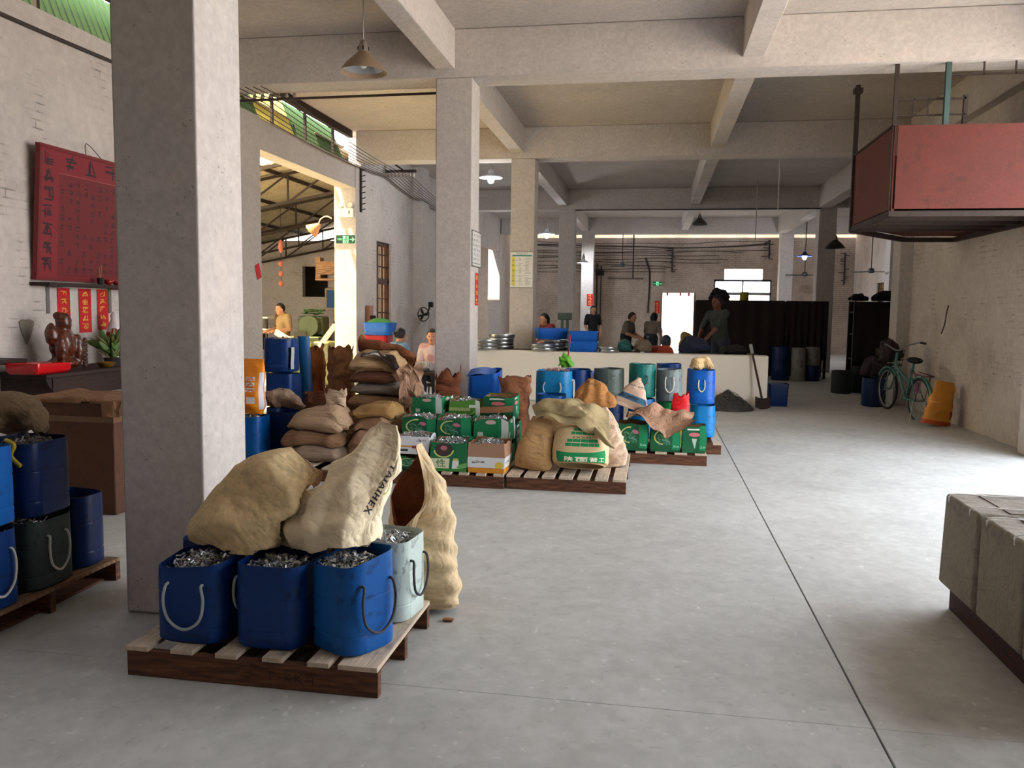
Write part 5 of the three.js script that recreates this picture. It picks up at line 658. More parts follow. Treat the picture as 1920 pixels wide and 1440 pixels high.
  pail({ label: 'dark grey pail with a rope loop behind the lowest left pail', pos: [-2.985, 0.12, -3.52], w: 0.28, d: 0.3, h: 0.335, mat: plastic(0x3c4746, 0.5), seed: 143, handles: [['+x', 0.06, 0.26, 0.18, mRopeWhite]], fill: 'dark grey left pail', n: 40, rise: 0.005 });
  pail({ label: 'bright blue pail on top at the left edge, stuffed with scrap', pos: [-2.99, 0.498, -3.15], w: 0.3, d: 0.3, h: 0.36, mat: plastic(0x0f66c0), seed: 145, fill: 'topmost pail at the left edge', fillMat: mClipOld, n: 110 });
  const tp = pail({ label: 'dark blue pail on top of the grey one at the left', pos: [-2.99, 0.478, -3.52], w: 0.29, d: 0.3, h: 0.36, mat: mNavy, seed: 147, fill: 'dark blue pail above the grey one', fillMat: mClipOld, n: 90 });
  pail({ label: 'dark blue pail in shadow behind the grey left pail', pos: [-3.0, 0.12, -3.84], w: 0.27, d: 0.25, h: 0.38, mat: mNavy, seed: 149, r: 0.1 });
  const sb = [{ c: [-3.22, 0.9, -3.62], a: 0.12, b: 0.07 }, { c: [-3.14, 0.95, -3.62], a: 0.12, b: 0.08 }, { c: [-3.06, 0.97, -3.6], a: 0.1, b: 0.06 }, { c: [-2.98, 0.92, -3.58], a: 0.07, b: 0.03 }, { c: [-2.94, 0.86, -3.56], a: 0.02, b: 0.01 }]; sack('crumpled paper bag with dark inside on the left pails', loft(sb, { wd: [0.2, 0.6, 0.7], seed: 151, crumple: 0.04, f: 9 }), paper(0x9c8468), { name: 'empty_paper_bag' }); rest(last(), [tp, tp.heap]);
  const ys = thing('yellow_strap', 'yellow plastic strap dangling over the left pails', 'strap'); part('strap', tube([[-2.95, 0.86, -3.345], [-2.9, 0.84, -3.34], [-2.92, 0.79, -3.34], [-2.87, 0.74, -3.34]], 0.01, 6), M({ color: 0xb59a1e, roughness: 0.4 }), ys);
  const wl = thing('wall_ledge', 'short dark wooden ledge fixed to the wall at the left edge', 'ledge', [XL, 1.0, -5.7]); part('plank', bb(0, 0.25, 0, 0.04, -0.3, 0.3, 0.004), mWoodDark, wl);
}
// ---------------------------------------------------------------- right side: hanging red box, parcels, bicycle
{
  const mRedPly = M({ color: 0x64210d, roughness: 0.75, map: kraftC, bumpMap: fineB, bumpScale: 0.001 }), y0 = 2.57, y1 = 3.44, x0 = 2.42, x1 = XR, z0 = -9.31, z1 = -11.05;
  const b = thing('hanging_red_box', 'big red plywood box hung on iron posts below the ceiling', 'box', [0, 0, 0]);
  part('front_panel', bb(x0 + 0.03, x1, y0, y1, z0, z0 - 0.018), mRedPly, b); part('side_panel', bb(x0, x0 + 0.018, y0, y1, z0 - 0.02, z1), mRedPly, b); part('back_panel', bb(x0, x1, y0, y1, z1, z1 + 0.018), mRedPly, b);
  part('floor_panel', merge([bb(x0, x1, y0, y0 + 0.018, z0, z1)]), mRedPly, b);
  for (const z of [z0 - 0.04, -9.75, -10.2, -10.65, z1 + 0.04]) part('joist', bb(x0, x1, y0 - 0.06, y0, z - 0.03, z + 0.03), mIron, b);
  part('edge_rail', bb(x0 - 0.02, x0 + 0.03, y0 - 0.06, y0, z0, z1), mIron, b); part('edge_rail', bb(x0 - 0.02, x0 + 0.02, y1, y1 + 0.02, z0, z1), mIron, b);
  // splayed bracket to the wall behind
  part('bracket', merge([beamBar([x0, y0 - 0.04, z1], [3.4, y0 - 0.05, -12.36], 0.06, 0.06), beamBar([3.4, y0 - 0.05, -12.36], [XR, y0 - 0.05, -12.38], 0.06, 0.06), beamBar([XR - 0.05, y0 - 0.05, -12.36], [XR - 0.05, y0 - 0.05, z0], 0.06, 0.06)]), mIron, b); { const s = new THREE.Shape(); s.moveTo(x0, 11.05); s.lineTo(3.4, 12.36); s.lineTo(XR, 12.36); s.lineTo(XR, 11.05); const g = new THREE.ExtrudeGeometry(s, { depth: 0.018, bevelEnabled: false }); g.rotateX(-Math.PI / 2); g.translate(0, y0, 0); part('rear_shelf', g, mRedPly, b); }
  part('post', merge([bb(x0 - 0.03, x0 + 0.02, y0 - 0.06, 4.3, z1 - 0.03, z1 + 0.02), bb(x0 - 0.055, x0 + 0.045, 4.2, 4.26, z1 - 0.055, z1 + 0.045)]), mIron, b); part('post', bb(x0 - 0.02, x0 + 0.02, y0, HC, z0 - 0.03, z0 - 0.06), mIron, b); part('post', bb(2.89, 2.94, y1 - 0.1, HB, z0 - 0.02, z0 - 0.07), M({ color: 0x2f4a48, roughness: 0.6 }), b, 'blue-green iron post');
  part('post', bb(3.1, 3.14, y1, 3.76, z0 - 0.1, z0 - 0.14), mIron, b); part('rail', merge([bb(2.42, 3.12, 3.715, 3.735, z0 - 0.1, z0 - 0.12), bb(2.42, 3.12, 3.555, 3.57, z0 - 0.1, z0 - 0.12), bb(2.61, 2.622, 3.555, 3.735, z0 - 0.1, z0 - 0.115), bb(2.75, 2.762, 3.555, 3.735, z0 - 0.1, z0 - 0.115)]), mIron, b); part('rail', merge([bb(2.94, XR, 3.94, 3.96, z0 - 0.05, z0 - 0.07), bb(3.25, 3.265, 3.94, HB, z0 - 0.05, z0 - 0.065), bb(3.55, 3.565, 3.94, HB, z0 - 0.05, z0 - 0.065), bb(3.85, 3.865, 3.94, HB, z0 - 0.05, z0 - 0.065)]), mIron, b);
}
{ // parcels wrapped in grey paper
  pallet('dark red-brown pallet under the grey wrapped parcels', 1.53, 2.75, -3.25, -4.42, { slats: 7, h: 0.13, cross: true, mat: mWoodDark, smat: M({ color: 0x5a2c26, map: woodC, roughness: 0.8 }) });
  const mPk = M({ color: 0x9c968e, map: kraftC, bumpMap: crumpB, bumpScale: 0.012, roughness: 0.85 }), mStr = M({ color: 0xeeeae4, roughness: 0.6 });
  const rows = [[1.48, 1.86], [1.89, 2.27], [2.30, 2.68]], cols = [[-4.43, -3.98], [-3.95, -3.5], [-3.47, -3.02]];
  const rn = ['near the aisle', 'in the middle', 'by the door'], cn = ['back', 'second', 'front'];
  rows.forEach(([a, b], i) => cols.forEach(([c, d], j) => {
    const w = b - a, l = d - c, h = 0.46, t = thing('wrapped_parcel', `grey paper-wrapped parcel, ${cn[j]} of its row ${rn[i]} on the dark pallet`, 'parcel', [(a + b) / 2, 0.138, (c + d) / 2], 0, 'grey wrapped parcels');
    const g = new RoundedBoxGeometry(w, h, l, 3, 0.018), p = g.attributes.position; for (let k = 0; k < p.count; k++) { const x = p.getX(k), y = p.getY(k), z = p.getZ(k); p.setXYZ(k, x + 0.006 * noise(x * 9 + i * 5, y * 9, z * 9 + j * 7), y + h / 2 + 0.004 * noise(x * 7, z * 7, i + j), z + 0.006 * noise(y * 9, x * 9 + j, z * 9)); } g.computeVertexNormals(); part('wrapping', worldUV(g, 1.6), mPk, t);
    for (const z of [-0.14, 0.14]) part('string', tube([[-w / 2 - 0.004, h * 0.93, z], [-w / 2 - 0.006, h + 0.004, z], [0, h + 0.012, z + 0.01], [w / 2 + 0.006, h + 0.004, z], [w / 2 + 0.004, h * 0.93, z]], 0.0035, 5, 30), mStr, t);
    part('paper_flap', box(w * 0.5, 0.004, l * 0.9, w * 0.12, h + 0.004, 0), mPk, t);
  }));
  const rp = thing('rope_end', 'loose grey rope end curling on the floor by the parcels', 'rope'); part('rope', tube([[1.42, 0.02, -2.62], [1.33, 0.012, -2.66], [1.27, 0.01, -2.62], [1.27, 0.01, -2.55], [1.36, 0.012, -2.52], [1.55, 0.012, -2.56]], 0.008, 7, 40), M({ color: 0x6d675c, roughness: 0.95 }), rp);
  const dk = thing('black_shoe_tip', 'pointed black tip poking in at the bottom edge', 'tip', [0.98, 0, -2.13]); const cn2 = new THREE.ConeGeometry(0.05, 0.16, 10); cn2.rotateX(-Math.PI / 2); cn2.scale(1, 0.5, 1); cn2.translate(0, 0.03, 0); part('tip', cn2, mDark, dk);
}
{ // bicycle, front wheel away from the camera
  const bk = thing('bicycle', 'old bicycle with a front basket leaning by the right wall', 'bicycle', [3.63, 0, -12.85]); bk.rotation.set(0, Math.atan2(0.975, -0.17), 0.08, 'YXZ');
  const mF = P({ color: 0x2f6a62, roughness: 0.35, clearcoat: 0.4 }), mT = M({ color: 0x17151a, roughness: 0.8 }), mRim = M({ color: 0x9aa0a0, metalness: 0.8, roughness: 0.35 }), mPk = M({ color: 0xa04a78, roughness: 0.5 }); const r = 0.32;
  for (const x of [-0.5, 0.5]) { const w = new THREE.Group(); w.name = 'wheel'; w.position.set(x, r, 0); bk.add(w); part('tyre', new THREE.TorusGeometry(r - 0.02, 0.02, 10, 40), mT, w); part('rim', new THREE.TorusGeometry(r - 0.045, 0.009, 6, 40), mRim, w); const sp = []; for (let i = 0; i < 24; i++) { const a = i / 24 * 6.283; sp.push(bar([0, 0, i % 2 ? 0.02 : -0.02], [Math.cos(a) * (r - 0.045), Math.sin(a) * (r - 0.045), 0], 0.0016, 3)); } part('spokes', merge(sp), mRim, w); const hb = new THREE.CylinderGeometry(0.02, 0.02, 0.09, 10); hb.rotateX(Math.PI / 2); part('hub', hb, mRim, w); }
  part('frame', merge([bar([-0.5, r, 0.06], [-0.1, 0.28, 0.04], 0.011), bar([-0.5, r, -0.06], [-0.1, 0.28, -0.04], 0.011), bar([-0.5, r, 0.06], [-0.2, 0.72, 0.02], 0.01), bar([-0.5, r, -0.06], [-0.2, 0.72, -0.02], 0.01), bar([-0.1, 0.26, 0], [-0.24, 0.82, 0], 0.017, 8), bar([-0.1, 0.27, 0], [0.33, 0.78, 0], 0.02, 8), bar([-0.17, 0.52, 0], [0.35, 0.72, 0], 0.018, 8), bar([0.31, 0.66, 0], [0.29, 0.9, 0], 0.022, 8)]), mF, bk);
  part('fork', merge([bar([0.5, r, 0.05], [0.37, 0.66, 0.05], 0.012), bar([0.5, r, -0.05], [0.37, 0.66, -0.05], 0.012), bar([0.37, 0.66, 0.05], [0.37, 0.66, -0.05], 0.012)]), mF, bk); part('handlebar', merge([tube([[0.14, 1.06, 0.3], [0.22, 1.06, 0.28], [0.31, 1.0, 0.14], [0.29, 0.93, 0], [0.31, 1.0, -0.14], [0.22, 1.06, -0.28], [0.14, 1.06, -0.3]], 0.012, 8)]), mRim, bk); part('grip', bar([0.1, 1.06, 0.31], [0.2, 1.06, 0.29], 0.017, 8), mT, bk); part('grip', bar([0.1, 1.06, -0.31], [0.2, 1.06, -0.29], 0.017, 8), mT, bk);
  const sd = new THREE.SphereGeometry(1, 16, 10); sd.scale(0.14, 0.045, 0.1); sd.translate(-0.26, 0.86, 0); part('saddle', sd, mT, bk); const bs = []; for (let i = 0; i < 9; i++) { const z = -0.15 + i * 0.0375; bs.push(bar([0.58, 0.68, z], [0.66, 0.92, z * 1.1], 0.004, 4), bar([0.44, 0.68, z], [0.40, 0.92, z * 1.1], 0.004, 4)); } for (let i = 0; i < 4; i++) { const y = 0.69 + i * 0.075, e = i * 0.02; bs.push(tube([[0.58 + e, y, 0.16], [0.43 - e / 2, y, 0.16], [0.43 - e / 2, y, -0.16], [0.58 + e, y, -0.16]], 0.005, 4, 12, true)); } bs.push(box(0.16, 0.01, 0.3, 0.51, 0.68, 0)); part('basket', merge(bs), mIron, bk);
  const bgm = pillowGeo(0.26, 0.3, 0.3, 9, 0.03, 9); bgm.translate(0.5, 0.72, 0); part('basket_bag', bgm, M({ color: 0x2a1a1c, roughness: 0.8 }), bk); part('rack', merge([bar([-0.28, 0.7, 0.06], [-0.72, 0.7, 0.06], 0.008), bar([-0.28, 0.7, -0.06], [-0.72, 0.7, -0.06], 0.008), bar([-0.5, r, 0.07], [-0.62, 0.7, 0.06], 0.006), bar([-0.5, r, -0.07], [-0.62, 0.7, -0.06], 0.006), bar([-0.72, 0.7, 0.06], [-0.72, 0.7, -0.06], 0.008)]), M({ color: 0x6a2a34, roughness: 0.5 }), bk);
  part('skirt_guard', sheetGeo((u, v) => [-0.35 + 0.16 * u, 0.4 + 0.26 * v, 0.075], 4, 6), mPk, bk, 'pink plastic guard'); const fd = new THREE.TorusGeometry(r + 0.015, 0.024, 6, 24, 2.2); fd.rotateZ(0.7); fd.translate(-0.5, r, 0); part('mudguard', fd, mF, bk); const ff = new THREE.TorusGeometry(r + 0.015, 0.024, 6, 24, 1.9); ff.rotateZ(0.5); ff.translate(0.5, r, 0); part('mudguard', ff, mF, bk); part('stand', merge([bar([-0.5, r, 0.09], [-0.56, 0.01, 0.14], 0.009), bar([-0.5, r, -0.09], [-0.56, 0.01, -0.14], 0.009)]), mRim, bk); part('crank', merge([bar([-0.1, 0.27, 0.08], [-0.02, 0.13, 0.08], 0.01), box(0.09, 0.02, 0.05, -0.02, 0.12, 0.12), bar([-0.1, 0.27, 0.08], [-0.1, 0.27, -0.08], 0.012), bar([-0.1, 0.27, -0.08], [-0.18, 0.41, -0.08], 0.01)]), mRim, bk);
  // yellow sack
  const Y = []; for (let i = 0; i <= 5; i++) { const t = i / 5; Y.push({ c: [3.78 + 0.1 * t, 0.02 + 0.58 * t, -11.82], a: 0.25 - 0.09 * t, b: i === 5 ? 0.01 : 0.09 - 0.05 * t, w: [0.85, 0, -0.5] }); }
  sack('yellow-orange plastic sack leaning on the right wall by the bicycle', loft(Y, { seed: 171, crumple: 0.02, f: 7 }), M({ map: canvasTex(128, 128, (c) => { c.fillStyle = '#d08a2c'; c.fillRect(0, 0, 128, 128); c.fillStyle = '#b04a1c'; c.fillRect(0, 114, 128, 14); c.fillStyle = '#b01838'; c.fillRect(108, 84, 14, 24); c.fillStyle = '#e0a04a'; c.fillRect(20, 60, 70, 4); }), roughness: 0.6, side: THREE.DoubleSide, bumpMap: crumpB, bumpScale: 0.01 }), { name: 'plastic_sack' });
  const cr = thing('wall_crack', 'dark diagonal crack in the right wall plaster', 'crack'); part('crack', tube([[XR - 0.002, 1.62, -12.55], [XR - 0.002, 1.5, -12.62], [XR - 0.002, 1.36, -12.66], [XR - 0.002, 1.22, -12.78]], 0.012, 5), M({ color: 0x4a3c34 }), cr);
}
// ---------------------------------------------------------------- lamps
const coolWhite = new THREE.Color(0.86, 0.93, 1.0);
function lamp(label, x, y, z, o = {}) { // y is the rim of the shade
  const t = thing('pendant_lamp', label, 'lamp', [x, y, z], 0, 'pendant lamps'), top = (o.ceil || HC) - y;
  part('cord', bar([0, 0.3, 0], [0, top, 0], 0.007, 6), o.cord || M({ color: 0xb0aaa4 }), t);
  if (o.cone) { part('shade', lathe([[0.235, 0], [0.23, 0.008], [0.17, 0.085], [0.085, 0.165], [0.05, 0.2], [0.045, 0.2], [0.08, 0.16], [0.165, 0.08], [0.222, 0.004], [0.235, 0]], 40), o.shade, t); part('lining', lathe([[0.228, 0.004], [0.16, 0.078], [0.075, 0.156], [0.04, 0.17], [0, 0.172]], 40), M({ color: 0xc9d0d8, metalness: 0.7, roughness: 0.35, side: THREE.DoubleSide }), t); part('neck', lathe([[0.055, 0.19], [0.05, 0.25], [0.035, 0.29], [0.02, 0.31], [0, 0.31]], 24), M({ color: 0x9a8f86, metalness: 0.4, roughness: 0.4 }), t);
    for (let i = 0; i < 5; i++) { const a = i * 1.257; part('vent_slot', box(0.012, 0.035, 0.01, 0.052 * Math.cos(a), 0.225, 0.052 * Math.sin(a)), mDark, t); } }
  else { part('shade', lathe([[0.215, 0], [0.21, 0.012], [0.13, 0.045], [0.06, 0.085], [0.05, 0.14], [0.04, 0.14], [0.05, 0.08], [0.12, 0.035], [0.205, 0.003], [0.215, 0]], 36), o.shade || P({ color: 0xdfe4ea, roughness: 0.3 }), t); part('socket', lathe([[0.05, 0.13], [0.055, 0.17], [0.035, 0.22], [0.015, 0.3], [0, 0.3]], 20), M({ color: 0xb9b9bd, metalness: 0.6, roughness: 0.35 }), t); }
  if (o.on) {
    const gl = new THREE.MeshStandardMaterial({ color: 0xffffff, emissive: coolWhite, emissiveIntensity: 14 }); const b = new THREE.SphereGeometry(0.07, 18, 12); b.scale(1, 1.35, 1); b.translate(0, -0.01, 0); part('bulb', b, gl, t);
    const l = new THREE.PointLight(coolWhite, o.on, 0, 2); l.position.set(0, -0.12, 0); l.castShadow = true; l.shadow.radius = 3; t.add(l);
  } else { const b = new THREE.SphereGeometry(0.04, 14, 10); b.translate(0, o.cone ? 0.08 : 0.02, 0); part('bulb', b, P({ color: 0xe8e8e4, roughness: 0.2 }), t); }
}
const mShadeBrown = P({ color: 0x9c8570, roughness: 0.45 }), mShadeDark = P({ color: 0x2a2622, roughness: 0.4 });
lamp('unlit conical lamp with tan shade hanging by the second pillar', -2.88, 3.79, -8.0, { cone: true, shade: mShadeBrown });
lamp('lit white pendant lamp between the second and third pillars', -3.10, 3.95, -15.6, { on: 11 });
lamp('lit pendant lamp just behind the pillar with the wall chart', -2.9, 3.5, -22.4, { on: 11 });
lamp('small lit pendant lamp at the far pillar with red sign', -2.33, 3.03, -27.6, { on: 10 });
lamp('lit blue-shaded pendant lamp in the far bay', 4.4, 3.16, -26, { on: 9, shade: P({ color: 0x24306e, roughness: 0.35 }) });
lamp('dark unlit lamp in front of the far dark pillar', 4.2, 3.02, -20.8, { cone: true, shade: mShadeDark });
lamp('dark unlit lamp under the middle ceiling beam', 1.23, 3.95, -24.5, { cone: true, shade: mShadeDark });
for (const [l, x, y, z] of [['lit pipe dropping from the ceiling in the far bay', 2.3, 3.1, -20.2], ['thin white rod hanging from the third cross beam', 2.05, 3.25, -14.9]]) { const t = thing('hanging_rod', l.replace('lit ', 'pale '), 'rod', [x, y, z]); part('rod', bar([0, 0, 0], [0, HC - y, 0], 0.011, 6), M({ color: 0xc0b8b0 }), t); }
// ---------------------------------------------------------------- ceiling fans
function fan(label, x, y, z, turn, n = 3) { const t = thing('ceiling_fan', label, 'fan', [x, y, z], turn, 'ceiling fans'); part('rod', bar([0, 0.1, 0], [0, HC - y, 0], 0.014, 6), mIron, t); part('motor', lathe([[0, -0.05], [0.08, -0.04], [0.1, 0.02], [0.07, 0.09], [0, 0.11]], 20), M({ color: 0x3c4048, roughness: 0.5 }), t); for (let i = 0; i < n; i++) { const g = new THREE.BoxGeometry(0.5, 0.008, 0.12); g.translate(0.34, 0, 0); g.rotateX(0.18); g.rotateY(i * 6.283 / n); part('blade', g, M({ color: 0x3a3836, roughness: 0.6 }), t); } }
fan('dark ceiling fan near the far right wall', 6.3, 2.72, -26, 0.3); fan('dark ceiling fan behind the far lit blue lamp', 4.8, 2.7, -28.2, 0.9); fan('ceiling fan hanging before the far brick wall', -1.1, 3.0, -28.8, 0.2);
// ---------------------------------------------------------------- wires and insulator racks
const mPot = P({ color: 0xb8a898, roughness: 0.3 });
function rack(label, x0, x1, y, z, n = 8) { const t = thing('insulator_rack', label, 'insulator rack'); part('crossarm', bb(x0, x1, y + 0.02, y + 0.07, z - 0.03, z + 0.03), mIron, t); part('strut', beamBar([XL, y + 0.3, z], [x0 + 0.35, y + 0.07, z], 0.03, 0.03), mIron, t); for (let i = 0; i < n; i++) { const x = lerp(x0 + 0.05, x1 - 0.05, i / (n - 1)); const g = lathe([[0, -0.07], [0.025, -0.065], [0.018, -0.045], [0.028, -0.03], [0.018, -0.01], [0.012, 0.02], [0, 0.02]], 10); g.translate(x, y, z); part('insulator', g, mPot, t); } }
rack('rusty insulator rack on the left wall below the second beam', XL, -4.45, 4.14, -10.0); rack('insulator rack on the left wall past the bright pillar', XL, -4.68, 4.12, -16.0); rack('insulator rack far along the left wall', XL, -4.75, 3.95, -21.0);
for (let i = 0; i < 8; i++) { const f = (a, b) => lerp(a + 0.05, b - 0.05, i / 7); const P0 = [f(XL, -4.45), 4.05, -10.0], P1 = [f(XL, -4.68), 4.03, -16.0], P2 = [f(XL, -4.75), 3.858, -21.0]; const t = thing('overhead_wire', ['outermost', 'second', 'third', 'fourth', 'fifth', 'sixth', 'seventh', 'innermost'][i] + ' overhead wire from the left wall on the insulator racks', 'wire', [0, 0, 0], 0, 'overhead wires'); part('span', merge([new THREE.TubeGeometry(new THREE.CatmullRomCurve3(sag([f(XL, -4.5), 4.02, -9.2], P0, 0.01)), 20, 0.006, 5), new THREE.TubeGeometry(new THREE.CatmullRomCurve3([...sag(P0, P1, 0.09), ...sag(P1, P2, 0.1).slice(1)]), 44, 0.006, 5)]), mWire, t); }
{ const t = thing('insulator_rack', 'upright rack of insulator pegs on the bright pillar edge', 'insulator rack'); part('upright', bb(XL + 0.002, XL + 0.03, 3.2, 3.98, -14.5, -14.56), mIron, t); for (let i = 0; i < 8; i++) part('peg', bar([XL + 0.02, 3.24 + i * 0.1, -14.53], [XL + 0.1, 3.26 + i * 0.1, -14.53], 0.01), mIron, t); }
{ const t = thing('pipe_run', 'thin conduit crossing under the second beam to the pillar', 'pipe'); part('conduit', tube([[XL, 4.0, -9.73], [-4, 4.01, -9.73], [-2.49, 4.02, -9.73]], 0.016, 6), mWire, t); const u = thing('pipe_run', 'dark cable under the fourth beam', 'cable'); part('conduit', tube([[-2.07, 4.05, -21.66], [2, 4.05, -21.66], [4, 4.05, -21.66]], 0.016, 6), mWire, u); const w = thing('pipe_run', 'dark cable drooping along the top of the left wall', 'cable'); part('conduit', tube(sag([XL + 0.02, 3.86, -3], [XL + 0.02, 3.9, -9], 0.06), 0.018, 6), mWire, w); }
{ // cables strung across the far brick wall
  const R = rng(41), ys = [4.02, 3.9, 3.84, 3.72, 3.62, 3.5, 3.38, 3.24, 3.12, 3.02, 2.9]; const nm = ['topmost', 'second', 'third', 'fourth', 'fifth', 'sixth', 'seventh', 'eighth', 'ninth', 'tenth', 'lowest'];
  ys.forEach((y, i) => { const t = thing('wall_cable', `${nm[i]} dark cable strung across the far brick wall`, 'cable', [0, 0, 0], 0, 'cables on the far wall'); const x1 = i < 4 ? 4.0 : i < 8 ? lerp(1.0, 3.5, R()) : 0.4; const p = []; for (let k = 0; k <= 10; k++) p.push([lerp(-4.9, x1, k / 10), y + 0.05 * noise(k * 0.6, i, 3) - (i < 4 ? 0.1 * Math.sin(k / 10 * 3.14) : 0), ZBACK + 0.06]); part('span', tube(p, i === 1 ? 0.024 : 0.011, 5, 30), mWire, t); });
  for (const [x, y0, y1, l] of [[0.62, 2.9, 3.75, 'ragged bundle of cable ties above the far doorway'], [4.02, 3.4, 4.05, 'cable bracket at the far pillar'], [6.6, 2.5, 3.6, 'ragged cable bundle on the far right corner']]) { const t = thing('cable_bundle', l, 'cables'), q = [bar([x, y0, ZBACK + 0.08], [x, y1, ZBACK + 0.08], 0.03)]; for (let k = 0; k < 12; k++) { const y = lerp(y0, y1, k / 11); q.push(bar([x, y, ZBACK + 0.08], [x + (R() - 0.6) * 0.5, y + (R() - 0.5) * 0.12, ZBACK + 0.08], 0.014, 4)); } part('bundle', merge(q), mWire, t); }
  const dp = thing('drop_pipe', 'dark vertical pipe hanging before the far wall', 'pipe'); part('pipe', bar([-0.75, 2.6, -29.6], [-0.75, HC, -29.6], 0.025), mIron, dp); const vp = thing('drop_pipe', 'dark conduit running down beside the green sign', 'pipe'); part('pipe', tube([[-0.35, 3.4, ZBACK + 0.05], [-0.2, 3.0, ZBACK + 0.05], [-0.2, 1.4, ZBACK + 0.05]], 0.03), mIron, vp);
  const fx = thing('tube_fixture', 'long grey bracket on the far brick wall', 'bracket'); part('channel', bb(-1.7, -0.4, 2.62, 2.68, ZBACK + 0.02, ZBACK + 0.1), M({ color: 0x6a5c54 }), fx);
  const vx = thing('tall_meter_board', 'tall patchy pipes and meters on the far wall', 'pipes'); part('pipes', merge([bar([-2.1, 0.8, ZBACK + 0.06], [-2.1, 3.2, ZBACK + 0.06], 0.03), bar([-1.95, 0.8, ZBACK + 0.06], [-1.95, 3.1, ZBACK + 0.06], 0.02), box(0.3, 0.2, 0.1, -2.0, 2.85, ZBACK + 0.08)]), mIron, vx);
}
// ---------------------------------------------------------------- signs and papers
function exitTex(arrow) { return canvasTex(256, 112, (c, w, h) => { c.fillStyle = '#06331a'; c.fillRect(0, 0, w, h); c.fillStyle = '#7ff0b0'; c.fillRect(w * 0.36, h * 0.08, w * 0.3, h * 0.84); c.fillStyle = '#0d5a2c'; c.beginPath(); c.arc(w * 0.53, h * 0.24, 10, 0, 7); c.fill(); c.lineWidth = 11; c.strokeStyle = '#0d5a2c'; c.lineCap = 'round'; const L = (...a) => { c.beginPath(); a.forEach(([x, y], i) => i ? c.lineTo(w * x, h * y) : c.moveTo(w * x, h * y)); c.stroke(); }; L([0.52, 0.4], [0.49, 0.62], [0.55, 0.72], [0.54, 0.86]); L([0.49, 0.62], [0.44, 0.84]); L([0.5, 0.42], [0.58, 0.52]); L([0.5, 0.42], [0.43, 0.5]);
  c.strokeStyle = '#7ff0b0'; c.lineWidth = 9; L([0.72, 0.5], [0.94, 0.5]); L([0.86, 0.3], [0.95, 0.5], [0.86, 0.7]); c.fillStyle = '#7ff0b0'; c.font = 'bold 30px sans-serif'; c.fillText('EXIT', w * 0.06, h * 0.6); }); }
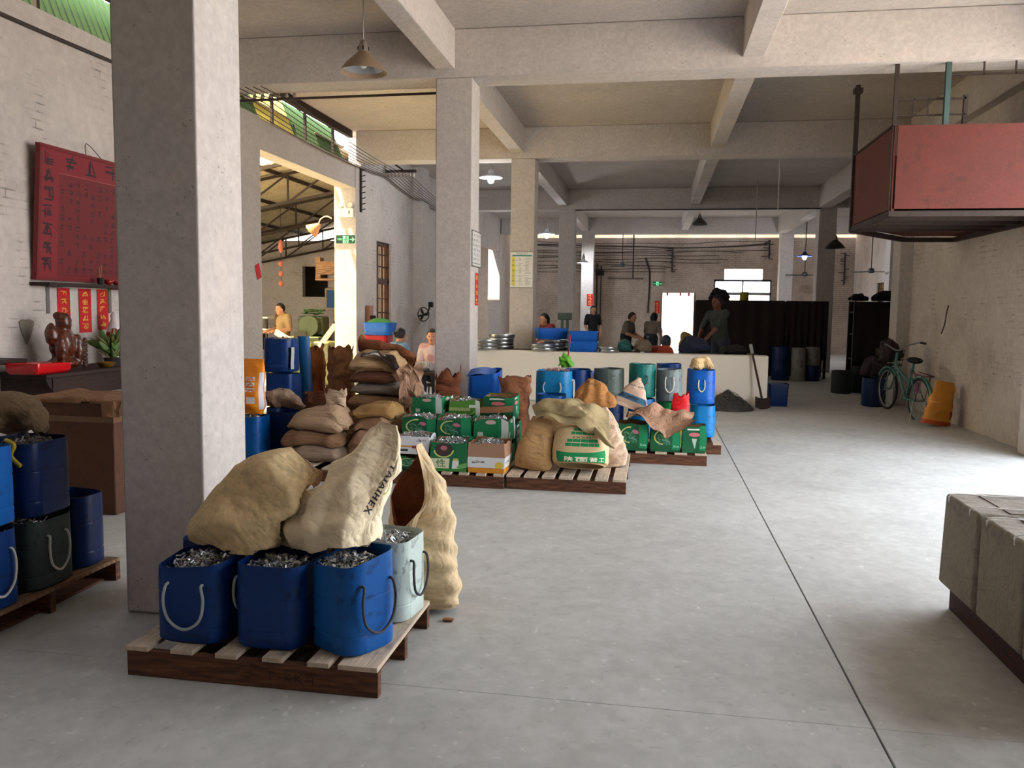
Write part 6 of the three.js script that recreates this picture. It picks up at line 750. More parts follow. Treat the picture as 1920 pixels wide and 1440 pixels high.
{ const xt = exitTex(); const sign = (label, x, y, z, w, h, e) => { const t = thing('exit_sign', label, 'exit sign', [x, y, z]); part('case', box(w + 0.02, h + 0.02, 0.03, 0, 0, 0.012, 0.004), M({ color: 0xd8d8cc, roughness: 0.5 }), t); const p = part('face', new THREE.PlaneGeometry(w, h), new THREE.MeshStandardMaterial({ map: xt, emissive: 0xffffff, emissiveMap: xt, emissiveIntensity: e, roughness: 0.3 }), t); p.position.z = 0.0285; };
  sign('green lit exit sign on the bright pillar by the shed', XL - 0.19, 2.695, zo1 + 0.002, 0.36, 0.15, 0.15); sign('small green exit sign glowing above the far doorway', 0.11, 2.47, ZBACK + 0.02, 0.33, 0.15, 1.2);
  const em = thing('emergency_light', 'white twin-spot emergency light above the exit sign', 'emergency light', [XL - 0.18, 3.17, zo1]); part('case', box(0.28, 0.16, 0.06, 0, 0, 0.03, 0.01), P({ color: 0xf0efe6, roughness: 0.4 }), em); for (const x of [-0.09, 0.09]) { const s = lathe([[0, 0], [0.045, 0.005], [0.05, 0.05], [0.042, 0.055], [0, 0.045]], 18); s.rotateX(Math.PI / 2 - 0.2); s.translate(x, 0.12, 0.02); part('spot', s, P({ color: 0xdcdad0, roughness: 0.3 }), em); } part('indicator', box(0.02, 0.05, 0.004, 0.07, 0, 0.062), M({ color: 0x1f5a3a }), em);
  const chart = canvasTex(256, 384, (c, w, h) => { const R = rng(51); c.fillStyle = '#e9e7e2'; c.fillRect(0, 0, w, h); c.fillStyle = '#2f8c86'; c.fillRect(20, 34, w - 30, 14); c.fillStyle = '#e0d76a'; c.fillRect(14, 50, 40, h - 70); c.strokeStyle = '#555'; c.lineWidth = 2; for (const [x, ww] of [[96, 46], [170, 70]]) for (let k = 0; k < 30; k++) if (R() < 0.75) { c.beginPath(); c.moveTo(x, 64 + k * 10); c.lineTo(x + ww * (0.5 + 0.5 * R()), 64 + k * 10); c.stroke(); } for (let k = 0; k < 5; k++) { c.beginPath(); c.moveTo(56, 90 + 56 * k); c.lineTo(92, 90 + 56 * k); c.moveTo(146, 90 + 56 * k); c.lineTo(166, 90 + 56 * k); c.stroke(); brushGlyph(c, 24, 78 + 56 * k, 18, R, 2); } c.strokeStyle = '#777'; for (let k = 0; k < 8; k++) brushGlyph(c, 60 + k * 18, 10, 14, R, 2); });
  const pt = thing('wall_chart', 'white wall chart with yellow column on the third pillar', 'poster', [-2.285, 1.86, ZP[2]]); const pm = part('sheet', new THREE.BoxGeometry(0.39, 0.62, 0.008), M({ map: chart, roughness: 0.4 }), pt); pm.position.set(0, 0.31, 0.006); part('frame', merge([box(0.4, 0.012, 0.014, 0, 0, 0.007), box(0.4, 0.012, 0.014, 0, 0.62, 0.007)]), M({ color: 0x8a8682 }), pt);
  const grey = canvasTex(128, 192, (c, w, h) => { const R = rng(53); c.fillStyle = '#cfccc6'; c.fillRect(0, 0, w, h); c.strokeStyle = '#666'; for (let k = 0; k < 6; k++) for (let j = 0; j < 4; j++) brushGlyph(c, 12 + j * 28, 14 + k * 26, 18, R, 2); c.fillStyle = '#888'; c.fillRect(8, 172, w - 16, 8); });
  const s2 = thing('notice_board', 'pale notice board hung on the side of the second pillar', 'notice board', [-2.068, 1.98, -9.52]); const sm2 = part('panel', new THREE.BoxGeometry(0.012, 0.4, 0.42), M({ map: grey, roughness: 0.5 }), s2); sm2.position.set(0.012, 0.2, 0); part('frame', merge([box(0.018, 0.012, 0.43, 0.012, 0, 0), box(0.018, 0.012, 0.43, 0.012, 0.4, 0)]), M({ color: 0x77736e }), s2);
  const redT = (seed) => canvasTex(64, 192, (c, w, h) => { const R = rng(seed); c.fillStyle = '#c81a1e'; c.fillRect(0, 0, w, h); c.strokeStyle = '#f0c070'; for (let k = 0; k < 4; k++) brushGlyph(c, 14, 10 + k * 46, 34, R, 4); });
  const rs = thing('red_notice', 'narrow red paper strip on the side of the second pillar', 'paper strip', [-2.066, 1.53, -9.6]); const rm = part('paper', new THREE.BoxGeometry(0.003, 0.38, 0.16), M({ map: redT(61) }), rs); rm.position.y = 0.19;
  const r5 = thing('red_notice', 'red notice on the far pillar below the small lamp', 'paper strip', [-2.17, 1.61, ZP[4] + 0.002]); const r5m = part('paper', new THREE.BoxGeometry(0.21, 0.42, 0.004), M({ map: redT(63) }), r5); r5m.position.y = 0.21;
  const rd = thing('red_notice', 'red paper couplet beside the far doorway', 'paper strip', [0.13, 1.38, ZBACK + 0.004]); const rdm = part('paper', new THREE.BoxGeometry(0.17, 0.46, 0.004), M({ map: redT(65) }), rd); rdm.position.y = 0.23;
  const rk = thing('red_tag', 'small red paper tag on the pillar before the shed opening', 'tag', [XL + 0.035, 1.95, zo0 + 0.12]); const rkm = part('paper', new THREE.BoxGeometry(0.003, 0.2, 0.13), M({ color: 0xc8242a }), rk); rkm.rotation.x = 0.35;
}
// ---------------------------------------------------------------- low wall: shovel, swarf, crates, steel rings
{
  const pts = (x, z) => 0.3 * Math.max(0, 1 - Math.hypot((x - 1.17) / 0.38, (z + 12.98) / 0.36)) ** 0.8;
  const g = new THREE.PlaneGeometry(1, 1, 60, 50), p = g.attributes.position; for (let i = 0; i < p.count; i++) { const x = lerp(0.78, 1.74, p.getX(i) + 0.5), z = lerp(-13.32, -12.62, p.getY(i) + 0.5), y = pts(x, z); p.setXYZ(i, x, y + (y > 0.002 ? 0.02 * noise(x * 26, z * 26, 2) : -0.01), z); } g.rotateX(0); const id = g.index.array; for (let i = 0; i < id.length; i += 3) { const t = id[i]; id[i] = id[i + 1]; id[i + 1] = t; } g.computeVertexNormals();
  const R = rng(3), l = []; for (let i = 0; i < 900; i++) { const x = lerp(0.84, 1.68, R()), z = lerp(-13.3, -12.66, R()), y = pts(x, z); if (y < 0.01) continue; const c = clipGeo.clone(); c.scale(0.7, 0.7, 0.7); c.rotateY(R() * 6); c.rotateZ(R() * 2 - 1); c.translate(x, y + 0.012, z); l.push(c); }
  const h = thing('swarf_heap', 'dark heap of metal scrap on the floor by the low wall', 'scrap heap', [0, 0, 0], 0, null, 'stuff'); part('bed', g, M({ color: 0x35302c, roughness: 0.7, side: THREE.DoubleSide }), h); part('clips', merge(l), M({ color: 0x6a6560, metalness: 0.8, roughness: 0.4, side: THREE.DoubleSide }), h);
  const sv = thing('shovel', 'long-handled shovel leaning on the low wall', 'shovel'); part('handle', bar([1.68, 0.16, -13.06], [1.52, 0.92, -13.3], 0.017, 8), mWoodDark, sv); part('grip', bar([1.535, 0.85, -13.277], [1.505, 0.99, -13.305], 0.026, 8), M({ color: 0x9c9894, metalness: 0.4 }), sv); part('blade', sheetGeo((u, v) => [1.575 + 0.22 * u + 0.02 * (v - 0.5), 0.03 + 0.14 * v + 0.03 * (2 * u - 1) ** 2, -12.9 - 0.22 * v], 12, 10, 0.006), mIron, sv);
  const cb = thing('plastic_crate', 'dark blue crate on the floor at the low wall end', 'crate', [2.0, 0, -13.72]); part('body', shell([{ y: 0, s: 0.92, pts: ringPts(0.3, 0.3, 0.03, 16) }, { y: 0.34, s: 1, pts: ringPts(0.3, 0.3, 0.03, 16) }, { y: 0.36, s: 1.05, pts: ringPts(0.3, 0.3, 0.03, 16) }, { y: 0.36, s: 0.97, pts: ringPts(0.3, 0.3, 0.03, 16) }, { y: 0.05, s: 0.88, pts: ringPts(0.3, 0.3, 0.03, 16) }], true), mNavy, cb);
  const tub = (label, x, y, z, w, d, h, turn = 0, lip = true) => { const t = thing('plastic_crate', label, 'crate', [x, y, z], turn, 'blue crates on the low wall'), o = ringPts(w, d, 0.03, 16); part('body', shell([{ y: 0, s: 0.92, pts: o }, { y: h * 0.85, s: 0.99, pts: o }, { y: h * 0.87, s: 1.04, pts: o }, { y: h, s: 1.04, pts: o }, { y: h, s: 0.97, pts: o }, { y: 0.03, s: 0.9, pts: o }], true), mCrate, t); };
  tub('blue crate tilted on steel rings behind the third pillar', -1.68, 1.0, -13.76, 0.5, 0.36, 0.18, 0.35); tub('lower blue crate of two stacked on the low wall', -1.11, 0.81, -13.48, 0.46, 0.25, 0.17); tub('upper blue crate of two stacked on the low wall', -1.11, 0.975, -13.48, 0.46, 0.25, 0.17);
  const bench = (label, x0, x1, z0, z1, y) => { const t = thing('work_bench', label, 'bench'); part('top', bb(x0, x1, y - 0.04, y, z0, z1), mWoodDark, t); for (const [x, z] of [[x0 + 0.06, z0 - 0.06], [x1 - 0.06, z0 - 0.06], [x0 + 0.06, z1 + 0.06], [x1 - 0.06, z1 + 0.06]]) part('leg', bb(x - 0.03, x + 0.03, 0, y - 0.04, z - 0.03, z + 0.03), mIron, t); };
  bench('dark work bench behind the low wall near the pillars', -3.0, -0.2, -13.7, -14.25, 0.8); bench('long dark bench behind the low wall beside the reaching man', 0.45, 1.75, -13.75, -14.7, 0.78);
  const ring = lathe([[0.17, 0], [0.2, 0.004], [0.205, 0.05], [0.195, 0.055], [0.185, 0.01], [0.165, 0.006]], 36);
  const rings = (label, x, y, z, n, k = 1) => { for (let i = 0; i < n; i++) { const t = thing('steel_ring_tray', `polished steel ring, ${['lowest', 'second', 'third', 'fourth'][i]} in the ${label}`, 'steel ring', [x + 0.02 * noise(i, x, 1), y + i * 0.058 * k, z], 0, 'steel rings on the low wall'); t.scale.setScalar(k); part('ring', ring, mSteel, t); } };
  rings('stack left of the third pillar', -2.72, 0.812, -13.46, 3); rings('stack behind the left crates', -2.55, 0.812, -13.9, 4, 1.1); rings('stack right of the third pillar', -1.76, 0.812, -13.46, 2); rings('stack between crate and pillar', -1.62, 0.812, -13.9, 3); rings('stack beside the two blue crates', -0.70, 0.812, -13.46, 2, 0.8);
  // bench clutter: cloth bundles and tools
  const bs = []; const bund = (label, x, y, z, L, H, W, c, seed) => { const t = sack(label, pillowGeo(L, H, W, seed, 0.03, 9), paper(c), { pos: [x, y + 0.003, z], name: 'cloth_bundle' }); rest(t, bs, 'y', 1, 0.3, 0.012); bs.push(t); };
  bund('teal cloth bundle on the bench right of the blue crates', -0.46, 0.8, -14.0, 0.26, 0.2, 0.3, 0x2a6a68, 201); bund('beige rags heaped on the bench before the seated worker', -0.16, 0.8, -14.0, 0.26, 0.2, 0.3, 0x8a7a6c, 203); bund('dark blue cloth heap on the long bench', 0.72, 0.78, -14.3, 0.5, 0.26, 0.3, 0x2a3450, 205); bund('yellowish paper heap below the far doorway', 0.6, 0.78, -14.55, 0.3, 0.34, 0.24, 0x9a8050, 207); bund('black sacks heaped on the bench under the reaching hand', 1.32, 0.78, -14.2, 0.42, 0.16, 0.4, 0x1e1a1a, 209);
  const sc = thing('platform_scale', 'green platform scale head on a post behind the crates', 'scale', [-1.69, 0, -16]); part('post', bar([-0.05, 0, 0], [-0.05, 1.3, 0], 0.03), M({ color: 0x4f5f58 }), sc); part('post', bar([0.05, 0, 0], [0.05, 1.3, 0], 0.03), M({ color: 0x4f5f58 }), sc); part('head', box(0.28, 0.14, 0.1, 0, 1.36, 0, 0.02), M({ color: 0x3d4a44, roughness: 0.5 }), sc); part('base', box(0.5, 0.14, 0.6, 0, 0.07, 0.2, 0.01), mIron, sc);
}
// ---------------------------------------------------------------- dark shelving and drums in the far right bay
{
  const mSh = M({ color: 0x2a1a14, map: woodC, roughness: 0.8 });
  const shelfU = (label, x0, x1, z, h, seed) => { const t = thing('storage_shelf', label + ' rack of iron posts', 'shelf'); for (const x of [x0, x1]) for (const dz of [0, -0.5]) part('post', bb(x - 0.025, x + 0.025, 0, h, z + dz - 0.025, z + dz + 0.025), mIron, t); for (const y of [0.45, 1.0, 1.5]) part('shelf_board', bb(x0, x1, y, y + 0.03, z, z - 0.5), mSh, t); part('back_panel', bb(x0, x1, 0, h, z - 0.5, z - 0.52), mSh, t);
  };
  shelfU('long dark shelf', 0.98, 2.9, -19.6, 1.72, 11); shelfU('dark shelf by the far pillar', 2.98, 3.85, -19.6, 1.74, 13); shelfU('dark shelf beside the right wall', 4.45, 6.4, -19.6, 1.76, 15);
  for (const [l, x0, x1] of [['long dark shelf', 0.98, 2.9], ['dark shelf by the far pillar', 2.98, 3.85], ['dark shelf beside the right wall', 4.45, 6.4]]) { const t = thing('hanging_tarp', 'dark brown tarp hung over the front of the ' + l, 'tarp'); part('cloth', sheetGeo((u, v) => [lerp(x0 - 0.02, x1 + 0.02, u), 0.42 + v * 1.33, -19.52 + 0.02 * Math.sin(u * 40) * (1 - 0.6 * v) + 0.012 * noise(u * 9, v * 5, 2)], 90, 12), M({ color: 0x241510, roughness: 0.9, map: kraftC, side: THREE.DoubleSide }), t); }
  const heap = (l, x, y, z, w, h, c, s) => sack(l, pillowGeo(w, h, 0.3, s, 0.04, 8), M({ color: c, roughness: 0.9 }), { pos: [x, y, z], name: 'dark_bundle' });
  heap('black bundle on top of the shelf beside the right wall', 5.25, 1.762, -19.8, 0.7, 0.24, 0x141010, 221); heap('small black bundle on the right shelf end', 4.55, 1.762, -19.8, 0.3, 0.16, 0x181212, 223); heap('dark bundle on the long shelf before the far window', 1.5, 1.724, -19.8, 0.45, 0.3, 0x141010, 225);
  const yb = thing('yellow_can', 'small olive yellow can on the long dark shelf', 'can', [2.05, 1.72, -19.75]); part('can', lathe([[0, 0], [0.1, 0.003], [0.1, 0.22], [0.095, 0.225], [0, 0.22]], 18), M({ color: 0x8a8420, roughness: 0.4 }), yb);
  const drum = (l, x, z, r, h, m, y = 0) => { const t = thing('drum', l, 'drum', [x, y, z], 0, 'drums in the far bay'); part('body', lathe([[0, 0], [r, 0.004], [r, h * 0.33], [r + 0.012, h * 0.35], [r, h * 0.37], [r, h * 0.63], [r + 0.012, h * 0.65], [r, h * 0.67], [r, h], [r - 0.02, h + 0.004], [r - 0.03, h - 0.02], [0, h - 0.02]], 28), m, t); };
  drum('blue drum in shadow left of the white barrels', 2.79, -18.9, 0.19, 0.74, mNavy); drum('white barrel beside the blue drum', 3.15, -18.8, 0.15, 0.72, plastic(0x8f8f8a)); drum('white barrel next to the far pillar, upper half', 3.46, -18.9, 0.15, 0.4, plastic(0x8a8a88), 0.34); drum('navy barrel below the white one at the far pillar', 3.46, -18.9, 0.15, 0.33, mNavy);
  for (const [l, x, z, w, h, m] of [['dark tub heap in the gloom left of the bicycle', 3.5, -16.2, 0.36, 0.42, plastic(0x2c3436, 0.6)], ['black tub behind the dark tub', 3.9, -16.5, 0.36, 0.5, plastic(0x1c1e22, 0.6)], ['dark lidded tub near the far shelf', 4.4, -17.0, 0.38, 0.44, plastic(0x24282c, 0.6)]]) pail({ label: l, pos: [x, 0, z], w, d: w, h, r: w / 2 - 0.01, mat: m, seed: 5 });
  pail({ label: 'navy plastic drum standing behind the bicycle', pos: [3.55, 0, -14.1], w: 0.36, d: 0.36, h: 0.46, r: 0.16, mat: mNavy, seed: 7 }); heap('dark bundle lying on the drum behind the bicycle', 3.55, 0.485, -14.1, 0.34, 0.26, 0x2a2026, 227);
}
// ---------------------------------------------------------------- shed interior
{
  const mMach = M({ color: 0x333e24, roughness: 0.5, map: dirtC });
  const m = thing('green_press', 'olive green machine with a hooded body in the shed', 'machine', [-6.75, 0, -15.5]); part('bed', bb(-0.36, 0.36, 0, 0.9, -0.35, 0.3, 0.03), mMach, m); part('column', bb(-0.2, 0.34, 0.9, 1.3, -0.3, 0.05, 0.05), mMach, m); const hw = cyl(0.2, 0.2, 0.2, 0, 0, 0, 28); hw.rotateX(Math.PI / 2); hw.translate(0.1, 1.1, 0.12); part('flywheel', hw, mMach, m); part('opening', bb(-0.16, 0.1, 0.75, 1.0, 0.29, 0.31), mDark, m); part('nozzle', cyl(0.03, 0.05, 0.12, -0.03, 0.84, 0.34, 12), M({ color: 0xb0a890 }), m);
  const lv = []; const R = rng(9); for (let i = 0; i < 40; i++) { const g = new THREE.SphereGeometry(1, 6, 4); g.scale(0.08, 0.012, 0.03); g.rotateZ((R() - 0.5) * 0.4); g.rotateY(R() * 6); g.translate(-6.68 + (R() - 0.5) * 0.42, 1.33 + R() * 0.1, -15.62 + (R() - 0.5) * 0.3); lv.push(g); } const lf = part('green_strips', merge(lv), M({ color: 0x3a5a2c }), scene); tag(lf, 'loose green strips heaped on the olive machine', 'strips', null, 'stuff');
  const gb = thing('olive_cabinet', 'small olive machine cabinet in front of the press', 'cabinet', [-6.12, 0, -14.75]); part('body', bb(-0.2, 0.2, 0, 0.84, -0.2, 0.2, 0.05), M({ color: 0x54543a, roughness: 0.5 }), gb);
  const ch = thing('pale_chute', 'long pale wooden chute slanting beside the press', 'chute'); part('plank', beamBar([-7.0, 1.0, -14.6], [-5.95, 0.5, -14.3], 0.04, 0.1), mWoodPale, ch); part('plank', beamBar([-5.75, 1.15, -14.42], [-6.05, 0.75, -14.4], 0.04, 0.09), mWoodPale, ch);
  const tb = thing('steel_table', 'pale two-tier table at the far side of the shed worker', 'table', [-8.45, 0, -16.6]); for (const y of [1.25, 1.0]) part('top', bb(-0.7, 0.45, y - 0.03, y, -0.3, 0.3), M({ color: 0xe6ded0, roughness: 0.4 }), tb); for (const [x, z] of [[-0.66, 0.26], [0.41, 0.26], [-0.66, -0.26], [0.41, -0.26]]) part('leg', bb(x - 0.02, x + 0.02, 0, 1.22, z - 0.02, z + 0.02), mIron, tb); part('shelf_goods', merge([box(0.3, 0.3, 0.3, -0.4, 0.72, 0), box(0.25, 0.4, 0.3, 0.1, 0.75, 0)]), mDark, tb);
  const hd = thing('dark_hood_machine', 'dark rounded machine with an upright pipe in the shed', 'machine', [-6.85, 0, -17.8]); const dome = new THREE.SphereGeometry(0.3, 20, 12, 0, 6.3, 0, 1.6); dome.translate(0, 1.0, 0); part('hood', dome, M({ color: 0x25222c, roughness: 0.6 }), hd); part('body', bb(-0.35, 0.4, 0, 1.0, -0.3, 0.3, 0.02), M({ color: 0x3a3438 }), hd); part('pipe', tube([[0.0, 1.0, 0.3], [0.05, 1.9, 0.2], [0.12, 2.6, 0.1]], 0.035, 8), M({ color: 0xb9a894, roughness: 0.5 }), hd); part('arm', bb(-0.1, 0.5, 0.95, 1.0, 0.25, 0.32), M({ color: 0xd8cab0 }), hd);
  const fr = thing('blue_window_board', 'blue panel in a pale frame on the shed wall', 'panel', [-9.0, 1.45, -22.5]); part('panel', bb(-0.2, 0.25, 0, 0.5, 0, 0.03), M({ color: 0x4f78a8 }), fr); part('frame', merge([bb(-0.25, 0.3, -0.05, 0, 0, 0.05), bb(-0.25, 0.3, 0.5, 0.55, 0, 0.05), bb(-0.25, -0.2, 0, 0.5, 0, 0.05), bb(0.25, 0.3, 0, 0.5, 0, 0.05)]), mWoodPale, fr);
  const ob = thing('wooden_bracket_box', 'orange lit wooden box frame jutting behind the bright pillar', 'wooden box', [-6.4, 2.05, -16]); part('frame', merge([bb(-0.35, -0.25, 0, 0.42, -0.1, 0.1), bb(-0.25, 0.5, 0.08, 0.34, -0.1, 0.1), bb(-0.35, 0.5, -0.04, 0, -0.12, 0.12)]), mWood, ob); part('mast', bb(0.1, 0.3, -2.05, 0.9, -0.08, 0.08), mWood, ob);
  const ln = thing('paper_lantern_string', 'string of small pink paper lanterns hanging in the shed', 'lanterns', [-8.48, 0, -18]); part('cord', bar([0, 1.95, 0], [0, 3.9, 0], 0.006), mWire, ln); for (const [y, h] of [[2.85, 0.3], [2.45, 0.14], [2.22, 0.14], [2.0, 0.14]]) { const g = new THREE.SphereGeometry(0.06, 14, 10); g.scale(1, h / 0.12, 1); g.translate(0, y, 0); part('lantern', g, P({ color: 0xd9806a, roughness: 0.7 }), ln); }
  const sl = thing('swan_lamp', 'swan-neck lamp with pinkish shade on the bright pillar', 'lamp', [XL - 0.4, 2.95, zo1 + 0.15]); part('neck', tube([[0, 0.1, 0], [-0.1, 0.14, 0], [-0.2, 0.09, 0.02], [-0.24, 0.0, 0.02]], 0.012, 8), mWoodPale, sl); const cone = new THREE.CylinderGeometry(0.03, 0.14, 0.2, 24, 1, true); cone.rotateZ(-0.9); cone.translate(-0.3, -0.06, 0.02); part('shade', cone, P({ color: 0xc98a64, roughness: 0.5, side: THREE.DoubleSide }), sl);
  const bn = thing('stacked_bins', 'red bin standing by the left wall below a blue basin', 'bin', [-4.8, 0, -14.1]); part('body', shell([{ y: 0, s: 0.85, pts: ringPts(0.42, 0.4, 0.06, 20) }, { y: 0.98, s: 1, pts: ringPts(0.42, 0.4, 0.06, 20) }, { y: 1.0, s: 1.05, pts: ringPts(0.42, 0.4, 0.06, 20) }], true), plastic(0xa8121c), bn); const ba = thing('blue_basin', 'blue plastic basin with green netting on the red bin', 'basin', [-4.78, 1.0, -14.1]); part('body', shell([{ y: 0, s: 0.9, pts: ringPts(0.52, 0.46, 0.1, 20) }, { y: 0.2, s: 1, pts: ringPts(0.52, 0.46, 0.1, 20) }, { y: 0.22, s: 1.05, pts: ringPts(0.52, 0.46, 0.1, 20) }, { y: 0.22, s: 0.96, pts: ringPts(0.52, 0.46, 0.1, 20) }, { y: 0.1, s: 0.9, pts: ringPts(0.52, 0.46, 0.1, 20) }], true), mCrate, ba); const nt = new THREE.SphereGeometry(1, 24, 10, 0, 6.3, 0, 1.57); nt.scale(0.26, 0.1, 0.22); const np = nt.attributes.position; for (let i = 0; i < np.count; i++) np.setY(i, np.getY(i) + 0.03 * noise(np.getX(i) * 20, np.getZ(i) * 20, 3)); nt.translate(0, 0.18, 0); nt.computeVertexNormals(); part('netting', nt, M({ color: 0x3f7a3a, roughness: 0.9 }), ba);
  const wf = thing('wall_fan', 'dark wall fan on an arm beside the second pillar', 'fan', [-5.0, 1.4, -18.0]); part('arm', tube([[-0.2, -0.1, 0], [0, -0.05, 0.05], [0.08, 0.12, 0.08]], 0.02), mDark, wf); const cg = new THREE.TorusGeometry(0.15, 0.012, 6, 24); cg.rotateY(0.9); cg.translate(-0.06, -0.06, 0.1); part('cage', cg, mDark, wf); for (let i = 0; i < 3; i++) { const b = new THREE.SphereGeometry(1, 8, 6); b.scale(0.07, 0.035, 0.01); b.translate(0.07, 0, 0); b.rotateZ(i * 2.09); b.rotateY(0.9); b.translate(-0.06, -0.06, 0.1); part('blade', b, mDark, wf); } part('motor', box(0.1, 0.12, 0.12, 0.1, 0.16, 0.06, 0.02), mDark, wf);
  const sw = thing('switch_box', 'small dusty switch box on the left wall by the bright pillar', 'switch box', [XL - 0.05, 1.35, -15.05]); part('box', box(0.08, 0.34, 0.22, 0.04, 0, 0, 0.01), M({ color: 0x9a6a52, roughness: 0.6 }), sw); part('meter', cyl(0.07, 0.07, 0.06, 0.1, -0.05, 0.02, 16), mDark, sw);
  const tl = thing('sewing_bench', 'low bench with piled goods before the two seated women', 'bench', [-3.55, 0, -12.0]); part('top', bb(-0.5, 0.5, 0.5, 0.54, -0.25, 0.25), mWoodDark, tl); for (const [x, z] of [[-0.45, 0.2], [0.45, 0.2], [-0.45, -0.2], [0.45, -0.2]]) part('leg', bb(x - 0.025, x + 0.025, 0, 0.5, z - 0.025, z + 0.025), mWoodDark, tl); sack('purple cloth bundle on the low bench', pillowGeo(0.2, 0.16, 0.2, 231, 0.02, 12), M({ color: 0x5a1f5e, roughness: 0.7 }), { pos: [-3.66, 0.543, -12.0], name: 'cloth_bundle' }); sack('heap of pale metal pieces on the low bench', pillowGeo(0.26, 0.14, 0.24, 233, 0.02, 20), M({ color: 0xa8a09a, metalness: 0.3, roughness: 0.5 }), { pos: [-3.36, 0.543, -11.98], name: 'cloth_bundle' });
}
// ---------------------------------------------------------------- people
function person(label, pos, turn, o) { // joints in metres, facing +z
  const sit = o.pose === 'sit', H = o.h || 1.6, k = H / 1.7, J = sit
    ? { hip: [0, 0.52, 0], chest: [0, 0.86, 0.03], neck: [0, 1.04, 0.05], head: [0, 1.17, 0.08], sL: [-0.17, 0.98, 0.03], sR: [0.17, 0.98, 0.03], eL: [-0.22, 0.72, 0.1], eR: [0.22, 0.72, 0.1], wL: [-0.1, 0.66, 0.32], wR: [0.1, 0.66, 0.32], hL: [-0.09, 0.5, 0.02], hR: [0.09, 0.5, 0.02], kL: [-0.12, 0.5, 0.42], kR: [0.12, 0.5, 0.42], aL: [-0.12, 0.08, 0.4], aR: [0.12, 0.08, 0.4] }
    : { hip: [0, 0.93, 0], chest: [0, 1.24, 0.0], neck: [0, 1.43, 0.01], head: [0, 1.57, 0.03], sL: [-0.18, 1.38, 0], sR: [0.18, 1.38, 0], eL: [-0.24, 1.1, 0], eR: [0.24, 1.1, 0], wL: [-0.2, 0.9, 0.16], wR: [0.2, 0.9, 0.16], hL: [-0.09, 0.9, 0], hR: [0.09, 0.9, 0], kL: [-0.1, 0.5, 0.02], kR: [0.1, 0.5, 0.02], aL: [-0.1, 0.08, -0.02], aR: [0.1, 0.08, -0.02] };
  Object.assign(J, o.j || {}); for (const n in J) J[n] = J[n].map((v) => v * k);
  const cap = (p, a, b, ra, rb) => { const bx = b[0] - a[0], by = b[1] - a[1], bz = b[2] - a[2], px = p[0] - a[0], py = p[1] - a[1], pz = p[2] - a[2], t = clamp((px * bx + py * by + pz * bz) / (bx * bx + by * by + bz * bz + 1e-9)); return Math.hypot(px - bx * t, py - by * t, pz - bz * t) - lerp(ra, rb, t); };
  const smin = (a, b, r) => { const h = clamp(0.5 + 0.5 * (b - a) / r); return lerp(b, a, h) - r * h * (1 - h); };
  const hd = J.head, dirH = [hd[0] - J.neck[0], hd[1] - J.neck[1], hd[2] - J.neck[2]];
  const headD = (p) => { let d = (Math.hypot((p[0] - hd[0]) / 0.076, (p[1] - hd[1] - 0.01) / 0.108, (p[2] - hd[2]) / 0.095) - 1) * 0.08 ; d = smin(d, cap(p, [hd[0], hd[1] - 0.06, hd[2] + 0.03], [hd[0], hd[1] - 0.085, hd[2] + 0.045], 0.045, 0.03), 0.03); d = smin(d, cap(p, [hd[0], hd[1] + 0.01, hd[2] + 0.09], [hd[0], hd[1] - 0.025, hd[2] + 0.108], 0.009, 0.014), 0.012); for (const s of [-1, 1]) d = smin(d, cap(p, [hd[0] + s * 0.077, hd[1] + 0.012, hd[2]], [hd[0] + s * 0.08, hd[1] - 0.025, hd[2] - 0.004], 0.014, 0.01), 0.01); return d; };
  const torso = (p, e = 0) => { let d = smin(cap(p, J.hip, J.chest, 0.125, 0.13), cap(p, [J.sL[0] * 0.75, J.sL[1] - 0.03, J.sL[2]], [J.sR[0] * 0.75, J.sR[1] - 0.03, J.sR[2]], 0.07, 0.07), 0.08); d = smin(d, cap(p, J.chest, J.neck, 0.11, 0.06), 0.05); return d - e; };
  const arm = (p, s, e = 0) => smin(cap(p, J['s' + s], J['e' + s], 0.054, 0.042), cap(p, J['e' + s], J['w' + s], 0.042, 0.028), 0.02) - e;
  const leg = (p, s, e = 0) => smin(cap(p, J['h' + s], J['k' + s], 0.088, 0.058), cap(p, J['k' + s], J['a' + s], 0.058, 0.036), 0.03) - e;
  const foot = (p, s) => cap(p, [J['a' + s][0], 0.045, J['a' + s][2] - 0.03], [J['a' + s][0], 0.035, J['a' + s][2] + 0.15], 0.042, 0.035);
  const body = (p) => { let d = torso(p); d = smin(d, cap(p, J.neck, hd, 0.05, 0.05), 0.03); d = smin(d, headD(p), 0.02); for (const s of ['L', 'R']) { d = smin(d, arm(p, s), 0.03); d = smin(d, leg(p, s), 0.04); d = smin(d, foot(p, s), 0.02); } return d; };
  const all = Object.values(J), lo = [0, 1, 2].map((i) => Math.min(...all.map((q) => q[i])) - 0.2), hi = [0, 1, 2].map((i) => Math.max(...all.map((q) => q[i])) + 0.22); lo[1] = -0.02;
  const c = o.cell || 0.017, t = thing('person', label, 'person', pos, turn, o.group), mesh = (f, cl = c) => sdfMesh((x, y, z) => f([x, y, z]), lo, hi, cl);
  const parts = [mesh(body)];
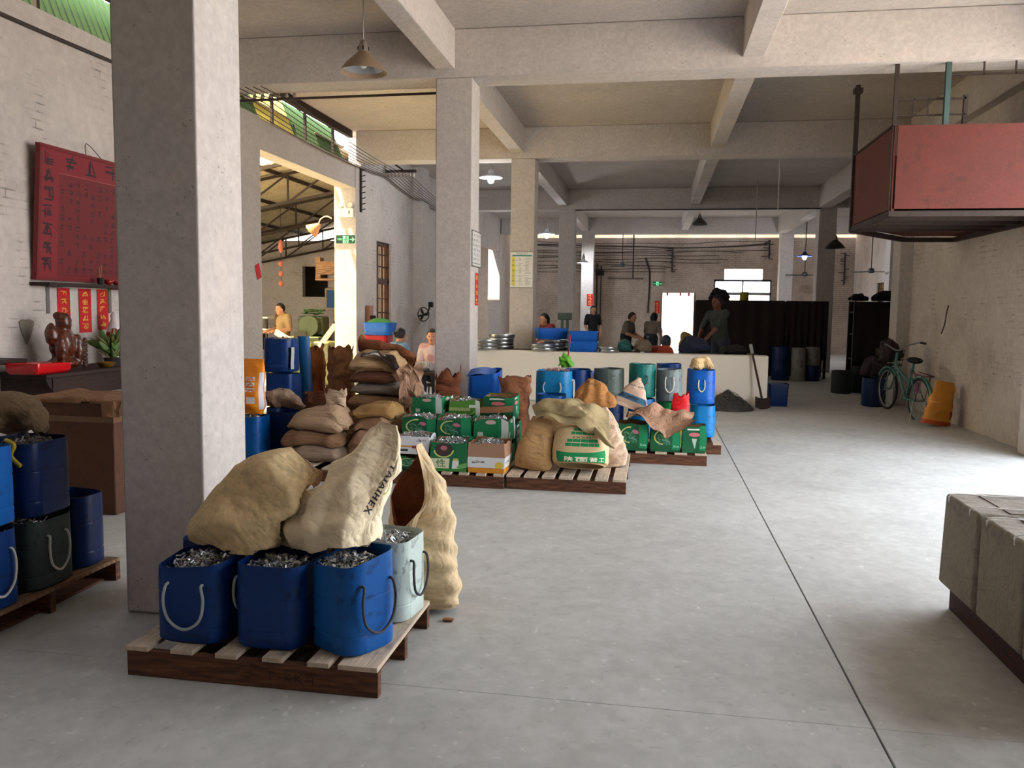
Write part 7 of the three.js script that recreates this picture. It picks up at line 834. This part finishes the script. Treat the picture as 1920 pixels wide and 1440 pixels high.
  for (const s of ['L', 'R']) { // hands: palm, four fingers and a thumb, curled a little
    const w = J['w' + s], e = J['e' + s], d = V(w[0] - e[0], w[1] - e[1], w[2] - e[2]).normalize(), side = V(0, 1, 0).cross(d).normalize(); if (side.length() < 0.1) side.set(1, 0, 0); const up = d.clone().cross(side), at = (a, b, u) => [w[0] + d.x * a + side.x * b + up.x * u, w[1] + d.y * a + side.y * b + up.y * u, w[2] + d.z * a + side.z * b + up.z * u], sg = s === 'L' ? 1 : -1; const B = [];
    B.push([at(-0.02, 0, 0), at(0.03, 0, 0), 0.027, 0.03]); for (const b of [-0.024, 0, 0.02]) B.push([at(0.03, b, 0), at(0.075, b, 0), 0.017, 0.015]); [[-0.03, 0.055], [-0.01, 0.066], [0.01, 0.062], [0.029, 0.048]].forEach(([b, L]) => { B.push([at(0.075, b, 0), at(0.075 + L * 0.5, b, -0.008), 0.0095, 0.009], [at(0.075 + L * 0.5, b, -0.008), at(0.075 + L, b, -0.03), 0.009, 0.008]); }); B.push([at(0.02, -sg * 0.03, -0.005), at(0.055, -sg * 0.06, -0.015), 0.013, 0.0105], [at(0.055, -sg * 0.06, -0.015), at(0.085, -sg * 0.062, -0.03), 0.0105, 0.009]);
    const ps = B.flatMap((q) => [q[0], q[1]]), l2 = [0, 1, 2].map((i) => Math.min(...ps.map((q) => q[i])) - 0.04), h2 = [0, 1, 2].map((i) => Math.max(...ps.map((q) => q[i])) + 0.04);
    parts.push(sdfMesh((x, y, z) => { let v = 1; B.forEach((q, i) => { const a = cap([x, y, z], q[0], q[1], q[2], q[3]); v = i < 4 ? smin(v, a, 0.012) : Math.min(v, a); }); return v; }, l2, h2, 0.006)); }
  part('body', merge(parts), M({ color: o.skin || 0xb98262, roughness: 0.6 }), t);
  part('shirt', mesh((p) => { let d = torso(p, 0.014); for (const s of ['L', 'R']) { const e = J['e' + s], sh = J['s' + s], cutT = o.sleeve || 0.8, m = [lerp(sh[0], e[0], cutT), lerp(sh[1], e[1], cutT), lerp(sh[2], e[2], cutT)]; d = smin(d, cap(p, sh, m, 0.07, 0.06), 0.03); if (o.long) d = smin(d, cap(p, e, J['w' + s], 0.055, 0.042), 0.02); } return Math.max(d + 0.006 * noise(p[0] * 14, p[1] * 14, p[2] * 14, 3), -cap(p, J.neck, hd, 0.064, 0.07), p[1] - J.neck[1] - 0.05, J.hip[1] - 0.1 - p[1]); }), M({ color: o.shirt, roughness: 0.9, map: o.print || kraftC }), t);
  part('trousers', mesh((p) => { let d = cap(p, [J.hip[0], J.hip[1] - 0.02, J.hip[2]], [J.hip[0], J.hip[1] + 0.06, J.hip[2]], 0.14, 0.135); for (const s of ['L', 'R']) d = smin(d, leg(p, s, 0.016), 0.04); return Math.max(d, p[1] - J.hip[1] - 0.08, 0.1 - p[1]); }), M({ color: o.trousers || 0x2a2c38, roughness: 0.9 }), t);
  const hl = o.hair === 'long' ? -0.16 : -0.035; part('hair', sdfMesh((x, y, z) => { const p = [x, y, z]; let d = (Math.hypot((x - hd[0]) / 0.086, (y - hd[1] - 0.018) / 0.118, (z - hd[2] + 0.008) / 0.106) - 1) * 0.09; if (o.hair === 'long') d = smin(d, cap(p, [hd[0], hd[1], hd[2] - 0.05], [hd[0], hd[1] - 0.12, hd[2] - 0.055], 0.075, 0.065), 0.03); if (o.hair === 'bun') d = smin(d, cap(p, [hd[0], hd[1] + 0.03, hd[2] - 0.12], [hd[0], hd[1] + 0.04, hd[2] - 0.13], 0.04, 0.035), 0.02); const face = (z - hd[2]) * 1.0 + (hd[1] + 0.055 - y) * 0.55 - 0.035; return Math.max(d + 0.004 * noise(x * 60, y * 30, z * 60, 2), y < hd[1] + 0.075 ? face : -1, hd[1] + hl - y); }, [hd[0] - 0.14, hd[1] - 0.2, hd[2] - 0.2], [hd[0] + 0.14, hd[1] + 0.17, hd[2] + 0.16], 0.009), M({ color: o.hairC || 0x17120f, roughness: 0.6 }), t);
  for (const s of [-1, 1]) { const e = new THREE.SphereGeometry(0.009, 8, 6); e.translate(hd[0] + s * 0.03, hd[1] + 0.012, hd[2] + 0.084); part('eye', e, mDark, t); } part('mouth', box(0.04, 0.007, 0.01, hd[0], hd[1] - 0.055, hd[2] + 0.088, 0.003), M({ color: 0x8a4038 }), t);
  for (const s of ['L', 'R']) { const g = pillowGeo(0.24, 0.09, 0.09, 3, 0.002); g.rotateY(Math.PI / 2); g.translate(J['a' + s][0], 0, J['a' + s][2] + 0.05); part('shoe', g, mDark, t); }
  return t;
}
const stool = (label, x, z, h = 0.4) => { const t = thing('work_stool', label, 'stool', [x, 0, z], 0, 'work stools'); part('seat', cyl(0.16, 0.16, 0.035, 0, h, 0, 20), mWoodDark, t); for (let i = 0; i < 4; i++) { const a = i * 1.571 + 0.785; part('leg', bar([0.11 * Math.cos(a), h, 0.11 * Math.sin(a)], [0.15 * Math.cos(a), 0, 0.15 * Math.sin(a)], 0.014), mIron, t); } };
const flower = (a, b) => canvasTex(64, 64, (c) => { const R = rng(7); c.fillStyle = a; c.fillRect(0, 0, 64, 64); c.fillStyle = b; for (let i = 0; i < 26; i++) { c.beginPath(); c.arc(R() * 64, R() * 64, 1.5 + R() * 4, 0, 7); c.fill(); } });
const stoop = { head: [0, 1.43, 0.17], neck: [0, 1.31, 0.1], chest: [0, 1.16, 0.06], sL: [-0.17, 1.27, 0.08], sR: [0.17, 1.27, 0.08], eL: [-0.23, 1.02, 0.12], eR: [0.23, 1.02, 0.12], wL: [-0.12, 0.92, 0.36], wR: [0.12, 0.92, 0.36] };
person('seated woman in a pale pink shirt at the low bench', [-3.44, 0, -12.72], 0.1, { pose: 'sit', h: 1.5, shirt: 0xe6d2d0, hair: 'long', skin: 0xc98a6c, print: flower('#f0e4e2', '#e0b8b8') }); stool('stool under the woman in pale pink', -3.44, -12.72, 0.27);
person('seated woman in a light blue shirt, back turned by the red bin', [-4.02, 0, -12.72], 2.6, { pose: 'sit', h: 1.5, shirt: 0x7ba4d4, hair: 'bun', trousers: 0x2a5a7a }); stool('stool under the woman in light blue', -4.02, -12.72, 0.27);
person('shed worker in a flowered top bending over the pale table', [-7.6, 0, -16.2], -0.5, { h: 1.56, shirt: 0xa89070, print: flower('#e8dcc8', '#8a6a4a'), hair: 'short', j: { head: [0.0, 1.54, 0.08], wL: [-0.12, 1.06, 0.34], wR: [0.12, 1.06, 0.34] }, trousers: 0x8a6a4a });
person('far worker in a grey top turned aside before the brick wall', [-0.64, 0, -20.2], 1.2, { h: 1.56, shirt: 0x77706a, hair: 'short', j: stoop });
person('far worker with dark bobbed hair just left of the doorway', [-0.05, 0, -20.4], 2.6, { h: 1.56, shirt: 0x8a8078, hair: 'long', j: stoop });
person('standing man in a grey shirt reaching down to the bench', [1.2, 0, -15.2], -0.9, { h: 1.82, shirt: 0x3c4240, hair: 'short', skin: 0x6a3826, sleeve: 0.95, j: { head: [0.03, 1.54, 0.14], neck: [0.0, 1.41, 0.09], chest: [0, 1.22, 0.06], sL: [-0.17, 1.35, 0.1], sR: [0.19, 1.37, 0.08], eR: [0.26, 1.12, 0.34], wR: [0.2, 0.92, 0.54], eL: [-0.24, 1.1, 0.2], wL: [-0.12, 0.95, 0.38] } });
person('person in an orange top stooping behind the low wall', [0.14, 0, -14.1], 2.5, { pose: 'sit', h: 1.45, shirt: 0xb0401e, hair: 'short', hairC: 0x1c2436, skin: 0x8a4a34, j: { head: [0.02, 1.12, 0.2], neck: [0, 1.0, 0.11] } }); stool('stool under the person in orange', 0.14, -14.1, 0.26);
person('worker with dark hair bent low behind the third pillar', [-2.05, 0, -16.6], -0.8, { h: 1.52, shirt: 0x8a2a24, hair: 'long', hairC: 0x14100e, j: stoop });
person('dark figure standing by the far pillar with the red notice', [-1.72, 0, -24.0], 0.4, { h: 1.6, shirt: 0x1e1c20, hair: 'long' });
renderer.render(scene, camera);
